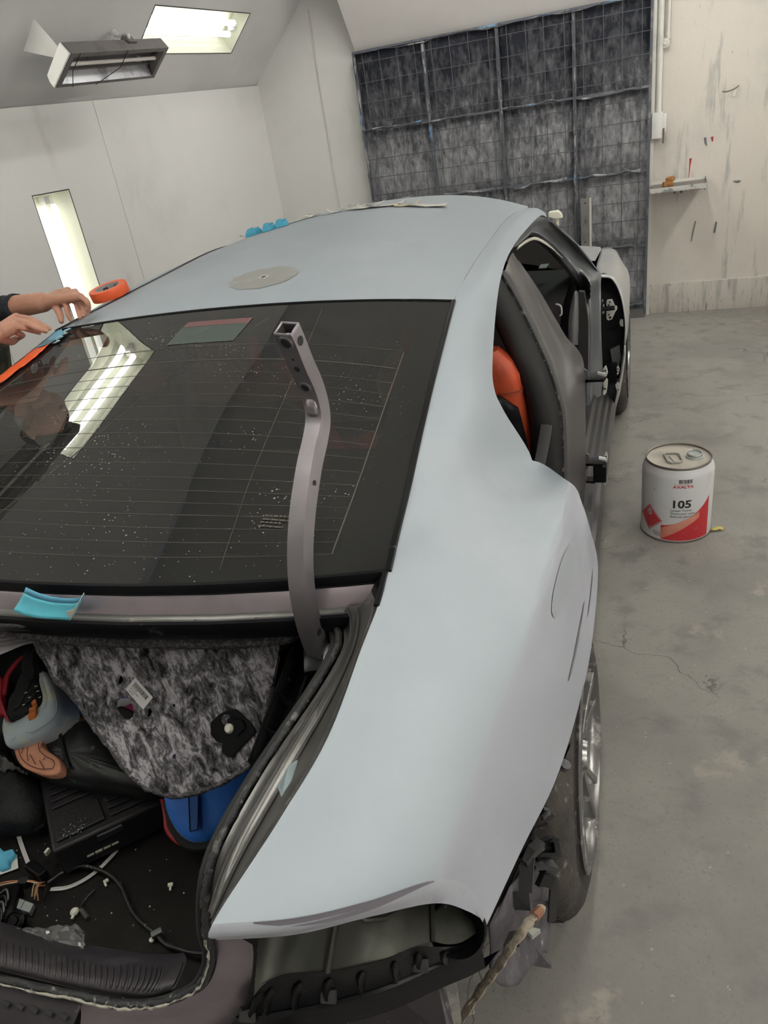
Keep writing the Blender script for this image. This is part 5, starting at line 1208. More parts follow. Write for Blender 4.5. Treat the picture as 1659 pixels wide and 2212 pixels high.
MB().prism([(-.68, -.43, 1.045), (.68, -.43, 1.045), (.66, .30, 1.0), (-.66, .30, 1.0)], (0, 0, -.012)).build('parcel_shelf', M_int, car, smooth=0)
MB().prism([(.70, .30, .30), (.70, .30, 1.02), (.70, -.40, 1.02), (.70, -.40, .3)], (.01, 0, 0)).build('inner_quarter', M_int, car, smooth=0)
MB().prism([(-.70, .30, .30), (-.70, .30, 1.02), (-.70, -.40, 1.02), (-.70, -.40, .3)], (-.01, 0, 0)).build('inner_quarter', M_int, car, smooth=0)
# belt buckle side bolster seen between the seat and the pillar
MB().grid(surf([[Vector(p) for p in ((0.693, 1.500, 0.638), (0.691, 1.500, 0.589), (0.688, 1.500, 0.529))], [Vector(p) for p in ((0.704, 1.500, 0.642), (0.705, 1.500, 0.588), (0.698, 1.500, 0.549))]], 2, 3)).build('seat_edge', M_orange, car, smooth=60, solid=.01)
MB().tube(cr([(0.757, 1.120, 0.721), (0.749, 1.080, 0.665), (0.739, 1.040, 0.613), (0.734, 1.000, 0.597)], 4), .022, 6, flat=.3).build('seat_belt', mat('belt_webbing', (.06, .06, .062), .6), car)

# ---- wheels
M_tire = mat('dusty_tire', (.036, .032, .029), .8, var=[(9, .42, .7, (.07, .062, .053)), (40, .6, .72, (.19, .18, .165))], bump=(80, .4))
M_rim = mat('dark_rim', (.20, .195, .195), .28, metal=.8, var=[(20, .55, .68, (.5, .5, .49)), (60, .62, .7, (.6, .6, .6))])
def wheel(x, y, side, name, label, camber=3.0):
    w = part(name); lab(w, label)
    M = Matrix.Translation((x, y, .356)) @ Matrix.Rotation(R(-camber * side), 4, 'Y') @ Matrix.Rotation(R(90 * side), 4, 'Y')
    # local z points outward
    r = .356
    prof = [(.248, -.002), (.262, -.010), (.290, -.003), (.318, -.010), (.336, -.022), (.346, -.034), (.352, -.048), (.3555, -.075), (r, -.13), (.3555, -.185), (.350, -.212), (.336, -.235), (.290, -.250), (.248, -.235), (.244, -.12)]
    MB().lathe(prof, 72, M, closed=True).build('tire', M_tire, w, smooth=60)
    tr_ = MB()
    for k in range(72):
        a = 2 * math.pi * k / 72
        for z0, z1, sk_ in ((-.045, -.070, .03), (-.19, -.212, -.03)):
            P_ = [M @ Vector(((r0) * math.cos(a + da), (r0) * math.sin(a + da), z_)) for r0, da, z_ in ((.3520, 0, z0), (.3560, sk_, z1))]
            tr_.tube(P_, .0014, 4)
    tr_.build('tread_groove', M_blackm, w, smooth=0)
    for z_ in (-.075, -.115, -.15, -.19):
        MB().lathe([(r + .0006, z_ - .004), (r - .004, z_), (r + .0006, z_ + .004)], 60, M).build('tread_channel', M_blackm, w, smooth=0)
    MB().lathe([(.250, -.004), (.2535, .003), (.247, .006), (.240, .001), (.232, -.02), (.226, -.06), (.222, -.14), (.12, -.15), (0, -.15)], 64, M).build('rim', M_rim, w, smooth=40)
    for k in range(5):
        for q in (-.17, .17):
            a = 2 * math.pi * k / 5 + .3; 
            P_ = [M @ Vector((rr0 * math.cos(a + q * f), rr0 * math.sin(a + q * f), z_)) for rr0, f, z_ in ((.05, .5, -.02), (.10, .8, -.018), (.17, 1, -.012), (.238, 1.15, -.004))]
            ax_ = (M.to_3x3() @ Vector((0, 0, 1)))
            MB().sweep(P_, [(-.016, -.03), (.016, -.03), (.011, .004), (-.011, .004)], tuple(ax_), scale=[1.2, 1, .9, .8]).build('spoke', M_rim, w, smooth=0, bev=.003)
    MB().lathe([(.0, .0), (.034, -.002), (.038, -.012), (.055, -.016), (.06, -.04)], 24, M).build('hub', M_rim, w, smooth=40)
    MB().lathe([(.05, -.075), (.175, -.075), (.175, -.10), (.05, -.10)], 40, M, closed=True).build('brake_disc', mat('disc', (.2, .19, .18), .35, metal=.8), w, smooth=30)
    return w
wheel(.975, .0, 1, 'rear_wheel', 'dusty rear wheel with dark splattered rim beside the bare quarter panel')
wheel(.976, 3.06, 1, 'front_wheel', 'dusty front wheel under the silver fender', 1.2)
wheel(-.975, .0, -1, 'rear_wheel', 'left rear wheel on the hidden side')
wheel(-.976, 3.06, -1, 'front_wheel', 'left front wheel on the hidden side', 1.2)
MB().tube([(0.953, -0.300, 0.638), (0.958, -0.300, 0.648)], .011, 10).build('liner_rivet', M_liner, car)
wl_ = []
for k in range(15):
    a = R(-20 + 220 * k / 14); wl_.append([Vector((x_, .40 * math.cos(a), .36 + .40 * math.sin(a))) for x_ in (.70, .80, .90)])
wlr = MB().grid([[Vector((p.x, p.y, min(p.z, .74))) for p in r_] for r_ in wl_]); wlr.build('wheel_arch_liner', M_blackm, car, smooth=60)
fl_ = []
for k in range(15):
    a = R(-10 + 200 * k / 14); fl_.append([Vector((x_, 3.06 + .42 * math.cos(a), .36 + .42 * math.sin(a))) for x_ in (.66, .80, .92)])
MB().grid(fl_).build('wheel_arch_liner', M_blackm, car, smooth=60)


# ================================================================ trunk
M_carpet = mat('trunk_carpet', (.018, .016, .015), .95, spec=.1, var=[(3, .5, .7, (.032, .028, .025)), (200, .70, .75, (.22, .21, .20))], bump=(300, .4))
TZ = .44
tub = MB()
tub.box((0, -.29, TZ - .01), (1.36, 1.2, .02))
tub.box((0, .30, .72), (1.36, .02, .56)); tub.box((0, -.885, .57), (1.36, .02, .26))
for s_ in (-1, 1): tub.box((s_ * .69, -.25, .73), (.02, 1.1, .58))
tub.build('trunk_tub', M_carpet, car, smooth=0)
# felt edge of the shelf over the trunk
M_felt = mat('grey_felt', (.085, .08, .085), .98, spec=.05, var=[(160, .45, .62, (.19, .18, .19)), (6, .55, .7, (.06, .055, .06))], bump=(200, .8))
fe = [(-0.264, -0.442, 1.000), (-0.038, -0.476, 1.000), (0.036, -0.485, 1.000), (0.123, -0.488, 1.000), (0.236, -0.479, 1.000), (0.360, -0.466, 1.000), (0.458, -0.451, 1.000), (0.519, -0.435, 1.000), (0.540, -0.432, 1.005), (0.548, -0.423, 1.010), (0.552, -0.412, 1.010)]
MB().sweep(cr([Vector(p) for p in fe], 4), [(-.014, -.010), (.006, -.012), (.014, -.004), (.013, .008), (-.004, .010)], (0, -.5, .9)).build('felt_edge', M_felt, car, smooth=70)
MB().grid([[Vector(p) for p in ((-0.061, -0.469, 0.970), (-0.011, -0.448, 0.970), (0.047, -0.449, 0.970))], [Vector(p) for p in ((-0.067, -0.472, 0.950), (-0.014, -0.455, 0.950), (0.020, -0.438, 0.950))], [Vector(p) for p in ((-0.056, -0.489, 0.940), (-0.032, -0.460, 0.940), (0.001, -0.439, 0.940))]]).build('shelf_stiffener', M_gun, car, smooth=40)
for k in range(3):
    MB().tube([Vector((-0.050, -0.478, 0.972)) + Vector((0, -.008 * k, -.004 * k)), Vector((0.034, -0.455, 0.972)) + Vector((0, -.004 * k, -.004 * k))], .003, 6).build('stiffener_rib', M_gun, car)

# ---- trunk lid hinge arm (gooseneck), still bolted in
M_arm = mat('hinge_arm_paint', (.20, .185, .195), .36, metal=.75, var=[(4, .4, .75, (.27, .24, .265))])
arm = [(0.610, -0.471, 0.997), (0.610, -0.475, 1.019), (0.610, -0.481, 1.068), (0.610, -0.479, 1.118), (0.610, -0.471, 1.153), (0.610, -0.454, 1.191), (0.610, -0.423, 1.235), (0.610, -0.377, 1.281), (0.610, -0.337, 1.311), (0.610, -0.317, 1.333), (0.610, -0.313, 1.360), (0.610, -0.321, 1.394), (0.610, -0.336, 1.427), (0.610, -0.350, 1.465), (0.610, -0.359, 1.485)]
ap = cr([Vector(p) for p in arm], 5)
ha = part('trunk_hinge'); lab(ha, 'upright gooseneck trunk lid hinge arm in lilac grey')
# oriented so one face looks to the rear left, one to the right
AW, AH = .0145, .0125
upv = Vector((-.15, -.99, .0))
sc_ = [1.0] * len(ap)
ab = MB()
ab.sweep(ap, [(-AW, -AH), (AW, -AH), (AW, AH), (-AW, AH)], tuple(upv), cap=False)
arm_o = ab.build('arm_tube', M_arm, ha, smooth=30, solid=.0022)
ends = ap[-1]; tdir = (ap[-1] - ap[-3]).normalized(); uu = (upv - tdir * upv.dot(tdir)).normalized(); ww = tdir.cross(uu)
def arm_frame(k):
    t_ = (ap[min(k + 1, len(ap) - 1)] - ap[max(k - 1, 0)]).normalized(); u_ = (upv - t_ * upv.dot(t_)).normalized(); return ap[k], t_, u_, t_.cross(u_)
M_dk = mat('arm_inside', (.03, .027, .03), .5)
def boss(k, side, r, hgt=.003, hollow=True, nm='bolt_sleeve'):
    p, t_, u_, w_ = arm_frame(k); nn = {'u': u_, '-u': -u_, 'w': w_, '-w': -w_}[side]; off = AH if side in ('u', '-u') else AW
    M = Matrix.Translation(p + nn * off) @ frame((0, 0, 0), t_, nn)
    if hollow:
        MB().lathe([(r, -.001), (r, hgt), (r * .72, hgt), (r * .70, -.012)], 20, M).build(nm, M_arm, ha, smooth=40)
        MB().disc(r * .72, -.0 + .0006, 18, M).build('sleeve_bore', M_blackm, ha, smooth=0)
    else:
        MB().disc(r, .0006, 16, M).build(nm, M_blackm, ha, smooth=0)
ARM_FACE = 'u'
boss(66, ARM_FACE, .0115); boss(55, ARM_FACE, .0095); boss(60, ARM_FACE, .0048, hollow=False, nm='drilled_hole')
boss(62, ARM_FACE, .0022, hollow=False, nm='drilled_hole')
boss(65, 'w', .007, .0008, hollow=False, nm='side_plug'); boss(33, 'w', .0042, hollow=False, nm='drilled_hole')
boss(9, 'w', .006, .0012, False, 'side_plug')
MB().sweep(ap[45:53], [(-.010, AH - .0005), (.010, AH - .0005), (.007, AH + .005), (-.007, AH + .005)], tuple(upv), scale=[.4, .8, 1, 1, 1, 1, .9, .6]).build('pressed_recess', M_arm, ha, smooth=60)
MB().box(ap[0] + Vector((0, 0, -.02)), (.05, .05, .07), Euler((R(20), 0, R(20))), bev=.008).build('hinge_mount', M_blackp, ha)
MB().box(ap[2] + Vector((.016, -.002, .0)), (.012, .03, .03), Euler((R(20), 0, R(20))), bev=.003).build('hinge_bracket', M_gun, ha)

# ---- hinge cover: ribbed black trough beside the opening
hcv = part('hinge_cover')
a0, a1, b0, b1 = Vector((0.531, -0.417, 0.965)), Vector((0.578, -0.442, 0.965)), Vector((0.488, -0.560, 0.840)), Vector((0.510, -0.564, 0.840))
c0, c1 = Vector((0.515, -0.496, 0.910)), Vector((0.556, -0.510, 0.905))
la = cr([a0, c0, b0], 5); lb = cr([a1, c1, b1], 5)
fl0 = [p + Vector((.010, .004, -.035)) for p in la]; fl1 = [p + Vector((-.006, -.004, -.035)) for p in lb]
MB().grid([la, fl0, fl1, lb]).build('trough', M_blackp, hcv, smooth=30, solid=.0025)
MB().tube(la, .003, 6).build('trough_edge', M_blackp, hcv); MB().tube(lb, .003, 6).build('trough_edge', M_blackp, hcv)
for k in (4, 7):
    MB().prism([la[k], lb[k], fl1[k], fl0[k]], (0, .003, .0)).build('cross_rib', M_blackp, hcv, smooth=0)
# ---- wire bundle running down beside the trough
MB().tube(cr([Vector(p) for p in ((0.508, -0.400, 0.955), (0.472, -0.395, 0.930), (0.457, -0.413, 0.910), (0.455, -0.438, 0.890), (0.460, -0.467, 0.875), (0.475, -0.493, 0.860), (0.483, -0.503, 0.850))], 5), [.0055 + .001 * math.sin(k) for k in range(31)], 7).build('hinge_wiring', mat('taped_wire', (.035, .033, .033), .6, var=[(60, .58, .68, (.22, .21, .21))]), car)

# ---- hanging felt liner with holes, sticker and retainer
FO, FN = Vector((-.028, -.432, .93)), None
FA, FB_, FC = Vector((-0.028, -0.432, 0.930)), Vector((0.504, -0.411, 0.965)), Vector((0.325, -0.568, 0.735))
FN = (FB_ - FA).cross(FC - FA).normalized()
if FN.z < 0: FN = -FN
FXd = (FB_ - FA).normalized(); FYd = FN.cross(FXd)
def fl2(p): d = Vector(p) - FA; return (d.dot(FXd), d.dot(FYd))
f_out = [(-0.028, -0.432, 0.930), (-0.006, -0.445, 0.912), (0.018, -0.460, 0.890), (0.032, -0.472, 0.873), (0.067, -0.480, 0.860), (0.091, -0.493, 0.843), (0.118, -0.506, 0.823), (0.144, -0.519, 0.805), (0.171, -0.532, 0.786), (0.198, -0.545, 0.768), (0.221, -0.556, 0.752), (0.240, -0.562, 0.743), (0.263, -0.567, 0.736), (0.286, -0.569, 0.733), (0.305, -0.570, 0.732), (0.324, -0.569, 0.734), (0.346, -0.565, 0.739), (0.366, -0.561, 0.745), (0.411, -0.549, 0.764), (0.454, -0.532, 0.788), (0.468, -0.522, 0.803), (0.477, -0.504, 0.829), (0.486, -0.478, 0.868), (0.496, -0.451, 0.907), (0.502, -0.429, 0.939), (0.506, -0.412, 0.964), (0.409, -0.410, 0.966), (0.215, -0.417, 0.954), (0.055, -0.422, 0.945)]
def ell(px): return [fl2(p) for p in px]
f_h = [[(0.175, -0.462, 0.888), (0.178, -0.459, 0.893), (0.185, -0.458, 0.895), (0.189, -0.459, 0.892), (0.191, -0.462, 0.887), (0.187, -0.466, 0.882), (0.181, -0.468, 0.879), (0.175, -0.467, 0.881)],
       [(0.175, -0.492, 0.844), (0.176, -0.486, 0.853), (0.183, -0.481, 0.860), (0.193, -0.479, 0.863), (0.205, -0.481, 0.861), (0.215, -0.485, 0.855), (0.221, -0.491, 0.846), (0.219, -0.498, 0.836), (0.209, -0.502, 0.830), (0.197, -0.501, 0.831), (0.185, -0.499, 0.835)],
       [(0.244, -0.491, 0.847), (0.248, -0.488, 0.851), (0.255, -0.487, 0.852), (0.260, -0.490, 0.848), (0.257, -0.494, 0.842), (0.250, -0.498, 0.836), (0.245, -0.496, 0.839)],
       [(0.308, -0.532, 0.788), (0.310, -0.529, 0.791), (0.315, -0.528, 0.793), (0.317, -0.530, 0.790), (0.317, -0.533, 0.786), (0.312, -0.534, 0.784), (0.308, -0.534, 0.785)],
       [(0.297, -0.482, 0.860), (0.301, -0.480, 0.863), (0.307, -0.480, 0.863), (0.307, -0.482, 0.859), (0.300, -0.484, 0.857)]]
def felt_mat():
    m = mat('mottled_felt', (.05, .05, .05), .98, spec=.05)
    nt, N, L, b = shader_nodes(m); tc = N.new('ShaderNodeTexCoord')
    def nz(sc, st, rot, loc):
        m0 = N.new('ShaderNodeMapping'); m0.inputs['Rotation'].default_value = rot; L.new(tc.outputs['Object'], m0.inputs[0])
        mp = N.new('ShaderNodeMapping'); mp.inputs['Scale'].default_value = st; mp.inputs['Location'].default_value = (loc,) * 3
        L.new(m0.outputs[0], mp.inputs[0]); n = N.new('ShaderNodeTexNoise'); n.inputs['Scale'].default_value = sc; n.inputs['Detail'].default_value = 7; n.inputs['Roughness'].default_value = .68; n.inputs['Distortion'].default_value = .8
        L.new(mp.outputs[0], n.inputs['Vector']); return n.outputs['Fac']
    a = nz(48, (1, .9, .30), (0, R(32), 0), 0); c_ = nz(170, (1, 1, .30), (0, R(32), 0), 3)
    d = nz(7, (1, 1, 1), (0, 0, 0), 5)
    s1 = N.new('ShaderNodeMath'); s1.operation = 'MULTIPLY_ADD'; s1.inputs[1].default_value = .45; L.new(c_, s1.inputs[0]); L.new(a, s1.inputs[2])
    s2 = N.new('ShaderNodeMath'); s2.operation = 'MULTIPLY_ADD'; s2.inputs[1].default_value = .5; L.new(d, s2.inputs[0]); L.new(s1.outputs[0], s2.inputs[2])
    r = N.new('ShaderNodeValToRGB'); r.color_ramp.elements[0].position = .36; r.color_ramp.elements[1].position = .64
    mr = N.new('ShaderNodeMapRange'); mr.inputs[1].default_value = .45; mr.inputs[2].default_value = 1.5; L.new(s2.outputs[0], mr.inputs[0]); L.new(mr.outputs[0], r.inputs[0])
    r.color_ramp.elements[0].color = (.018, .018, .019, 1); r.color_ramp.elements[1].color = (.46, .435, .47, 1)
    x = r.color_ramp.elements.new(.5); x.color = (.125, .12, .128, 1)
    L.new(r.outputs[0], b.inputs['Base Color'])
    bp = N.new('ShaderNodeBump'); bp.inputs['Strength'].default_value = .8; bp.inputs['Distance'].default_value = .006; L.new(s2.outputs[0], bp.inputs['Height']); L.new(bp.outputs[0], b.inputs['Normal'])
    return m
M_mfelt = felt_mat()
t = thing('felt_liner', 'mottled grey felt trunk liner hanging loose with round holes and a barcode sticker', 'liner', tuple(FC))
me = flat_plate([fl2(p) for p in f_out], [[fl2(p) for p in h] for h in f_h], .009)
fM = Matrix((FXd, FYd, FN)).transposed().to_4x4(); fM.translation = FA
place_mesh(me, fM); me.materials.clear(); me.materials.append(M_mfelt); link_mesh('felt_sheet', me, t, 0)
fp = lambda p, h=0: Vector(p) + FN * h
rv = random.Random(2)
loop = [fp(p, 0) + Vector([rv.uniform(-.001, .001)] * 3) for p in resample([Vector(p) for p in f_out[:24]], 70)]
MB().tube(loop, [.0062 * rv.uniform(.85, 1.15) for _ in loop], 7).build('bound_edge', M_felt, t, smooth=180)
stk = [(0.199, -0.471, 0.875), (0.218, -0.458, 0.894), (0.260, -0.476, 0.869), (0.241, -0.489, 0.849)]
MB().prism([fp(p, .0052) for p in stk], FN * .0008).build('barcode_sticker', mat('sticker_white', (.62, .60, .60), .6), t, smooth=0)
sk_ = [Vector(p) for p in stk]; u_ = (sk_[2] - sk_[1]); v_ = (sk_[0] - sk_[1])
bcm = MB(); x_ = .12; rr = random.Random(8)
while x_ < .86:
    w_ = rr.choice((.012, .02, .03)); q = [sk_[1] + u_ * a + v_ * b + FN * .0062 for a, b in ((x_, .16), (x_ + w_, .16), (x_ + w_, .46), (x_, .46))]; bcm.add(q, [(0, 1, 2, 3)]); x_ += w_ + rr.choice((.012, .02))
bcm.build('barcode', M_blackm, t, smooth=0)
me = ink_lines(((0, .008, .016), (0, .003, .022), (0, -.002, .013)), .0026)
place_mesh(me, Matrix.Translation(sk_[1] + u_ * .12 + v_ * .82 + FN * .0062) @ frame((0, 0, 0), u_, FN)); me.materials.append(mat('sticker_ink', (.22, .22, .22), .6)); link_mesh('sticker_print', me, t, 0)
# retainer with the white knob
rp_ = [(0.385, -0.492, 0.846), (0.401, -0.483, 0.859), (0.417, -0.478, 0.867), (0.433, -0.477, 0.869), (0.465, -0.489, 0.852), (0.474, -0.496, 0.841), (0.432, -0.522, 0.802), (0.422, -0.522, 0.802), (0.411, -0.518, 0.808), (0.411, -0.510, 0.820), (0.401, -0.510, 0.821), (0.387, -0.504, 0.829)]
rt_ = MB().prism([fp(p, .005) for p in rp_], FN * .006).build('retainer_plate', M_blackp, t, smooth=0, bev=.0015)
rc = [Vector(p) for p in rp_]; ex_ = (rc[4] - rc[6]).normalized()
hexs = MB()
def hexat(px, n_, step):
    base = Vector(px[0]); end = Vector(px[1]); 
    for i in range(n_):
        for j in range(2):
            p = base.lerp(end, i / (n_ - 1)) + (FN.cross((end - base).normalized())) * (.004 * j) + FN * .0112
            hexs.disc(.0015, 0, 6, Matrix.Translation(p) @ frame((0, 0, 0), FXd, FN))
hexat([(0.437, -0.481, 0.863), (0.465, -0.496, 0.842)], 10, 1)
hexat([(0.398, -0.499, 0.836), (0.433, -0.516, 0.811)], 10, 1)
hexs.build('hex_pattern', mat('hex_dark', (.002, .002, .002), .8), rt_, smooth=0)
kc = [(0.427, -0.495, 0.843), (0.417, -0.487, 0.853)]
MB().lathe([(.006, .006), (.0085, .012), (.0085, .018), (.005, .022), (0, .022)], 16, Matrix.Translation(kc[0]) @ frame((0, 0, 0), FXd, FN)).build('white_knob', M_cr, rt_)
MB().lathe([(.009, .010), (.009, .013), (0, .014)], 16, Matrix.Translation(kc[1]) @ frame((0, 0, 0), FXd, FN)).build('stud', M_felt, rt_)
MB().prism([(0.421, -0.497, 0.863), (0.449, -0.496, 0.864), (0.456, -0.503, 0.854), (0.441, -0.512, 0.841), (0.424, -0.509, 0.846)], FN * .002).build('knob_pad', M_blackp, rt_, smooth=0)

def pillow(name, pts, n, h, m, parent=None, base=.0, rings=6, flat=.5, wob=0, seed=1, subs=3, smooth=180):
    """cushion-like solid over a closed loop: domed towards n, with side walls going down by base."""
    P = cr([Vector(p) for p in pts] + [Vector(pts[0])], subs)[:-1]; n = Vector(n).normalized(); c_ = sum(P, Vector()) / len(P); rw_ = random.Random(seed)
    rows = []
    if base: rows.append([p - n * base for p in P] + [P[0] - n * base])
    for k in range(rings + 1):
        f = k / rings; a = f * math.pi / 2
        row = [c_ + (p - c_) * (math.cos(a) ** flat if k < rings else .001) + n * (h * math.sin(a) ** .8 * (1 + wob * rw_.uniform(-1, 1))) for p in P]
        rows.append(row + [row[0]])
    return MB().grid(rows).build(name, m, parent, smooth=smooth)
UPN = (-.1, -.4, .9)
# ---- blue sports bag
M_blue = mat('blue_nylon', (.012, .16, .66), .55, sheen=.3, var=[(8, .5, .75, (.008, .11, .50))], bump=(14, .35))
M_redp = mat('red_piping', (.36, .02, .03), .6)
t = thing('sports_bag', 'bright blue sports bag with black and red piping under the felt liner', 'bag', (0.158, -0.384, 0.450))
bl_out = [(-0.221, -0.277, 0.623), (-0.150, -0.272, 0.629), (0.061, -0.317, 0.619), (0.240, -0.340, 0.617), (0.347, -0.352, 0.617), (0.354, -0.406, 0.590), (0.342, -0.451, 0.567), (0.327, -0.488, 0.547), (0.308, -0.507, 0.537), (0.285, -0.517, 0.530), (0.255, -0.519, 0.528), (0.223, -0.507, 0.532), (0.197, -0.487, 0.541), (0.169, -0.455, 0.555), (0.083, -0.432, 0.562), (-0.049, -0.363, 0.589), (-0.147, -0.322, 0.604)]
pillow('bag_body', bl_out, (-.05, -.45, .89), .03, M_blue, t, base=.06, flat=.55)
lo_ = [Vector(p) for p in bl_out[5:14]]
MB().tube([p + Vector((0, -.004, -.004)) for p in cr(lo_, 4)], .010, 8).build('black_piping', M_blackm, t)
rdp = [(0.125, -0.435, 0.543), (0.145, -0.446, 0.538), (0.165, -0.470, 0.527), (0.180, -0.493, 0.516), (0.206, -0.508, 0.511), (0.233, -0.514, 0.509), (0.261, -0.517, 0.509)]
MB().tube(cr([Vector(p) for p in rdp], 4), .006, 8).build('red_piping', M_redp, t)
tb_ = [(0.238, -0.462, 0.595), (0.260, -0.460, 0.597), (0.285, -0.517, 0.570), (0.269, -0.522, 0.566)]
MB().prism(tb_, (0, -.001, .0025)).build('label_tab', mat('tab_blue', (.01, .09, .36), .6), t, smooth=0)
MB().tube([Vector(p) + Vector((0, -.001, .003)) for p in tb_ + tb_[:1]], .0012, 5).build('tab_stitching', M_blackm, t)
for px in ((486,1826,.47),): pass
t = thing('bag_strap', 'blue and red strap end on the trunk floor beside the opening', 'strap', (0.271, -0.494, 0.450))
MB().tube(cr([(0.279, -0.495, 0.500), (0.282, -0.498, 0.480), (0.276, -0.508, 0.460), (0.271, -0.521, 0.450)], 4), .008, 6, flat=.4).build('red_webbing', M_redp, t)
MB().tube(cr([(0.288, -0.495, 0.505), (0.294, -0.499, 0.490), (0.284, -0.509, 0.480)], 4), .007, 6, flat=.4).build('blue_webbing', M_blue, t)
# ---- coloured cloth seen through the big hole
t = thing('striped_shirt', 'folded white, magenta and black shirt seen through the round hole in the felt', 'shirt', (0.048, -0.361, 0.700))
for nm, pts, m in (('white_panel', [(236,1500),(300,1494),(304,1530),(250,1540)], mat('shirt_white', (.60, .58, .64), .8)), ('magenta_panel', [(262,1530),(304,1514),(308,1552),(282,1540)], mat('shirt_magenta', (.36, .03, .13), .8)), ('black_panel', [(240,1536),(262,1526),(305,1550),(300,1575),(262,1572)], M_blackm), ('blue_panel', [(240,1492),(290,1488),(296,1502),(248,1510)], M_blue)):
    P_ = [(0.045, -0.382, 0.758), (0.115, -0.372, 0.766), (0.130, -0.397, 0.747), (0.074, -0.410, 0.738)] if nm == 'white_panel' else [(0.089, -0.405, 0.748), (0.130, -0.390, 0.760), (0.146, -0.416, 0.740), (0.114, -0.411, 0.745)] if nm == 'magenta_panel' else [(0.070, -0.415, 0.747), (0.091, -0.405, 0.754), (0.145, -0.418, 0.744), (0.147, -0.436, 0.731), (0.105, -0.438, 0.729)] if nm == 'black_panel' else [(0.050, -0.378, 0.765), (0.105, -0.371, 0.771), (0.116, -0.380, 0.764), (0.065, -0.391, 0.756)]
    pillow(nm, P_, (0, -.6, .8), .004, m, t, base=.003, subs=2)
# ---- black bag with tan leather end
M_blkbag = mat('black_leather', (.016, .0155, .017), .42, var=[(34, .64, .72, (.17, .165, .16))], bump=(6, .5))
t = thing('leather_bag', 'soft black bag with a stitched tan leather end under the sneaker', 'bag', (-0.133, -0.368, 0.520))
bb = [(-0.217, -0.375, 0.587), (-0.178, -0.357, 0.599), (-0.133, -0.346, 0.609), (-0.090, -0.338, 0.617), (-0.043, -0.353, 0.616), (0.025, -0.393, 0.606), (0.094, -0.430, 0.597), (0.158, -0.458, 0.591), (0.117, -0.470, 0.582), (0.043, -0.469, 0.574), (-0.033, -0.469, 0.565), (-0.100, -0.467, 0.559), (-0.165, -0.462, 0.554), (-0.229, -0.445, 0.554), (-0.277, -0.416, 0.562), (-0.259, -0.391, 0.575)]
pillow('bag_body', bb, UPN, .035, M_blkbag, t, base=.05, flat=.6, wob=.03, subs=4)
M_tan = mat('tan_leather', (.60, .27, .165), .55, var=[(5, .5, .8, (.54, .24, .15))], bump=(90, .15))
ptc = [(-0.229, -0.440, 0.609), (-0.211, -0.435, 0.614), (-0.193, -0.429, 0.619), (-0.177, -0.421, 0.625), (-0.162, -0.410, 0.632), (-0.154, -0.407, 0.635), (-0.159, -0.414, 0.630), (-0.159, -0.423, 0.626), (-0.147, -0.432, 0.622), (-0.120, -0.442, 0.621), (-0.096, -0.449, 0.620), (-0.077, -0.460, 0.617), (-0.069, -0.473, 0.611), (-0.077, -0.481, 0.605), (-0.103, -0.485, 0.601), (-0.130, -0.482, 0.599), (-0.154, -0.478, 0.598), (-0.180, -0.472, 0.599), (-0.206, -0.459, 0.602)]
tanp = pillow('tan_patch', ptc, UPN, .006, M_tan, t, base=.02, flat=.35, subs=2)
M_stitch = mat('stitch_brown', (.16, .045, .03), .7)
for ln in ([(-0.208, -0.445, 0.620), (-0.195, -0.456, 0.616), (-0.175, -0.468, 0.613), (-0.148, -0.476, 0.612), (-0.118, -0.479, 0.613), (-0.087, -0.477, 0.618)], [(-0.195, -0.442, 0.624), (-0.192, -0.453, 0.618)], [(-0.183, -0.440, 0.626), (-0.177, -0.452, 0.620), (-0.163, -0.467, 0.615)],
           [(-0.165, -0.455, 0.621), (-0.138, -0.472, 0.615)], [(-0.132, -0.464, 0.619), (-0.109, -0.478, 0.615)], [(-0.123, -0.463, 0.621), (-0.120, -0.458, 0.624)],
           [(-0.157, -0.432, 0.633), (-0.145, -0.445, 0.628), (-0.122, -0.455, 0.625), (-0.097, -0.461, 0.625), (-0.085, -0.469, 0.623), (-0.085, -0.477, 0.618)]):
    MB().tube(cr([Vector(p) for p in ln], 4), .0009, 5).build('stitched_line', M_stitch, tanp)
MB().tube(cr([Vector(p) for p in [(-0.131, -0.388, 0.635), (-0.122, -0.404, 0.628), (-0.097, -0.429, 0.620), (-0.075, -0.449, 0.614), (-0.057, -0.463, 0.609)]], 4), .004, 6, flat=.5).build('crease_welt', M_blackm, t)
t = thing('leather_pouch', 'brown leather pouch wedged between the sneaker and the black bag', 'pouch', (-0.204, -0.302, 0.560))
pillow('pouch_body', [(-0.201, -0.382, 0.592), (-0.182, -0.352, 0.607), (-0.184, -0.322, 0.620), (-0.155, -0.326, 0.622), (-0.109, -0.335, 0.623), (-0.093, -0.345, 0.620), (-0.136, -0.355, 0.611), (-0.164, -0.366, 0.603), (-0.182, -0.378, 0.596)], UPN, .018, mat('brown_leather', (.10, .042, .022), .6), t, base=.04, subs=2)
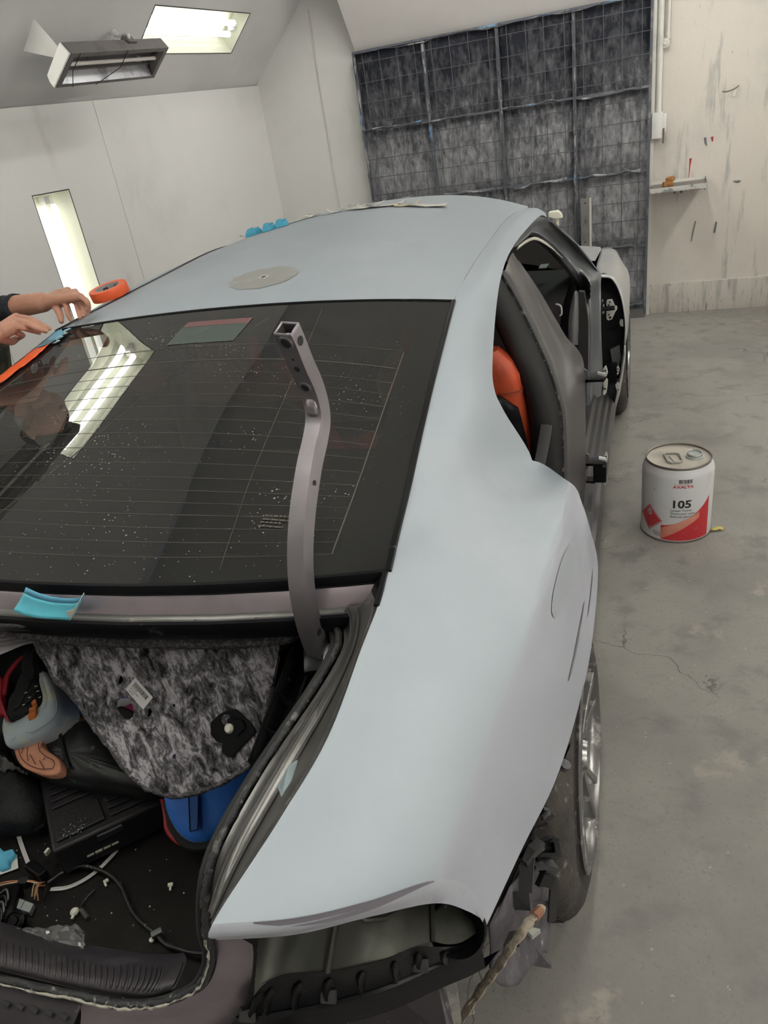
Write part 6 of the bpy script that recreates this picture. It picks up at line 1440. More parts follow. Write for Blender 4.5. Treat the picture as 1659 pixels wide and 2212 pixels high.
# ---- running shoe lying on its side
SN = (-.12, -.5, .85)
t = thing('running_shoe', 'black running shoe with orange stripes and thick pale blue white sole lying on its side', 'shoe', (-0.231, -0.367, 0.620))
so_o = [(-0.208, -0.296, 0.708), (-0.185, -0.309, 0.704), (-0.166, -0.323, 0.698), (-0.142, -0.344, 0.689), (-0.120, -0.369, 0.677), (-0.117, -0.388, 0.666), (-0.129, -0.410, 0.652), (-0.153, -0.426, 0.639), (-0.185, -0.438, 0.628), (-0.213, -0.446, 0.619), (-0.231, -0.445, 0.617), (-0.242, -0.435, 0.621), (-0.257, -0.419, 0.629), (-0.265, -0.406, 0.635), (-0.266, -0.396, 0.641), (-0.263, -0.390, 0.645)]
so_i = [(-0.214, -0.302, 0.704), (-0.211, -0.311, 0.698), (-0.206, -0.320, 0.694), (-0.192, -0.334, 0.688), (-0.178, -0.347, 0.682), (-0.172, -0.362, 0.674), (-0.180, -0.371, 0.668), (-0.196, -0.380, 0.660), (-0.212, -0.390, 0.652), (-0.225, -0.395, 0.647), (-0.237, -0.399, 0.643), (-0.243, -0.399, 0.643), (-0.249, -0.398, 0.642), (-0.253, -0.396, 0.642), (-0.257, -0.394, 0.643), (-0.261, -0.391, 0.644)]
M_sole = mat('pale_sole', (.42, .50, .56), .5, var=[(9, .40, .60, (.66, .63, .66)), (14, .5, .7, (.56, .56, .47))])
snv = Vector(SN).normalized(); ao = cr([Vector(p) for p in so_o], 3); ai = cr([Vector(p) for p in so_i], 3)
srows = [[p - snv * .05 for p in ao], [p - snv * .012 for p in ao], [p + snv * .004 for p in ao]]
for f, h in ((.06, .014), (.2, .021), (.4, .024), (.55, .022), (.62, .024), (.8, .026), (.95, .022), (1.0, .012)): srows.append([p.lerp(q, f) + snv * h for p, q in zip(ao, ai)])
srows.append([q - snv * .02 for q in ai])
so = MB().grid(srows).build('sole', M_sole, t, smooth=60)
upp = [(-0.264, -0.390, 0.645), (-0.263, -0.380, 0.650), (-0.273, -0.371, 0.654), (-0.273, -0.359, 0.662), (-0.266, -0.344, 0.671), (-0.269, -0.323, 0.683), (-0.270, -0.308, 0.692), (-0.266, -0.299, 0.698), (-0.274, -0.281, 0.708), (-0.294, -0.255, 0.720), (-0.292, -0.243, 0.727), (-0.268, -0.250, 0.727), (-0.234, -0.273, 0.717), (-0.204, -0.295, 0.709), (-0.211, -0.304, 0.703), (-0.206, -0.317, 0.696), (-0.193, -0.329, 0.691), (-0.178, -0.344, 0.684), (-0.172, -0.355, 0.678), (-0.170, -0.364, 0.673), (-0.178, -0.372, 0.667), (-0.212, -0.391, 0.651), (-0.237, -0.400, 0.643), (-0.251, -0.398, 0.642)]
M_knit = mat('black_knit', (.012, .012, .014), .8, bump=(160, .5))
up_o = pillow('upper', upp, SN, .034, M_knit, t, base=.05, flat=.4, rings=6, subs=2)
M_ors = mat('orange_stripe', (.60, .17, .035), .6)
for q in ([(432,940),(480,890),(500,918),(490,942),(435,968)], [(400,1022),(492,990),(492,1035),(400,1052)], [(392,1085),(488,1050),(490,1085),(470,1112),(384,1150)]): pass
for P_ in ([(-0.189, -0.383, 0.702), (-0.183, -0.376, 0.707), (-0.176, -0.380, 0.705), (-0.176, -0.383, 0.703), (-0.185, -0.387, 0.700)], [(-0.188, -0.394, 0.695), (-0.171, -0.390, 0.700), (-0.167, -0.396, 0.697), (-0.185, -0.399, 0.693)], [(-0.189, -0.400, 0.686), (-0.171, -0.395, 0.692), (-0.167, -0.400, 0.690), (-0.169, -0.403, 0.687), (-0.184, -0.409, 0.682)]):
    MB().prism(P_, (0, -.001, -.014)).build('orange_stripe', M_ors, t, smooth=0)
for P_ in ([(-0.234, -0.396, 0.686), (-0.222, -0.385, 0.694), (-0.220, -0.362, 0.708), (-0.221, -0.336, 0.723)], [(-0.213, -0.388, 0.693), (-0.196, -0.376, 0.703), (-0.191, -0.365, 0.710)], [(-0.220, -0.365, 0.706), (-0.203, -0.356, 0.714), (-0.187, -0.351, 0.719)], [(-0.218, -0.341, 0.724), (-0.215, -0.329, 0.731), (-0.232, -0.308, 0.741), (-0.251, -0.285, 0.752), (-0.247, -0.274, 0.759)]):
    MB().tube(cr([Vector(p) for p in P_], 3), .003, 6).build('lace', M_blackm, t)
for q in [(-0.205, -0.390, 0.699), (-0.198, -0.375, 0.708), (-0.166, -0.375, 0.713), (-0.180, -0.363, 0.718), (-0.193, -0.353, 0.722), (-0.215, -0.366, 0.711)]:
    MB().box(q, (.006, .0022, .0016), Euler((R(-25), R(-8), R(25)))).build('reflective_tab', M_cr, t, smooth=0)
MB().tube(cr([Vector(p) for p in [(-0.216, -0.446, 0.644), (-0.209, -0.441, 0.648), (-0.202, -0.431, 0.655), (-0.186, -0.429, 0.658), (-0.162, -0.429, 0.662), (-0.138, -0.416, 0.673), (-0.118, -0.401, 0.685), (-0.120, -0.380, 0.697), (-0.150, -0.349, 0.710)]], 4), .0016, 5).build('sole_groove', mat('sole_shade', (.38, .40, .43), .6), so)
# ---- black backpack with red trim, dark cloth and net at the left
t = thing('backpack', 'black backpack with a red trim strip behind the running shoe', 'backpack', (-0.456, -0.232, 0.580))
pillow('pack_body', [(-0.551, -0.224, 0.655), (-0.470, -0.200, 0.674), (-0.380, -0.190, 0.689), (-0.314, -0.206, 0.689), (-0.277, -0.279, 0.661), (-0.268, -0.342, 0.634), (-0.274, -0.394, 0.610), (-0.359, -0.418, 0.590)], UPN, .03, mat('pack_black', (.014, .014, .0145), .6, bump=(12, .4)), t, base=.08)
MB().tube(cr([Vector(p) for p in [(-0.311, -0.262, 0.721), (-0.321, -0.278, 0.713), (-0.328, -0.297, 0.703), (-0.328, -0.315, 0.695), (-0.318, -0.335, 0.687), (-0.307, -0.355, 0.680)]], 4), [.001, .004, .006, .007, .008, .009] + [.010] * 15, 6, flat=.4).build('red_trim', M_redp, t)
pillow('red_flap', [(-0.370, -0.308, 0.693), (-0.347, -0.313, 0.693), (-0.331, -0.325, 0.690), (-0.315, -0.348, 0.681), (-0.286, -0.379, 0.670), (-0.260, -0.398, 0.665), (-0.247, -0.409, 0.661), (-0.277, -0.397, 0.664), (-0.302, -0.394, 0.662)], UPN, .006, M_redp, t, base=.01, subs=2)
t = thing('dark_jacket', 'crumpled black cloth jacket in the left of the trunk', 'jacket', (-0.304, -0.465, 0.470))
pillow('cloth', [(-0.494, -0.383, 0.514), (-0.392, -0.354, 0.534), (-0.289, -0.405, 0.529), (-0.208, -0.452, 0.523), (-0.158, -0.489, 0.516), (-0.145, -0.532, 0.504), (-0.185, -0.550, 0.494), (-0.329, -0.563, 0.475)], UPN, .045, mat('jacket_black', (.011, .0115, .012), .7, bump=(26, .8)), t, base=.08, wob=.10)
t = thing('net_pouch', 'crumpled grey net pouch on the black cloth', 'pouch', (-0.232, -0.469, 0.580))
nt_ = []
for k in range(10):
    for P_ in ([(-0.295, -0.441, 0.586), (-0.262, -0.448, 0.586), (-0.226, -0.461, 0.584), (-0.193, -0.470, 0.584), (-0.172, -0.477, 0.583)],): a_ = [Vector(p) for p in P_]
    for P_ in ([(-0.285, -0.464, 0.562), (-0.259, -0.468, 0.562), (-0.248, -0.463, 0.566), (-0.228, -0.462, 0.569), (-0.193, -0.468, 0.570)],): b_ = [Vector(p) for p in P_]
rowsn = [[a.lerp(b, f) + Vector((0, 0, .004 * math.sin(k * 2.1 + f * 9))) for k, (a, b) in enumerate(zip(resample(a_, 14), resample(b_, 14)))] for f in [i / 7 for i in range(8)]]
MB().grid(rowsn).build('net', mat('grey_net', (.17, .165, .16), .6, metal=.3, var=[(60, .5, .6, (.05, .05, .05), (1, .3, 1))]), t, solid=.002)

# ---- black tool case
M_case = mat('case_plastic', (.020, .0185, .020), .42, var=[(60, .68, .73, (.16, .155, .15))], bump=(160, .15))
t = thing('tool_case', 'black ribbed plastic tool case standing on the trunk carpet', 'case', (-0.043, -0.485, 0.450))
CA, CB_, CC = Vector((-0.187, -0.451, 0.525)), Vector((-0.024, -0.599, 0.525)), Vector((0.134, -0.442, 0.525)); CD = CA + (CC - CB_)
cu, cv = (CC - CB_), (CA - CB_)
def cp(a, b, h=0): return CB_ + cu * a + cv * b + Vector((0, 0, h))
MB().prism([cp(0, 0), cp(1, 0), cp(1, 1.05), cp(0, 1.05)], (0, 0, -.075)).build('case_body', M_case, t, smooth=30, bev=.006)
for b in (.42, .52, .62, .72, .82, .92):
    MB().prism([cp(.07 if b > .45 else .60, b, .001), cp(.97, b, .001), cp(.97, b + .055, .001), cp(.07 if b > .45 else .60, b + .055, .001)], (0, 0, .004)).build('rib', M_case, t, smooth=0, bev=.0015)
for b in (.10, .20, .30):
    MB().prism([cp(.55, b, .001), cp(.97, b, .001), cp(.97, b + .055, .001), cp(.53, b + .055, .001)], (0, 0, .004)).build('rib', M_case, t, smooth=0, bev=.0015)
MB().prism([cp(.06, .08, .001), cp(.50, .10, .001), cp(.48, .40, .001), cp(.07, .40, .001)], (0, 0, .005)).build('label_field', M_case, t, smooth=0, bev=.002)
hb = [cp(.38, -.003, -.016), cp(.62, -.003, -.016)]
MB().sweep([hb[0], (hb[0] + hb[1]) / 2 + Vector((0, -.002, 0)), hb[1]], [(-.004, -.008), (.004, -.008), (.004, .008), (-.004, .008)]).build('handle_grip', mat('handle_grey', (.035, .033, .035), .5), t, smooth=0, bev=.003)
for k in range(4):
    p = cp(.27 + .075 * k, -.004, -.050); MB().box(p, (.014, .003, .0035 if k != 1 else .005), Euler((0, 0, math.atan2(cu.y, cu.x)))).build('latch_mark', M_cr, t, smooth=0)
MB().prism([(-0.183, -0.505, 0.475), (-0.166, -0.490, 0.475), (-0.133, -0.521, 0.475), (-0.149, -0.536, 0.475)], (0, 0, .006)).build('side_tab', M_case, t, smooth=0)
for q in ((-0.151, -0.514, 0.482), (-0.153, -0.529, 0.482)): MB().lathe([(.003, 0), (.003, .002), (0, .002)], 10, Matrix.Translation(q)).build('tab_bolt', M_hinge, t)
MB().box((-0.078, -0.574, 0.480), (.006, .012, .01)).build('corner_latch', M_cr, t, smooth=0)
rdrop = random.Random(6); drops = MB()
for k in range(34):
    p = cp(.12 + .22 * rdrop.random(), .06 + .16 * rdrop.random(), .006)
    drops.lathe([(.0016 * rdrop.uniform(.5, 1.3), 0), (.001, .0008), (0, .001)], 7, Matrix.Translation(p))
stuff(drops.build('water_drops', mat('droplet', (.25, .27, .28), .1), t))

# ---- loose trim, wiring, paper and scraps on the carpet
M_wtrim = mat('white_trim', (.56, .545, .53), .5)
def trim(px, label):
    t = thing('trim_strip', label, 'strip', tuple(Vector(px[len(px) // 2])), 'white trim strips in the trunk')
    P_ = cr([Vector(p) for p in px], 4)
    MB().sweep(P_, [(-.0042, 0), (.0042, 0), (.0042, .002), (.0012, .0022), (.0008, .0008), (-.0008, .0008), (-.0012, .0022), (-.0042, .002)], (0, 0, 1), scale=[.5, .9] + [1] * (len(P_) - 3) + [.8]).build('strip', M_wtrim, t, smooth=30)
    return t
trim([(-0.221, -0.523, 0.452), (-0.197, -0.543, 0.449), (-0.161, -0.569, 0.446), (-0.121, -0.596, 0.443)], 'short straight white plastic strip beside the tool case')
trim([(0.049, -0.516, 0.448), (0.043, -0.542, 0.446), (0.035, -0.568, 0.445), (0.018, -0.595, 0.444), (-0.007, -0.616, 0.443), (-0.040, -0.627, 0.443)], 'long curved white plastic strip crossing under the black cable')
M_cable = mat('cable_tape', (.008, .008, .009), .5, var=[(50, .62, .7, (.20, .20, .20))])
t = thing('wiring_harness', 'black taped wiring harness snaking over the trunk carpet', 'cable', (0.150, -0.621, 0.440))
hp = cr([(-0.046, -0.622, 0.455), (-0.033, -0.600, 0.456), (-0.012, -0.583, 0.458), (0.011, -0.573, 0.458), (0.046, -0.573, 0.457), (0.079, -0.578, 0.455), (0.114, -0.593, 0.452), (0.144, -0.615, 0.450), (0.175, -0.636, 0.449), (0.208, -0.650, 0.449), (0.243, -0.661, 0.450), (0.271, -0.674, 0.452), (0.301, -0.678, 0.455), (0.340, -0.680, 0.460), (0.377, -0.679, 0.470)], 4)
MB().tube(hp, [.0042 + .0008 * math.sin(k * 1.7) for k in range(len(hp))], 8).build('main_loom', M_cable, t)
MB().tube(cr([(0.059, -0.609, 0.448), (0.053, -0.626, 0.447), (0.052, -0.639, 0.446), (0.054, -0.649, 0.446)], 4), .0022, 6).build('branch_wire', M_cable, t)
MB().tube([(0.059, -0.651, 0.447), (0.084, -0.663, 0.446)], .005, 8).build('branch_plug', mat('plug_dark', (.05, .048, .042), .6), t)
MB().box((0.246, -0.662, 0.456), (.02, .012, .008), Euler((0, 0, .8)), bev=.002).build('loom_clip', mat('clip_grey', (.11, .115, .11), .5), t)
MB().prism([(-0.112, -0.611, 0.455), (-0.102, -0.591, 0.455), (-0.052, -0.607, 0.455), (-0.058, -0.625, 0.455)], (0, 0, .022)).build('junction_box', M_blackp, t, smooth=0, bev=.003)
wr_ = random.Random(12); M_cu = mat('wire_orange', (.42, .16, .07), .5); M_ye = mat('wire_pale', (.45, .36, .25), .5)
for k in range(9):
    a = Vector((-0.048, -0.628, 0.456)) + Vector((wr_.uniform(-.008, .012), wr_.uniform(-.006, .006), wr_.uniform(0, .012)))
    MB().tube(cr([a, a + Vector((wr_.uniform(-.006, .008), -.012, .010)), a + Vector((wr_.uniform(-.006, .008), -.028, -.006))], 4), .0013, 5).build('wire', (M_cu, M_ye, M_blackm)[k % 3], t)
MB().tube(cr([(-0.170, -0.654, 0.452), (-0.139, -0.639, 0.455), (-0.106, -0.630, 0.456), (-0.083, -0.626, 0.456), (-0.060, -0.626, 0.452)], 4), .0016, 5).build('wire', M_cu, t)
MB().tube(cr([(-0.167, -0.657, 0.452), (-0.136, -0.643, 0.455), (-0.104, -0.632, 0.456), (-0.081, -0.628, 0.456), (-0.060, -0.629, 0.452)], 4), .0014, 5).build('wire', M_ye, t)
MB().box((-0.104, -0.630, 0.452), (.020, .014, .012), Euler((0, 0, .2))).build('tape_wrap', M_blackm, t, smooth=0)
t = thing('connector_block', 'grey rectangular plug connector lying by the wiring', 'connector', (-0.074, -0.671, 0.445))
g4 = [(-0.090, -0.663, 0.456), (-0.043, -0.667, 0.456), (-0.038, -0.685, 0.456), (-0.086, -0.682, 0.456)]
MB().prism(g4, (0, 0, -.013)).build('shell', mat('connector_grey', (.24, .265, .255), .5), t, smooth=0, bev=.001)
gv = [Vector(p) for p in g4]
MB().prism([gv[0].lerp(gv[3], .15).lerp(gv[1], .05) + Vector((0, 0, .0005)), gv[0].lerp(gv[3], .8).lerp(gv[2], .05) + Vector((0, 0, .0005)), gv[0].lerp(gv[3], .8).lerp(gv[2], .13) + Vector((0, 0, .0005)), gv[0].lerp(gv[3], .15).lerp(gv[1], .13) + Vector((0, 0, .0005))], (0, 0, .0006)).build('slot', M_blackm, t, smooth=0)
MB().tube([gv[0].lerp(gv[1], .5) + Vector((0, 0, .0004)), gv[3].lerp(gv[2], .5) + Vector((0, 0, .0004))], .0006, 4).build('seam', M_blackm, t)
t = thing('motor_unit', 'black wound motor unit with wires at the left of the trunk', 'motor', (-0.096, -0.686, 0.440))
mo = Vector((-0.088, -0.690, 0.452))
MB().box(mo + Vector((-.02, .0, .0)), (.07, .075, .03), Euler((0, 0, .5)), bev=.008).build('housing', M_blackp, t)
MB().lathe([(.020, 0), (.020, .012), (.015, .015), (.013, .012), (.010, .012), (.008, .016), (0, .016)], 22, Matrix.Translation((-0.047, -0.708, 0.458)) @ Euler((.4, .2, 0)).to_matrix().to_4x4()).build('coil', M_blackp, t)
for k in range(6):
    a = mo + Vector((.006 * k - .03, .02 - .012 * k, .018)); MB().tube(cr([a, a + Vector((.016, .004, .010)), a + Vector((.030, -.010, .004)), a + Vector((.024, -.024, -.004))], 4), .0022, 6).build('lead_wire', M_cable if k % 2 else mat('lead_grey', (.09, .088, .085), .4), t)
M_paper = mat('paper_white', (.66, .66, .60), .8); M_pblue = mat('paper_blue', (.10, .40, .58), .8)
t = thing('masking_scrap', 'crumpled sky blue masking film on white backing paper in the trunk', 'paper', (-0.179, -0.603, 0.445))
MB().prism([(-0.256, -0.597, 0.446), (-0.216, -0.583, 0.446), (-0.175, -0.576, 0.446), (-0.146, -0.603, 0.446), (-0.205, -0.647, 0.446)], (0, 0, .0012)).build('backing', M_paper, t, smooth=0)
pillow('blue_film', [(-0.264, -0.583, 0.456), (-0.218, -0.576, 0.456), (-0.197, -0.583, 0.454), (-0.181, -0.574, 0.456), (-0.168, -0.581, 0.452), (-0.171, -0.596, 0.450), (-0.161, -0.609, 0.450), (-0.174, -0.619, 0.450), (-0.233, -0.618, 0.450)], (0, 0, 1), .010, M_pblue, t, base=.002, subs=1, wob=.1, smooth=30)
t = thing('plastic_film', 'crinkled clear plastic film strip lying along the trunk sill', 'film', (0.163, -0.779, 0.600))
fa = resample([Vector(p) for p in ((0.168, -0.840, 0.715), (0.194, -0.829, 0.715), (0.242, -0.816, 0.715), (0.281, -0.799, 0.710), (0.295, -0.805, 0.710), (0.303, -0.809, 0.710))], 26)
fb2 = resample([Vector(p) for p in ((0.199, -0.859, 0.740), (0.238, -0.854, 0.740), (0.279, -0.851, 0.740), (0.315, -0.846, 0.735), (0.332, -0.844, 0.735), (0.338, -0.841, 0.735))], 26)
rfm = random.Random(14)
fg = [[a.lerp(b, f) + Vector((0, rfm.uniform(-.0015, .0015), rfm.uniform(-.003, .004))) for a, b in zip(fa, fb2)] for f in [i / 8 for i in range(9)]]
MB().grid(fg).build('film', mat('clear_film', (.16, .155, .155), .12, spec=.8, alpha=.75), t, smooth=20)
for nm, lbl, q, pts in (('clip', 'broken round white clip on the trunk carpet', (0.048, -0.658, 0.446), None),):
    t = thing('white_clip', lbl, 'clip', q, 'white clips on the trunk carpet')
    MB().lathe([(.0075, -.003), (.009, .002), (.006, .006), (0, .0065)], 12, Matrix.Translation(q)).build('head', M_cr, t)
    MB().box(Vector(q) + Vector((.004, -.010, .001)), (.005, .008, .004), Euler((0, 0, .3))).build('leg', M_cr, t, smooth=0)
for lbl, q, rz in (('small square white clip lying alone on the dark carpet', (0.210, -0.564, 0.446), .5), ('small round white clip beside the harness clip', (0.238, -0.671, 0.446), 0), ('torn white plastic bit beside the black cable', (0.070, -0.587, 0.447), 1.0)):
    t = thing('white_clip', lbl, 'clip', q, 'white clips on the trunk carpet')
    if 'round' in lbl: MB().lathe([(.005, -.002), (.005, .002), (.003, .003), (0, .003)], 12, Matrix.Translation(q)).build('head', M_cr, t)
    else:
        MB().box(q, (.010, .007, .006), Euler((.2, .1, rz)), bev=.001).build('head', M_cr, t)
        MB().box(Vector(q) + Vector((.004, -.007, 0)), (.004, .008, .003), Euler((.2, .1, rz))).build('leg', M_cr, t, smooth=0)
cb = MB(); rb = random.Random(21)
for px in [(88,1945), (93,1952), (102,1968), (127,1942), (205,1912), (220,1920), (83,1968), (275,1945), (297,1955), (402,1966), (135,2005), (350,2000), (325,1812), (30,1838), (195,1962), (230,1850), (100,1942)]:
    pass
for k in range(90):
    x, y = rb.uniform(-.3, .5), rb.uniform(-.86, -.45)
    s_ = rb.choice((.0005, .0006, .0008, .0012)); cb.box((x, y, TZ + s_), (s_ * 2, s_ * rb.uniform(1, 3), s_), Euler((0, 0, rb.uniform(0, 3))))
o = cb.build('carpet_crumbs', M_wtrim, None, smooth=0); tag(o, 'pale crumbs and plastic grit scattered over the trunk carpet', 'crumbs', None, 'stuff')


# ================================================================ person reaching over the left edge of the car
def skin_material():
    m = mat('skin', (.40, .205, .140), .55, spec=.35, var=[(16, .45, .7, (.45, .225, .165)), (34, .55, .72, (.33, .155, .105))], bump=(260, .12))
    b = m.node_tree.nodes['Principled BSDF']; b.inputs['Subsurface Weight'].default_value = .08; b.inputs['Subsurface Radius'].default_value = (.012, .005, .003); b.inputs['Subsurface Scale'].default_value = .6
    return m
M_skin = skin_material()
M_sleeve = mat('navy_knit', (.016, .020, .028), .9, bump=(120, .5))
M_camo = mat('camo_cloth', (.055, .048, .026), .9, var=[(9, .5, .54, (.018, .020, .013)), (7, .54, .57, (.12, .095, .05)), (12, .6, .62, (.012, .012, .01))])
M_jeans = mat('work_trousers', (.02, .022, .028), .9)
M_hair = mat('dark_hair', (.012, .010, .009), .6)
M_nail = mat('finger_nail', (.50, .29, .22), .35)
def capsules(chains, vox, smooth_it, name, m, parent, subs=0):
    """chains: list of [(point, radius), ...] tapered limbs, fused into one continuous surface."""
    b = MB()
    for ch in chains:
        ps = [Vector(p) for p, r in ch]; rs = [r for p, r in ch]
        pp = []; rr2 = []
        for k in range(len(ps) - 1):
            for q in range(4):
                f = q / 4; pp.append(cr1(ps, k + f) if len(ps) > 2 else ps[k].lerp(ps[k + 1], f)); rr2.append(rs[k] * (1 - f) + rs[k + 1] * f)
        pp.append(ps[-1]); rr2.append(rs[-1])
        # rounded ends
        d0 = (pp[0] - pp[1]).normalized(); d1 = (pp[-1] - pp[-2]).normalized()
        pre = [(pp[0] + d0 * rr2[0] * math.sin(a), rr2[0] * math.cos(a)) for a in (1.35, 1.0, .6, .3)]
        post = [(pp[-1] + d1 * rr2[-1] * math.sin(a), rr2[-1] * math.cos(a)) for a in (.3, .6, 1.0, 1.35)]
        allp = pre + list(zip(pp, rr2)) + post
        b.tube([p for p, r in allp], [r for p, r in allp], 14)
    me = bpy.data.meshes.new(name); me.from_pydata([tuple(p) for p in b.v], [], b.f); me.materials.append(m)
    bm = bmesh.new(); bm.from_mesh(me); bmesh.ops.recalc_face_normals(bm, faces=bm.faces[:]); bm.to_mesh(me); bm.free()
    o = bpy.data.objects.new(name, me); COL.objects.link(o)
    rm = o.modifiers.new('fuse', 'REMESH'); rm.mode = 'VOXEL'; rm.voxel_size = vox; rm.use_smooth_shade = True
    sm = o.modifiers.new('soften', 'SMOOTH'); sm.factor = .5; sm.iterations = smooth_it
    dg = bpy.context.evaluated_depsgraph_get(); me2 = bpy.data.meshes.new_from_object(o.evaluated_get(dg))
    bpy.data.objects.remove(o); me2.name = name; me2.polygons.foreach_set('use_smooth', [True] * len(me2.polygons))
    o = bpy.data.objects.new(name, me2); COL.objects.link(o); attach(o, parent)
    return o
prs = thing('person', 'person in a dark knit sleeve and camouflage top pressing masking tape onto the window edge', 'person', (-1.42, .52, 0))
V = Vector
def VL(p): return Vector((p[0] + .10 + .18 * min(1, max(0, (p[2] - .5) / .8)), p[1], p[2]))
# joints
LS, RS = V((-1.16, .76, 1.42)), V((-1.18, .34, 1.42))          # shoulders
# --- far hand (left): wrist, knuckles, finger joints
LW = V((-0.713, 0.603, 1.375)); LE = V((-1.340, 0.768, 1.320))
# --- near hand (right)
RW = V((-0.655, 0.327, 1.350)); RE = V((-1.10, .22, 1.22))
FH = dict(
    index=[(-0.677, 0.647, 1.392), (-0.616, 0.592, 1.375), (-0.589, 0.558, 1.345), (-0.581, 0.552, 1.325)],
    middle=[(-0.631, 0.637, 1.398), (-0.579, 0.598, 1.385), (-0.562, 0.575, 1.350), (-0.543, 0.550, 1.330)],
    ring=[(-0.578, 0.604, 1.396), (-0.537, 0.575, 1.382), (-0.537, 0.571, 1.355), (-0.528, 0.554, 1.335)],
    pinky=[(-0.525, 0.563, 1.388), (-0.503, 0.555, 1.376), (-0.502, 0.555, 1.358), (-0.512, 0.556, 1.342)],
    thumb=[(-0.713, 0.645, 1.372), (-0.656, 0.592, 1.358), (-0.627, 0.565, 1.340), (-0.614, 0.547, 1.324)])
NH = dict(
    index=[(-0.694, 0.463, 1.366), (-0.609, 0.427, 1.362), (-0.570, 0.423, 1.343), (-0.561, 0.434, 1.330)],
    middle=[(-0.694, 0.444, 1.360), (-0.609, 0.408, 1.355), (-0.577, 0.412, 1.337), (-0.563, 0.420, 1.326)],
    ring=[(-0.685, 0.421, 1.352), (-0.623, 0.400, 1.346), (-0.617, 0.426, 1.330), (-0.602, 0.434, 1.320)],
    pinky=[(-0.674, 0.396, 1.342), (-0.649, 0.402, 1.332), (-0.660, 0.429, 1.318), (-0.692, 0.443, 1.306)],
    thumb=[(-0.678, 0.372, 1.322), (-0.685, 0.402, 1.308), (-0.723, 0.462, 1.302), (-0.740, 0.500, 1.302)])
def hand_chains(H, W_, width=1.0):
    ch = []; rad = dict(index=(.0105, .0102, .0092, .0074), middle=(.0108, .0104, .0094, .0076), ring=(.0103, .010, .009, .0072), pinky=(.0095, .009, .008, .0066), thumb=(.0135, .0125, .011, .0088))
    for k, P_ in H.items():
        ch.append([(V(p), r * width) for p, r in zip(P_, rad[k])])
        kn = V(P_[0])
        ch.append([(W_, .019 if k != 'thumb' else .016), (W_.lerp(kn, .55), .0155 if k != 'thumb' else .0165), (kn, .0118 if k != 'thumb' else .0125)])
    # web across the palm, under the knuckles
    q = [V(H[k][0]) for k in ('index', 'middle', 'ring', 'pinky')]
    ch.append([(p + (W_ - p) * .14, .0115) for p in q])
    ch.append([(p + (W_ - p) * .5, .014) for p in q])
    mk = sum(q, V((0, 0, 0))) / 4; tipm = (V(H['middle'][2]) + V(H['ring'][2])) / 2
    ch.append([(W_, .024 * width), (W_.lerp(mk, .6) + (tipm - mk) * .22, .022 * width), (mk + (tipm - mk) * .18, .016 * width)])
    ch.append([(V(H['thumb'][0]), .013), (V(H['index'][0]).lerp(W_, .45), .013)])
    return ch
arms = []
arms += hand_chains(FH, LW, .98) + hand_chains(NH, RW, .92)
arms.append([(LW, .031), (LW.lerp(LE, .25), .036), (LW.lerp(LE, .65), .041), (LE, .044)])
arms.append([(RW, .026), (RW.lerp(RE, .25), .031), (RW.lerp(RE, .65), .041), (RE, .044)])
arms.append([(LE, .044), (LE.lerp(LS, .5), .050), (LS, .058)]); arms.append([(RE, .044), (RE.lerp(RS, .5), .050), (RS, .058)])
body = [[(LS, .06), (VL((-1.40, .56, 1.46)), .075), (RS, .06)], [(VL((-1.40, .56, 1.40)), .13), (VL((-1.42, .54, 1.15)), .135), (VL((-1.44, .52, .95)), .14)],
        [(VL((-1.38, .64, 1.36)), .10), (VL((-1.42, .60, 1.1)), .11)], [(VL((-1.40, .46, 1.36)), .10), (VL((-1.43, .46, 1.1)), .11)],
        [(VL((-1.37, .565, 1.47)), .055), (VL((-1.32, .57, 1.575)), .052)]]
for s_ in (-1, 1):
    body.append([(VL((-1.44, .53 + s_ * .09, .94)), .095), (VL((-1.42, .54 + s_ * .10, .50)), .062), (VL((-1.45, .54 + s_ * .11, .12)), .042), (VL((-1.44, .54 + s_ * .11, .06)), .045)])
    body.append([(VL((-1.46, .54 + s_ * .11, .05)), .045), (VL((-1.27, .55 + s_ * .13, .035)), .034)])
hc = VL((-1.29, .575, 1.655))
body += [[(hc + V((-.02, 0, .02)), .088), (hc + V((.015, 0, -.02)), .078)], [(hc + V((.02, 0, -.05)), .058), (hc + V((.035, 0, -.085)), .040)],
         [(hc + V((.088, .0, -.005)), .010), (hc + V((.112, 0, -.030)), .013)]]
for s_ in (-1, 1):
    body.append([(hc + V((-.005, s_ * .083, .01)), .016), (hc + V((-.008, s_ * .086, -.025)), .012)])
bo = capsules(arms + body, .0036, 3, 'body', M_skin, prs)
# nails on the fingers seen from the camera
for H in (FH, NH):
    for k in ('index', 'middle', 'ring') + (('pinky',) if H is FH else ()):
        a, b = V(H[k][2]), V(H[k][3]); d = (b - a).normalized(); up_ = (V((.55, -.45, .7)) - d * V((.55, -.45, .7)).dot(d)).normalized(); sd = d.cross(up_)
        c_ = b + up_ * .0052 + d * .002
        rows = [[c_ + d * (.0055 * (i / 3 - .4)) + sd * (.0042 * (j / 4 - .5) * 2 * (1 - .3 * (i / 3) ** 2)) - up_ * .0016 * (abs(j / 4 - .5) * 2) ** 2 for j in range(5)] for i in range(4)]
        MB().grid(rows).build('finger_nail', M_nail, bo, smooth=180, solid=.0006)
eyes = MB()
for s_ in (-1, 1):
    Me = Matrix.Translation(hc + V((.072, s_ * .031, .005)))
    MB().lathe([(0, -.012), (.0085, -.0085), (.012, 0), (.0085, .0085), (0, .012)], 14, Me).build('eye', mat('eye_white', (.7, .68, .66), .3), bo)
    MB().lathe([(0, .0128), (.005, .0118)], 12, Me @ Matrix.Rotation(R(90), 4, 'Y')).build('iris', mat('iris_dark', (.03, .02, .015), .3), bo)
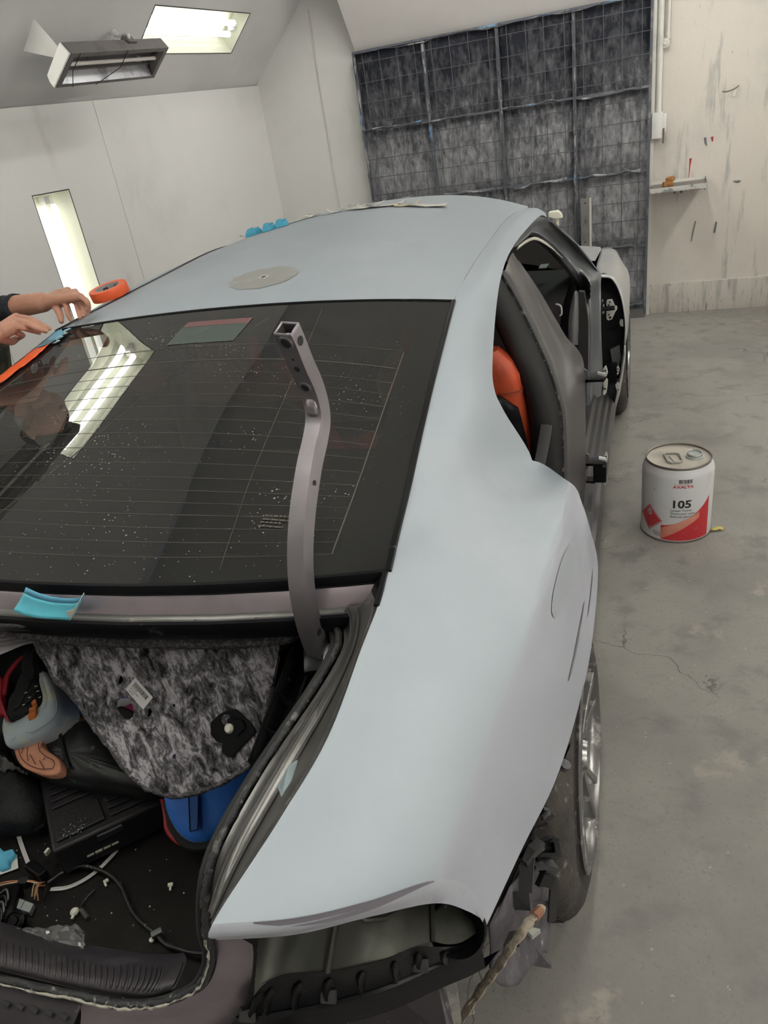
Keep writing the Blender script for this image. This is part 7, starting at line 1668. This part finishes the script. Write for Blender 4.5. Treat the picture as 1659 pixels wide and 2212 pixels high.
MB().tube([hc + V((.070, -.022, -.052)), hc + V((.078, 0, -.050)), hc + V((.070, .022, -.052))], [.002, .0045, .002], 8).build('mouth', mat('lips', (.38, .15, .12), .5), bo)
hr_ = []
for i in range(9):
    th_ = R(88 - i * 12); hr_.append([hc + V((-.022 + .098 * math.cos(th_) * math.cos(ph), .094 * math.cos(th_) * math.sin(ph), .020 + .098 * math.sin(th_))) for ph in [R((4 * i if i < 5 else 16 + 14 * (i - 4)) + (360 - 2 * (4 * i if i < 5 else 16 + 14 * (i - 4))) * k / 20) for k in range(21)]])
MB().grid(hr_).build('hair', M_hair, prs, smooth=180, solid=.006)
# clothes
LC = LW.lerp(LE, .215); RC = RW.lerp(RE, .42)
shirt = [[(LC, .036), (LC.lerp(LE, .5), .047), (LE, .052)], [(RC, .038), (RC.lerp(RE, .5), .047), (RE, .052)], [(LE, .052), (LE.lerp(LS, .5), .060), (LS, .070)], [(RE, .052), (RE.lerp(RS, .5), .060), (RS, .070)]]
sl_ = []
def sleeve(a, b, r0, r1, nm, flip):
    n = 26; d = (b - a); rows = []
    u_ = d.normalized().orthogonal().normalized(); w_ = d.normalized().cross(u_)
    for k in range(n + 1):
        f = k / n; r_ = r0 + (r1 - r0) * f + .0022 * math.sin(k * 2.1) + (.002 if k < 2 else 0)
        rows.append([a + d * f + (u_ * math.cos(t2) + w_ * math.sin(t2)) * r_ for t2 in [2 * math.pi * j / 20 for j in range(21)]])
    rows.insert(0, [a + d * .02 + (p - a) * .80 for p in rows[0]])
    return MB().grid(rows).build(nm, M_sleeve, prs, smooth=180)
sleeve(LC, LE, .0375, .054, 'knit_sleeve', 0); sleeve(RC, RE, .040, .054, 'knit_sleeve', 0)
sleeve(LE + (LE - LS) * .06, LS, .056, .074, 'knit_sleeve', 0); sleeve(RE + (RE - RS) * .06, RS, .056, .074, 'knit_sleeve', 0)
top = [[(LS, .074), (VL((-1.40, .56, 1.455)), .082), (RS, .074)], [(VL((-1.40, .56, 1.39)), .148), (VL((-1.41, .54, 1.15)), .152), (VL((-1.43, .52, .93)), .158)],
       [(VL((-1.37, .66, 1.36)), .112), (VL((-1.39, .62, 1.1)), .124), (VL((-1.42, .60, .95)), .124)], [(VL((-1.39, .44, 1.36)), .112), (VL((-1.41, .46, 1.1)), .124), (VL((-1.43, .45, .95)), .124)]]
capsules(top, .012, 4, 'camouflage_top', M_camo, prs)
tro = []
for s_ in (-1, 1):
    tro.append([(VL((-1.44, .53 + s_ * .085, .93)), .115), (VL((-1.42, .54 + s_ * .10, .50)), .078), (VL((-1.45, .54 + s_ * .11, .13)), .062)])
tro.append([(VL((-1.44, .45, .92)), .115), (VL((-1.44, .61, .92)), .115)])
capsules(tro, .012, 3, 'trousers', M_jeans, prs)
for s_ in (-1, 1):
    pillow('work_shoe', [VL((-1.51, .50 + s_ * .11 + .0, .03)), VL((-1.50, .49 + s_ * .11, .03)), VL((-1.35, .495 + s_ * .125, .03)), VL((-1.24, .51 + s_ * .13, .03)), VL((-1.21, .55 + s_ * .13, .03)), VL((-1.24, .595 + s_ * .13, .03)), VL((-1.35, .60 + s_ * .125, .03)), VL((-1.50, .595 + s_ * .11, .03))], (0, 0, 1), .075, M_blackp, prs, base=.03)


# ================================================================ tape, film and scraps on the car
M_otape = mat('orange_tape', (.72, .105, .028), .5, bump=(60, .15))
M_core = mat('cardboard_core', (.34, .31, .31), .8, var=[(30, .55, .65, (.22, .20, .21))])
tc_ = Vector((-.662, .865, 0)); 
t = thing('tape_roll', 'bright orange roll of masking tape lying on the roof corner', 'tape', (tc_.x, tc_.y, 1.335))
TM = Matrix.Translation(Vector((-.668, .872, 1.327))) @ Euler((R(9), R(-4), 0)).to_matrix().to_4x4()
RO, RI, RH = .066, .044, .033
MB().lathe([(RI, 0), (RO - .001, 0), (RO, .002), (RO, RH - .002), (RO - .001, RH), (RI, RH)], 48, TM, closed=True).build('tape_winding', M_otape, t, smooth=40)
MB().lathe([(RI - .004, .0005), (RI - .0003, .0005), (RI - .0003, RH - .0005), (RI - .004, RH - .0005)], 40, TM, closed=True).build('core', M_core, t, smooth=40)
for k in range(6):
    a = k * math.pi / 3 + .4; me = flat_plate([(-.010, -.008), (.010, -.008), (.010, .008), (-.010, .008)], [circle2(0, 0, .0035, 8)], .0006)
    for v in me.vertices: v.co = TM @ Vector(((RI - .0046) * math.cos(a + v.co.x / RI), (RI - .0046) * math.sin(a + v.co.x / RI), RH / 2 + v.co.y))
    me.materials.clear(); me.materials.append(mat('core_print', (.06, .06, .085), .6)); link_mesh('core_print', me, t, 0)
# ---- orange tape strip and blue film along the left edge of the rear window
def edge_left(v, inset, h):
    return gpt(-1 + inset, v, h)
def ribbon(name, parent, v0, v1, i0, i1, m, n=24, wob=.002, h=.0025, lift=0, seed=1, taper=None):
    rr_ = random.Random(seed); rows = []
    for k in range(n + 1):
        f = k / n; v = v0 + (v1 - v0) * f; a, b = i0(f), i1(f); row = []
        for j in range(6):
            g = j / 5; row.append(gpt(-1 + a + (b - a) * g, v, h + lift * abs(g - .3) + rr_.uniform(0, wob)))
        rows.append(row)
    return MB().grid(rows).build(name, m, parent, smooth=60, solid=.0006, off=1)
t = thing('orange_tape_strip', 'strip of bright orange masking tape along the left edge of the rear window', 'tape', tuple(gpt(-.97, .8)))
ribbon('tape_band', t, .50, .917, lambda f: .004 + .004 * math.sin(9 * f), lambda f: .085 - .012 * math.sin(5 * f) - .030 * max(0, f - .8) * 3, M_otape, 40, .0022, .003, .004)
ribbon('folded_edge', t, .50, .80, lambda f: .080, lambda f: .105 - .02 * f + .008 * math.sin(17 * f), mat('orange_tape_back', (.62, .16, .08), .6), 18, .003, .004, .003, 3)
t = thing('blue_masking_film', 'crinkled sky blue masking film on the window edge under the fingertips', 'film', tuple(gpt(-.95, .95)))
M_bfilm = mat('blue_film', (.13, .33, .46), .45, bump=(40, .3))
ribbon('film_piece', t, .905, .990, lambda f: .006 + .05 * max(0, f - .82), lambda f: .055 + .055 * math.sin(math.pi * min(1, f * 1.15)) * .9 - .03 * max(0, f - .8) * 3, M_bfilm, 24, .002, .004, .004, 5)
ribbon('film_torn_edge', t, .908, .985, lambda f: .095 - .02 * f + .01 * math.sin(13 * f), lambda f: .122 - .03 * f + .014 * math.sin(23 * f), mat('film_torn', (.45, .56, .60), .5, var=[(60, .5, .6, (.2, .42, .52))]), 30, .004, .004, .004, 6)
# ---- sky blue sheet standing in the cowl channel
t = thing('blue_film_sheet', 'curled sky blue masking film sheet with folded white corner standing in the cowl channel', 'film', (0.139, -0.517, 1.070))
tpx = [(0.124, -0.519, 1.128), (0.148, -0.523, 1.122), (0.178, -0.526, 1.118), (0.205, -0.525, 1.116), (0.236, -0.527, 1.120), (0.248, -0.523, 1.128)]
bpx = [(0.081, -0.527, 1.082), (0.110, -0.534, 1.081), (0.141, -0.537, 1.080), (0.169, -0.536, 1.080), (0.193, -0.535, 1.080), (0.209, -0.535, 1.080)]
tr = resample([Vector(p) for p in tpx], 14); br = resample([Vector(p) for p in bpx], 14)
bend = lambda f: Vector((0, .003, -.001)) * math.sin(math.pi * f)
sh = [[a.lerp(b, f) + bend(f) for a, b in zip(tr, br)] for f in [i / 8 for i in range(9)]]
M_film2 = mat('film_cyan', (.10, .46, .58), .4); M_film3 = mat('film_band', (.11, .36, .54), .4)
MB().grid(sh[2:]).build('sheet', M_film2, t, smooth=80, solid=.0006); MB().grid(sh[:3]).build('sheet_band', M_film3, t, smooth=80, solid=.0006)
MB().add([(0.249, -0.525, 1.131), (0.245, -0.536, 1.122), (0.237, -0.543, 1.112), (0.220, -0.545, 1.106), (0.214, -0.539, 1.086), (0.218, -0.534, 1.090)], [(0, 1, 5), (1, 2, 5), (2, 4, 5), (2, 3, 4)]).build('folded_corner', M_paper, t, smooth=0, solid=.0006)
# ---- torn masking scraps along the far edge of the roof
M_scrap = mat('scrap_paper', (.60, .58, .53), .8); M_scrap_y = mat('scrap_cream', (.58, .50, .36), .8); M_scrapb = mat('scrap_blue', (.07, .36, .52), .6)
rsx = random.Random(17)
def scrap(x, y, w, d, rz, m, label, lift=.013, grp='torn masking scraps along the roof edge'):
    t = thing('masking_scrap', label, 'scrap', tuple(on_roof(x, y, 0)), grp)
    ca, sa = math.cos(rz), math.sin(rz); rows = []
    for i in range(6):
        row = []
        for j in range(4):
            u = (i / 5 - .5) * w * (1 + .35 * rsx.uniform(-1, 1)); v = (j / 3 - .5) * d * (1 + .3 * rsx.uniform(-1, 1))
            p = on_roof(x + u * ca - v * sa, y + u * sa + v * ca, .0025)
            row.append(p + Vector((0, 0, lift * (abs(2 * u / w) ** 2) * rsx.uniform(.3, 1.1) + rsx.uniform(0, .004))))
        rows.append(row)
    MB().grid(rows).build('paper', m, t, smooth=20, solid=.0006)
for x, y, w, d, rz, m, lb in ((-.475, 1.575, .07, .045, .5, M_scrap, 'torn white scrap at the left end of the roof row'),
        (-.415, 1.62, .07, .05, .3, M_scrap_y, 'cream scrap behind the first blue film scrap'), (-.30, 1.68, .12, .05, .4, M_scrap, 'torn white scrap just past the pair of blue film scraps'),
        (-.235, 1.71, .065, .07, .2, M_scrap, 'upright white scrap beside the torn one'), (-.13, 1.70, .06, .04, .25, M_scrap, 'flat white scrap after the gap in the row'),
        (-.065, 1.715, .055, .05, .3, M_scrap, 'small white scrap near the middle of the roof row'), (.0, 1.70, .12, .06, .1, M_scrap, 'long folded white scrap near the filter corner'),
        (.10, 1.69, .15, .05, .12, M_scrap, 'slim white scrap with a raised tip'), (.185, 1.65, .10, .045, .0, M_scrap_y, 'cream flat scrap toward the right end of the row'), (.29, 1.62, .15, .05, -.05, M_scrap, 'last long white scrap at the right end of the row')):
    scrap(x, y, w, d, rz, m, lb)
for x, y, w, d, rz, lb in ((-.445, 1.560, .07, .035, .6, 'single sky blue film scrap near the left end of the roof row'), (-.375, 1.565, .055, .05, .5, 'larger sky blue film scrap of the pair'), (-.325, 1.585, .055, .035, .45, 'narrow sky blue film scrap right of the larger one')):
    t = thing('blue_film_scrap', lb, 'scrap', tuple(on_roof(x, y, 0)), 'blue film scraps on the roof')
    p = [on_roof(x + a * w * math.cos(rz) - b * d * math.sin(rz), y + a * w * math.sin(rz) + b * d * math.cos(rz), .004) for a, b in ((-.5, -.5), (.1, -.6), (.5, -.3), (.5, .5), (0, .6), (-.5, .4))]
    pillow('film', p, (0, 0, 1), .022, M_scrapb, t, base=.003, subs=1, rings=3, wob=.3, smooth=20)
